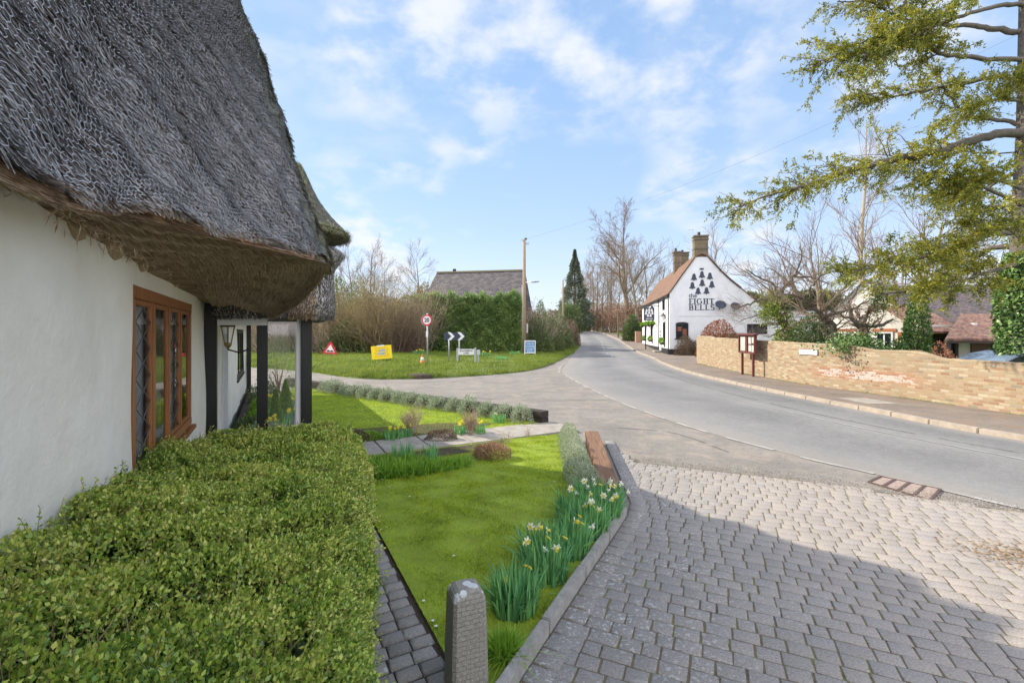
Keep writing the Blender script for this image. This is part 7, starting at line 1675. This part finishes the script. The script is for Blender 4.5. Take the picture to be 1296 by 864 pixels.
# birch and its broad bare neighbours on the right
SPB = [dict(n=22, ang=.80, len=.26, wob=.025, up=.0, seg=16, tap=.9, first=.25, rr=.35), dict(n=8, ang=.55, len=.5, wob=.08, up=.05, seg=6, tap=.8, first=.15), dict(n=6, ang=.5, len=.55, wob=.10, up=.03, seg=4, tap=.7, first=.1, rmin=.006), dict(n=4, ang=.5, len=.6, wob=.1, up=.0, seg=2, tap=.5, first=.1, rmin=.004)]
tm, cm, _ = tree_meshes(405, 16.5, .24, SPB)
bare_tree('birch_tree', at_px(1093, 30), tm, cm, 'pale-stemmed bare birch rising behind the white house', sc=1.0, mt='bark_pale', mc='twig_red')
SPW = [dict(n=9, ang=.9, len=.75, wob=.07, up=.03, seg=9, tap=.85, first=.12, rr=.6), dict(n=8, ang=.55, len=.5, wob=.10, up=.10, seg=6, tap=.8, first=.15), dict(n=6, ang=.5, len=.55, wob=.12, up=.08, seg=4, tap=.7, first=.1, rmin=.008), dict(n=4, ang=.5, len=.6, wob=.1, up=.04, seg=2, tap=.5, first=.1, rmin=.005)]
tm, cm, _ = tree_meshes(406, 9.5, .26, SPW)
for i, (px, dd, sc, lb) in enumerate([(1150, 33, 1.05, 'broad bare tree right of the birch'), (1040, 34, .95, 'broad bare tree left of the birch'), (1225, 34, .95, 'bare tree behind the tiled outbuilding')]): bare_tree('bare_tree', at_px(px, dd), tm, cm, lb, rz=i * 2.1, sc=sc, mt='bark_far', mc='twig_red')

# gnarled fruit trees behind the brick wall: main limbs follow the photographed sweep, side growth is grown
def limb_tree(name, base, limbs, label, seed, mt='bark_grey', mc='twig', r0=.13, tw=9, tl=.9, leaves=None, cat='tree', lev=3):
    """limbs: list of (points list as Vectors, r_start, r_end); base = root location"""
    R = rng(seed); e = empty(name, base, 0, label, cat); B_ = np.array(base); tr, cr = [], []
    for pts, ra, rb in limbs:
        P = np.array([list(p) for p in pts]) - B_; m_ = (len(P) - 1) * 5 + 1; Q = catmull(P, np.linspace(0, len(P) - 1, m_)); Q[1:-1] += R.normal(size=(m_ - 2, 3)) * .02; rad = np.linspace(ra, rb, m_); tr.append((Q, rad))
        L = np.sum(np.linalg.norm(np.diff(Q, axis=0), axis=1)); n = max(3, int(L * tw))
        for k in range(n):
            t_ = R.uniform(.18, .99) * (m_ - 1); a_ = int(t_); q = Q[a_] * (1 - t_ + a_) + Q[a_ + 1] * (t_ - a_); dd = unit((Q[a_ + 1] - Q[a_])[None])[0]
            o = [[] for _ in range(lev)]; sp = [dict(n=5, ang=.7, len=.55, wob=.16, up=.05, seg=5, tap=.7, rr=.6, rmin=.003) for _ in range(lev)]
            grow(R, q, perp(R, dd, R.uniform(.6, 1.2)), tl * R.uniform(.4, 1.2), max(rad[a_] * .32, .008), sp, o, first=.15); [cr.extend(x) for x in o]
    tubes('trunk', tr, MAT[mt], e, 8); tubes('crown', cr, MAT[mc], e, 3, False)
    if leaves:
        lm, n, ll, lw, cs = leaves
        for (c_, s_, nn_) in cs:
            Pq = np.array(c_) - B_ + R.normal(size=(nn_, 3)) * np.array(s_); cards('foliage', Pq, R.normal(size=(nn_, 3)) + np.array([0, 0, -.2]), ll * R.uniform(.6, 1.3, nn_), lw, R, MAT[lm], e)
    return e
dT = 20.5; P_ = lambda px, py, dd=dT: PZ(px, py, dd)
b0 = P_(1008, 428); b0.z = 0
limb_tree('fruit_tree', b0, [([Vector((b0.x, b0.y, 0)), P_(1003, 425), P_(990, 408), P_(982, 392, 20.3), P_(985, 375, 20.1)], .17, .11), ([P_(984, 390), P_(970, 378, 19.9), P_(950, 384, 19.5), P_(932, 392, 19.2)], .07, .02), ([P_(985, 375, 20.1), P_(995, 360, 20.3), P_(1010, 345, 20.5)], .09, .04),
    ([P_(985, 378, 20.1), P_(978, 360, 19.8), P_(960, 350, 19.5), P_(945, 342, 19.3)], .06, .02), ([P_(995, 362), P_(985, 345, 20.9), P_(968, 338, 21.3)], .05, .02), ([P_(1008, 345), P_(1015, 325, 20.0), P_(1012, 312, 19.9)], .04, .015), ([P_(1005, 350), P_(1030, 352, 20.5), P_(1050, 360, 20.5)], .05, .02), ([P_(982, 395), P_(960, 398, 20.5), P_(935, 408, 20.5)], .04, .012)],
    'gnarled bare fruit tree leaning left behind the wall by the notice board', 441, tw=9, tl=1.0, leaves=('bright_olive', 0, .11, .06, [(P_(975, 388, 19.8), (.30, .3, .36), 700), (P_(972, 396, 19.8), (.22, .2, .2), 300)]))
b0 = P_(1058, 432, 17); b0.z = 0
limb_tree('fruit_tree', b0, [([Vector((b0.x, b0.y, 0)), P_(1058, 434, 17), P_(1053, 412, 17), P_(1040, 400, 17)], .13, .10), ([P_(1042, 402, 17), P_(1028, 388, 17), P_(1015, 378, 17), P_(1004, 360, 17.2), P_(1000, 345, 17.2)], .08, .03), ([P_(1040, 400, 17), P_(1060, 396, 17), P_(1080, 390, 16.6), P_(1100, 380, 16.2)], .07, .02), ([P_(1028, 388, 17), P_(1025, 368, 16.6), P_(1038, 350, 16.4), P_(1052, 345, 16.2)], .05, .02), ([P_(1015, 378, 17), P_(998, 372, 16.6), P_(980, 375, 16.4)], .04, .015)],
    'dark bare fruit tree with a bent trunk above the middle of the wall', 442, tw=8, tl=1.0)
b0 = P_(1090, 440, 15.5); b0.z = 0
limb_tree('ivy_fruit_tree', b0, [([Vector((b0.x, b0.y, 0)), P_(1092, 440, 15.5), P_(1095, 420, 15.5), P_(1088, 408, 15.5)], .18, .13), ([P_(1092, 415, 15.5), P_(1080, 404, 15.4), P_(1075, 385, 15.4), P_(1085, 365, 15.4)], .09, .03), ([P_(1090, 410, 15.5), P_(1098, 395, 15.5), P_(1110, 380, 15.5), P_(1118, 362, 15.5)], .11, .05), ([P_(1080, 404, 15.4), P_(1062, 398, 15.2), P_(1050, 390, 15)], .05, .02), ([P_(1090, 412, 15.5), P_(1112, 412, 15.2), P_(1130, 404, 15)], .09, .03)],
    'ivy-stemmed old fruit tree in front of the white house', 443, tw=6, tl=.7, leaves=('ivy', 0, .08, .06, [(P_(1096, 432, 15.2), (.20, .2, .22), 800), (P_(1112, 378, 15.4), (.14, .14, .3), 500), (P_(1072, 432, 15.1), (.22, .2, .14), 600), (P_(1085, 440, 15), (.6, .2, .12), 900)]))
for i, (px, py0, dd, rx, h, n, mt, lb) in enumerate([(1033, 400, 18.6, 1.1, 2.6, 6500, 'shrub_green', 'dense evergreen bush between the two fruit trees'), (1003, 408, 20.3, .8, 2.45, 3000, 'bright_olive', 'pale green laurel bush at the foot of the leaning fruit tree'), (988, 415, 21.3, .6, 2.3, 1500, 'bright_olive', 'small pale green shrub right of the notice board'), (1157, 385, 16.2, .62, 3.1, 5500, 'ivy', 'tall ivy mass against the white house'), (1135, 400, 16, .4, 1.9, 1500, 'ivy', 'lower ivy bush left of the tall ivy mass'), (1062, 430, 16.5, .5, 1.6, 1400, 'ivy', 'low green bush behind the wall under the bent tree')]):
    leaf_bush('garden_bush', (D(px, dd)[0], dd, 0), rx, rx * .8, h, n, .12, .065, mt, lb, 'bush', seed=450 + i, lump=.2, inner=.5, nst=20)
leaf_bush('dry_shrub', (D(1192, 13.6)[0], 13.6, 0), .65, .4, 1.55, 2500, .07, .03, 'brown_leaf', 'dry brown shrub behind the step in the brick wall', 'shrub', seed=460, stem='twig_pale', nst=30, inner=.7)
block_hedge('far_hedge', D(945, 46)[0], D(1068, 46)[0], 46, 48, 5.6, 14000, .3, .14, 'shrub_green', 'dark hedge seen over the low wing of the pub', 465, topfn=lambda u: .94 + .05 * np.sin(u * 5) + .08 * (u > .3), lump=.3)
leaf_bush('blossom_tree', D(1253, 30), 4.2, 2.0, 5.9, 6000, .2, .12, 'blossom', 'white blossoming tree behind the slate roof', 'tree', seed=466, lump=.15)

# ============================================================ WHITE HOUSE, TILED OUTBUILDING, CAR
hs = empty('white_house', (17.5, 25.2, 0), math.radians(-50), 'white gabled house with orange brick window heads behind the fruit trees', 'house')
Wd_ = 3.4; me = bpy.data.meshes.new('gable_wall'); me.from_pydata([(0, 0, 0), (Wd_, 0, 0), (Wd_, 0, 2.7), (1.7, 0, 4.7), (0, 0, 2.9)], [], [(0, 1, 2, 3, 4)]); link('gable_wall', me, MAT['cream'], hs)
MB().add([(0, 0, 0), (0, 8, 0), (0, 8, 2.9), (0, 0, 2.9)], [(3, 2, 1, 0)]).build('side_wall', MAT['cream'], hs)
roof_sheet('roof', [(-.25, 2.68), (1.7, 4.80), (3.65, 2.5)], -.12, 8, MAT['slate'], hs)
for (x0, x1) in ((.4, 1.1), (2.1, 2.8)):
    w = empty('window', (0, 0, 0)); w.parent = hs; mb = MB(); [mb.box(((a0 + a1) / 2, -.02, (b0 + b1) / 2), (a1 - a0, .06, b1 - b0)) for (a0, a1, b0, b1) in ((x0, x1, .9, .97), (x0, x1, 1.93, 2.0), (x0, x0 + .07, .97, 1.93), (x1 - .07, x1, .97, 1.93), ((x0 + x1) / 2 - .03, (x0 + x1) / 2 + .03, .97, 1.93))]; mb.build('frame', MAT['white_paint'], w)
    MB().add([(x0 + .07, -.015, .97), (x1 - .07, -.015, .97), (x1 - .07, -.015, 1.93), (x0 + .07, -.015, 1.93)], [(0, 1, 2, 3)]).build('pane', MAT['dark_glass'], w); MB().box(((x0 + x1) / 2, -.02, 2.09), (.95, .05, .16)).build('brick_head', MAT['brick_red'], w)
MB().box((3.15, -.03, 1.0), (.32, .07, 2.0)).build('brick_pier', MAT['brick_red'], hs)
ob_ = empty('outbuilding', (17.4, 19.6, 0), math.radians(-6), 'long outbuilding with mottled brown tiles and dark timber windows behind the wall', 'outbuilding')
def slope(name, x0, x1, ya, za, yb, zb, mat, parent, th=.08):
    vs = [(x0, ya, za), (x1, ya, za), (x1, yb, zb), (x0, yb, zb)]; vs += [(v_[0], v_[1], v_[2] - th) for v_ in vs]; me = bpy.data.meshes.new(name); me.from_pydata(vs, [], [(0, 1, 2, 3), (7, 6, 5, 4), (0, 4, 5, 1), (1, 5, 6, 2), (2, 6, 7, 3), (3, 7, 4, 0)]); u_ = me.uv_layers.new(name='UVMap')
    for p_ in me.polygons:
        for li_ in p_.loop_indices: co = me.vertices[me.loops[li_].vertex_index].co; u_.data[li_].uv = (co.x, math.hypot(co.y - ya, co.z - za))
    return link(name, me, mat, parent)
slope('roof', .9, 9.5, 0, 2.15, 4.6, 4.45, MAT['tile_dark'], ob_); slope('lower_roof', -.1, 1.6, -.45, 2.02, 1.9, 3.22, MAT['tile_brown'], ob_)
cn = slope('tiled_canopy', -.55, 6.5, -2.2, 1.74, .5, 2.80, MAT['tile_brown'], ob_)
for vi in (3, 7): cn.data.vertices[vi].co.x = 2.15
MB().box((4.75, .0, 1.15), (9.5, .12, 2.3)).build('wall', MAT['cream'], ob_); MB().box((.95, -.10, 1.95), (1.9, .08, .30)).build('timber_band', MAT['dark_wood'], ob_)
w = empty('window', (0, 0, 0)); w.parent = ob_; mb = MB(); [mb.box((x_, -.10, 1.2), (.12, .08, 1.2)) for x_ in (.15, .62, 1.05, 1.5)]; mb.box((.82, -.10, 1.78), (1.5, .08, .1)); mb.build('frame', MAT['dark_wood'], w); MB().box((.82, -.075, 1.15), (1.45, .02, 1.15)).build('pane', MAT['dark_glass'], w)
w = empty('door', (0, 0, 0)); w.parent = ob_; MB().box((2.45, -.10, 1.0), (.75, .08, 2.0)).build('door_leaf', plain('brown_door', (.13, .07, .045), .6), w); MB().box((2.88, -.10, 1.0), (.10, .10, 2.0)).build('door_frame', MAT['dark_wood'], w)
w = empty('window', (0, 0, 0)); w.parent = ob_; mb = MB(); [mb.box((x_, -.11, 1.2), (.10, .08, 1.5)) for x_ in (3.2, 3.55, 3.9, 4.3)]; mb.box((3.75, -.11, 1.92), (1.2, .08, .1)); mb.build('frame', MAT['dark_wood'], w); MB().box((3.75, -.075, 1.2), (1.1, .02, 1.4)).build('pane', MAT['dark_glass'], w)
mb = MB(); [mb.box((x_, -2.05, .85), (.14, .14, 1.7)) for x_ in (-.35, 2.9, 6.3)]; mb.box((3.0, -2.12, 1.64), (6.9, .10, .14)); mb.build('canopy_posts', MAT['dark_wood'], ob_)
MB().box((1.68, -.35, 2.25), (.12, .9, .22)).build('lead_flashing', MAT['white_paint'], ob_)

# parked car, side on
car = empty('parked_car', (15.15, 13.9, 0), math.radians(-4), 'pale blue parked hatchback of which only the roof shows over the wall', 'car')
side = [(-2.0, .35), (-2.02, .65), (-1.95, .85), (-1.15, .98), (-.45, 1.33), (.0, 1.42), (.6, 1.42), (1.25, 1.34), (1.85, 1.0), (2.0, .8), (2.0, .35)]
bm = bmesh.new(); A1 = []
for (y_, k) in ((-.80, .93), (-.83, 1.0), (.83, 1.0), (.80, .93)):
    A1.append([bm.verts.new((x_, y_ * (1 if z_ < 1.0 else 1 - (z_ - 1.0) * .42), z_)) for x_, z_ in [(q[0] * (1 if k == 1 else .985), q[1]) for q in side]])
for a_, b_ in zip(A1[:-1], A1[1:]):
    for k in range(len(side)): k2 = (k + 1) % len(side); bm.faces.new((a_[k], a_[k2], b_[k2], b_[k]))
bm.faces.new(list(reversed(A1[0]))); bm.faces.new(A1[-1]); bmesh.ops.recalc_face_normals(bm, faces=bm.faces); me = bpy.data.meshes.new('body'); bm.to_mesh(me); bm.free()
m, nt, b = new_mat('pale_blue_paint'); b.inputs['Base Color'].default_value = (.13, .19, .26, 1); b.inputs['Roughness'].default_value = .25; b.inputs['Coat Weight'].default_value = .6
bodyo = link('body', me, m, car); md = bodyo.modifiers.new('round', 'BEVEL'); md.width = .05; md.segments = 3
for sg in (-1, 1):
    MB().prism([(-1.0, 1.0), (-.42, 1.29), (.05, 1.36), (.10, 1.0)], 0, .01, Matrix.Translation((0, sg * .755, 0)) @ Matrix(((1, 0, 0, 0), (0, 0, sg, 0), (0, 1, 0, 0), (0, 0, 0, 1)))).build('side_window', MAT['dark_glass'], car); MB().prism([(.18, 1.0), (.14, 1.36), (.6, 1.36), (1.15, 1.28), (1.4, 1.0)], 0, .01, Matrix.Translation((0, sg * .755, 0)) @ Matrix(((1, 0, 0, 0), (0, 0, sg, 0), (0, 1, 0, 0), (0, 0, 0, 1)))).build('side_window', MAT['dark_glass'], car)
    for x_ in (-1.25, 1.25):
        wv = MB().tube([(x_, sg * .68, .32), (x_, sg * .86, .32)], .32, 20).build('wheel', MAT['black_paint'], car); MB().tube([(x_, sg * .855, .32), (x_, sg * .87, .32)], .19, 14).build('rim', MAT['galv'], wv)
MB().prism([(-.62, 0), (.62, 0), (.52, .48), (-.52, .48)], 0, .01, Matrix.Translation((-1.12, 0, .985)) @ Matrix.Rotation(math.radians(90), 4, 'Z') @ Matrix.Rotation(math.radians(-28 + 0), 4, 'X') @ Matrix.Translation((0, 0, .035))).build('windscreen', MAT['dark_glass'], car)

# ============================================================ THE BIG EVERGREEN AT THE RIGHT
TD = 13.6; tb = Vector(D(1297, TD, 0)); ev = empty('evergreen_tree', tb, 0, 'big olive-green conifer reaching long branches in from the right, ivy on its trunk', 'tree'); TB = np.array(tb)
def q_(px, py, dd=TD): return np.array(PZ(px, py, dd)) - TB
trk = catmull(np.array([q_(1300, 430) * [1, 1, 0], q_(1296, 420), q_(1294, 330), q_(1296, 250), q_(1299, 170), q_(1300, 60), q_(1302, -120), q_(1304, -300)]), np.linspace(0, 7, 40)); trk[0][2] = 0
tubes('trunk', [(trk, np.linspace(.34, .14, 40))], MAT['bark_grey'], ev, 14)
BR = [([(1298, 167, 0), (1267, 169, -.2), (1227, 179, -.5), (1196, 189, -.8), (1156, 197, -1.0), (1125, 203, -1.2), (1093, 211, -1.3), (1062, 221, -1.4), (1018, 236, -1.4), (985, 243, -1.3), (935, 262, -1.2)], .14, .02),
      ([(1299, 41, 0), (1259, 37, .3), (1227, 33, .6), (1188, 31, .9), (1156, 28, 1.1), (1133, 20, 1.2), (1105, 5, 1.3), (1060, 2, 1.4)], .09, .015),
      ([(1299, 75, 0), (1235, 74, -.5), (1196, 69, -.8), (1176, 59, -1.0), (1160, 43, -1.1), (1120, 45, -1.2), (1070, 62, -1.3), (1045, 78, -1.4)], .07, .012),
      ([(1299, 98, 0), (1259, 98, .4), (1219, 106, .8), (1172, 114, 1.0), (1133, 122, 1.2), (1109, 118, 1.3), (1075, 128, 1.4)], .08, .012),
      ([(1296, 240, 0), (1272, 232, -.4), (1245, 228, -.8), (1222, 236, -1.1)], .05, .012), ([(1296, 215, 0), (1268, 226, .5), (1240, 246, .9), (1212, 252, 1.2), (1185, 245, 1.4)], .05, .012), ([(1296, 275, 0), (1262, 262, .7), (1236, 262, 1.2)], .04, .012), ([(1298, 158, 0), (1263, 152, .3), (1231, 148, .7), (1212, 136, .9), (1196, 114, 1.0), (1190, 98, 1.1)], .07, .015),
      ([(1299, 6, 0), (1262, 8, -.3), (1219, 20, -.7), (1180, 34, -1.0), (1150, 50, -1.2), (1110, 55, -1.4), (1082, 92, -1.5)], .07, .012),
      ([(1296, 294, 0), (1259, 295, -.3), (1219, 309, -.8), (1188, 319, -1.2), (1156, 327, -1.5), (1110, 335, -1.8), (1072, 348, -2.0)], .10, .02),
      ([(1296, 311, 0), (1255, 315, .5), (1231, 327, .9), (1204, 339, 1.3), (1160, 365, 1.5), (1120, 372, 1.6)], .09, .02),
      ([(1297, 262, 0), (1270, 248, -.5), (1240, 235, -.9), (1210, 224, -1.2), (1178, 218, -1.4)], .06, .012),
      ([(1297, 330, 0), (1260, 342, -.7), (1225, 352, -1.1), (1190, 368, -1.4)], .07, .015),
      ([(1297, 225, 0), (1262, 220, .8), (1235, 226, 1.3)], .04, .015), ([(1297, 192, 0), (1240, 193, .5), (1205, 191, .7)], .025, .008),
      ([(1299, -30, 0), (1240, -20, .4), (1180, -5, .8), (1120, -12, 1.0)], .08, .012), ([(1299, 130, 0), (1270, 125, -.6), (1240, 132, -1.0), (1215, 150, -1.2)], .05, .012), ([(1297, 300, 0), (1275, 290, -1.0), (1258, 285, -1.8), (1235, 280, -2.4)], .05, .01),
      ([(1299, 60, 0), (1330, 50, .6), (1400, 60, 1.0), (1470, 80, 1.2)], .09, .012), ([(1299, 180, 0), (1350, 190, .6), (1430, 210, 1.0)], .09, .012), ([(1299, 110, 0), (1310, 100, -1.2), (1330, 90, -2.4)], .07, .012), ([(1298, 250, 0), (1320, 250, 1.5), (1340, 260, 2.8)], .07, .012)]
R = rng(500); limbs, twigs, LP, LD = [], [], [], []
for bi, (pts, ra, rb) in enumerate(BR):
    P = np.array([q_(px, py, TD + dy) for px, py, dy in pts]); m_ = (len(P) - 1) * 5 + 1; Q = catmull(P, np.linspace(0, len(P) - 1, m_)); Q[1:-1] += R.normal(size=(m_ - 2, 3)) * .018; rad = np.linspace(ra, rb, m_); limbs.append((Q, rad))
    L = np.sum(np.linalg.norm(np.diff(Q, axis=0), axis=1)); n = int(L * 8.6)
    for k in range(n):
        f = R.uniform(.20, 1.0) ** .8; t_ = min(f * (m_ - 1), m_ - 1.01); a_ = int(t_); q = Q[a_] * (1 - t_ + a_) + Q[a_ + 1] * (t_ - a_); dd = unit((Q[a_ + 1] - Q[a_])[None])[0]
        cd = perp(R, dd, R.uniform(.5, 1.15)); cd[2] = cd[2] * .55 + .06; tl = (.45 + .85 * (1 - abs(f - .6))) * R.uniform(.5, 1.15); tp, ed = wander(R, q, cd, tl, 6, .13, -.03); twigs.append((tp, np.linspace(max(.012, rad[a_] * .22), .004, 7)))
        if R.uniform() < .12: continue
        for s_ in range(int(10 * tl) + 5):
            g = R.uniform(.15, 1.0) * 5.99; g0 = int(g); p2 = tp[g0] * (1 - g + g0) + tp[g0 + 1] * (g - g0); d2 = perp(R, unit((tp[g0 + 1] - tp[g0])[None])[0], R.uniform(.4, 1.1)); d2[2] -= .18; sl = R.uniform(.10, .28)
            nn_ = int(sl * 70); tt_ = np.linspace(.05, 1, nn_); pts2 = p2 + np.outer(tt_ * sl, d2) + np.column_stack([np.zeros(nn_), np.zeros(nn_), -.10 * tt_ ** 2 * sl])
            LP.append(pts2 + R.normal(size=pts2.shape) * .012); LD.append(np.tile(d2, (nn_, 1)) * .7 + R.normal(size=pts2.shape) * .6)
LP = np.concatenate(LP); LD = np.concatenate(LD); print('yew leaves', len(LP))
tubes('limbs', limbs, MAT['bark_grey'], ev, 8); tubes('branchlets', twigs, MAT['bark'], ev, 3)
cards('crown', LP, LD, .082 * R.uniform(.6, 1.3, len(LP)), .030, R, MAT['yew'], ev)
n = 9000; zt = R.uniform(0, 1, n) ** .8 * 4.4; a = R.uniform(0, 6.283, n); rr = np.interp(zt, [0, 1.5, 3.0, 4.4], [.60, .58, .45, .33]) * (1 + .18 * np.sin(a * 3 + zt * 2.3) + .10 * R.normal(size=n)); cx_ = np.interp(zt, trk[:, 2], trk[:, 0]); cy_ = np.interp(zt, trk[:, 2], trk[:, 1])
cards('ivy', np.column_stack([cx_ + np.cos(a) * rr, cy_ + np.sin(a) * rr, zt]), np.column_stack([np.cos(a) * .6, np.sin(a) * .6, np.full(n, -.8)]) + R.normal(size=(n, 3)) * .5, .11 * R.uniform(.6, 1.3, n), .085, R, MAT['ivy'], ev)

# ============================================================ FAR BACKGROUND: woods closing the horizon, each one mass
def wood(name, x0, x1, y, h, n, label, seed, mat='far_wood', depth=20):
    R = rng(seed); x = R.uniform(x0, x1, n); yy = y + R.uniform(0, depth, n); T = h * (.7 + .18 * np.sin(x * .11 + seed) + .12 * np.sin(x * .37) + .08 * np.sin(x * .9)); z = T * R.uniform(0, 1, n) ** .8
    P = np.column_stack([x, yy, z + hzv(yy)]); o = cards(name, P, R.normal(size=(n, 3)) + np.array([0, 0, .6]), 1.5 * R.uniform(.5, 1.3, n), .5, R, MAT[mat]); stuff(o, label, 'woodland'); return o
wood('woodland_left', -170, -8, 95, 7.5, 16000, 'hazy distant woodland behind the lane on the left', 520)
wood('woodland_centre', -8, 40, 190, 9, 9000, 'distant trees closing the end of the road', 521); wood('woodland_right', 26, 190, 90, 9, 16000, 'distant woodland behind the houses on the right', 522)
R = rng(530); n = 26000; q = np.column_stack([R.uniform(16, 34, n), R.uniform(58, 130, n)]); kx = np.interp(q[:, 1], KERB[:, 1], KERB[:, 0]) + 2.0; ok = q[:, 0] > kx; q = q[ok]
stuff(link('avenue_grass', blades_mesh('avenue_grass', np.column_stack([q, hzv(q[:, 1]) + .09]), .16, .03, .6, R), MAT['verge']), 'grass strip under the avenue of bare trees', 'grass')
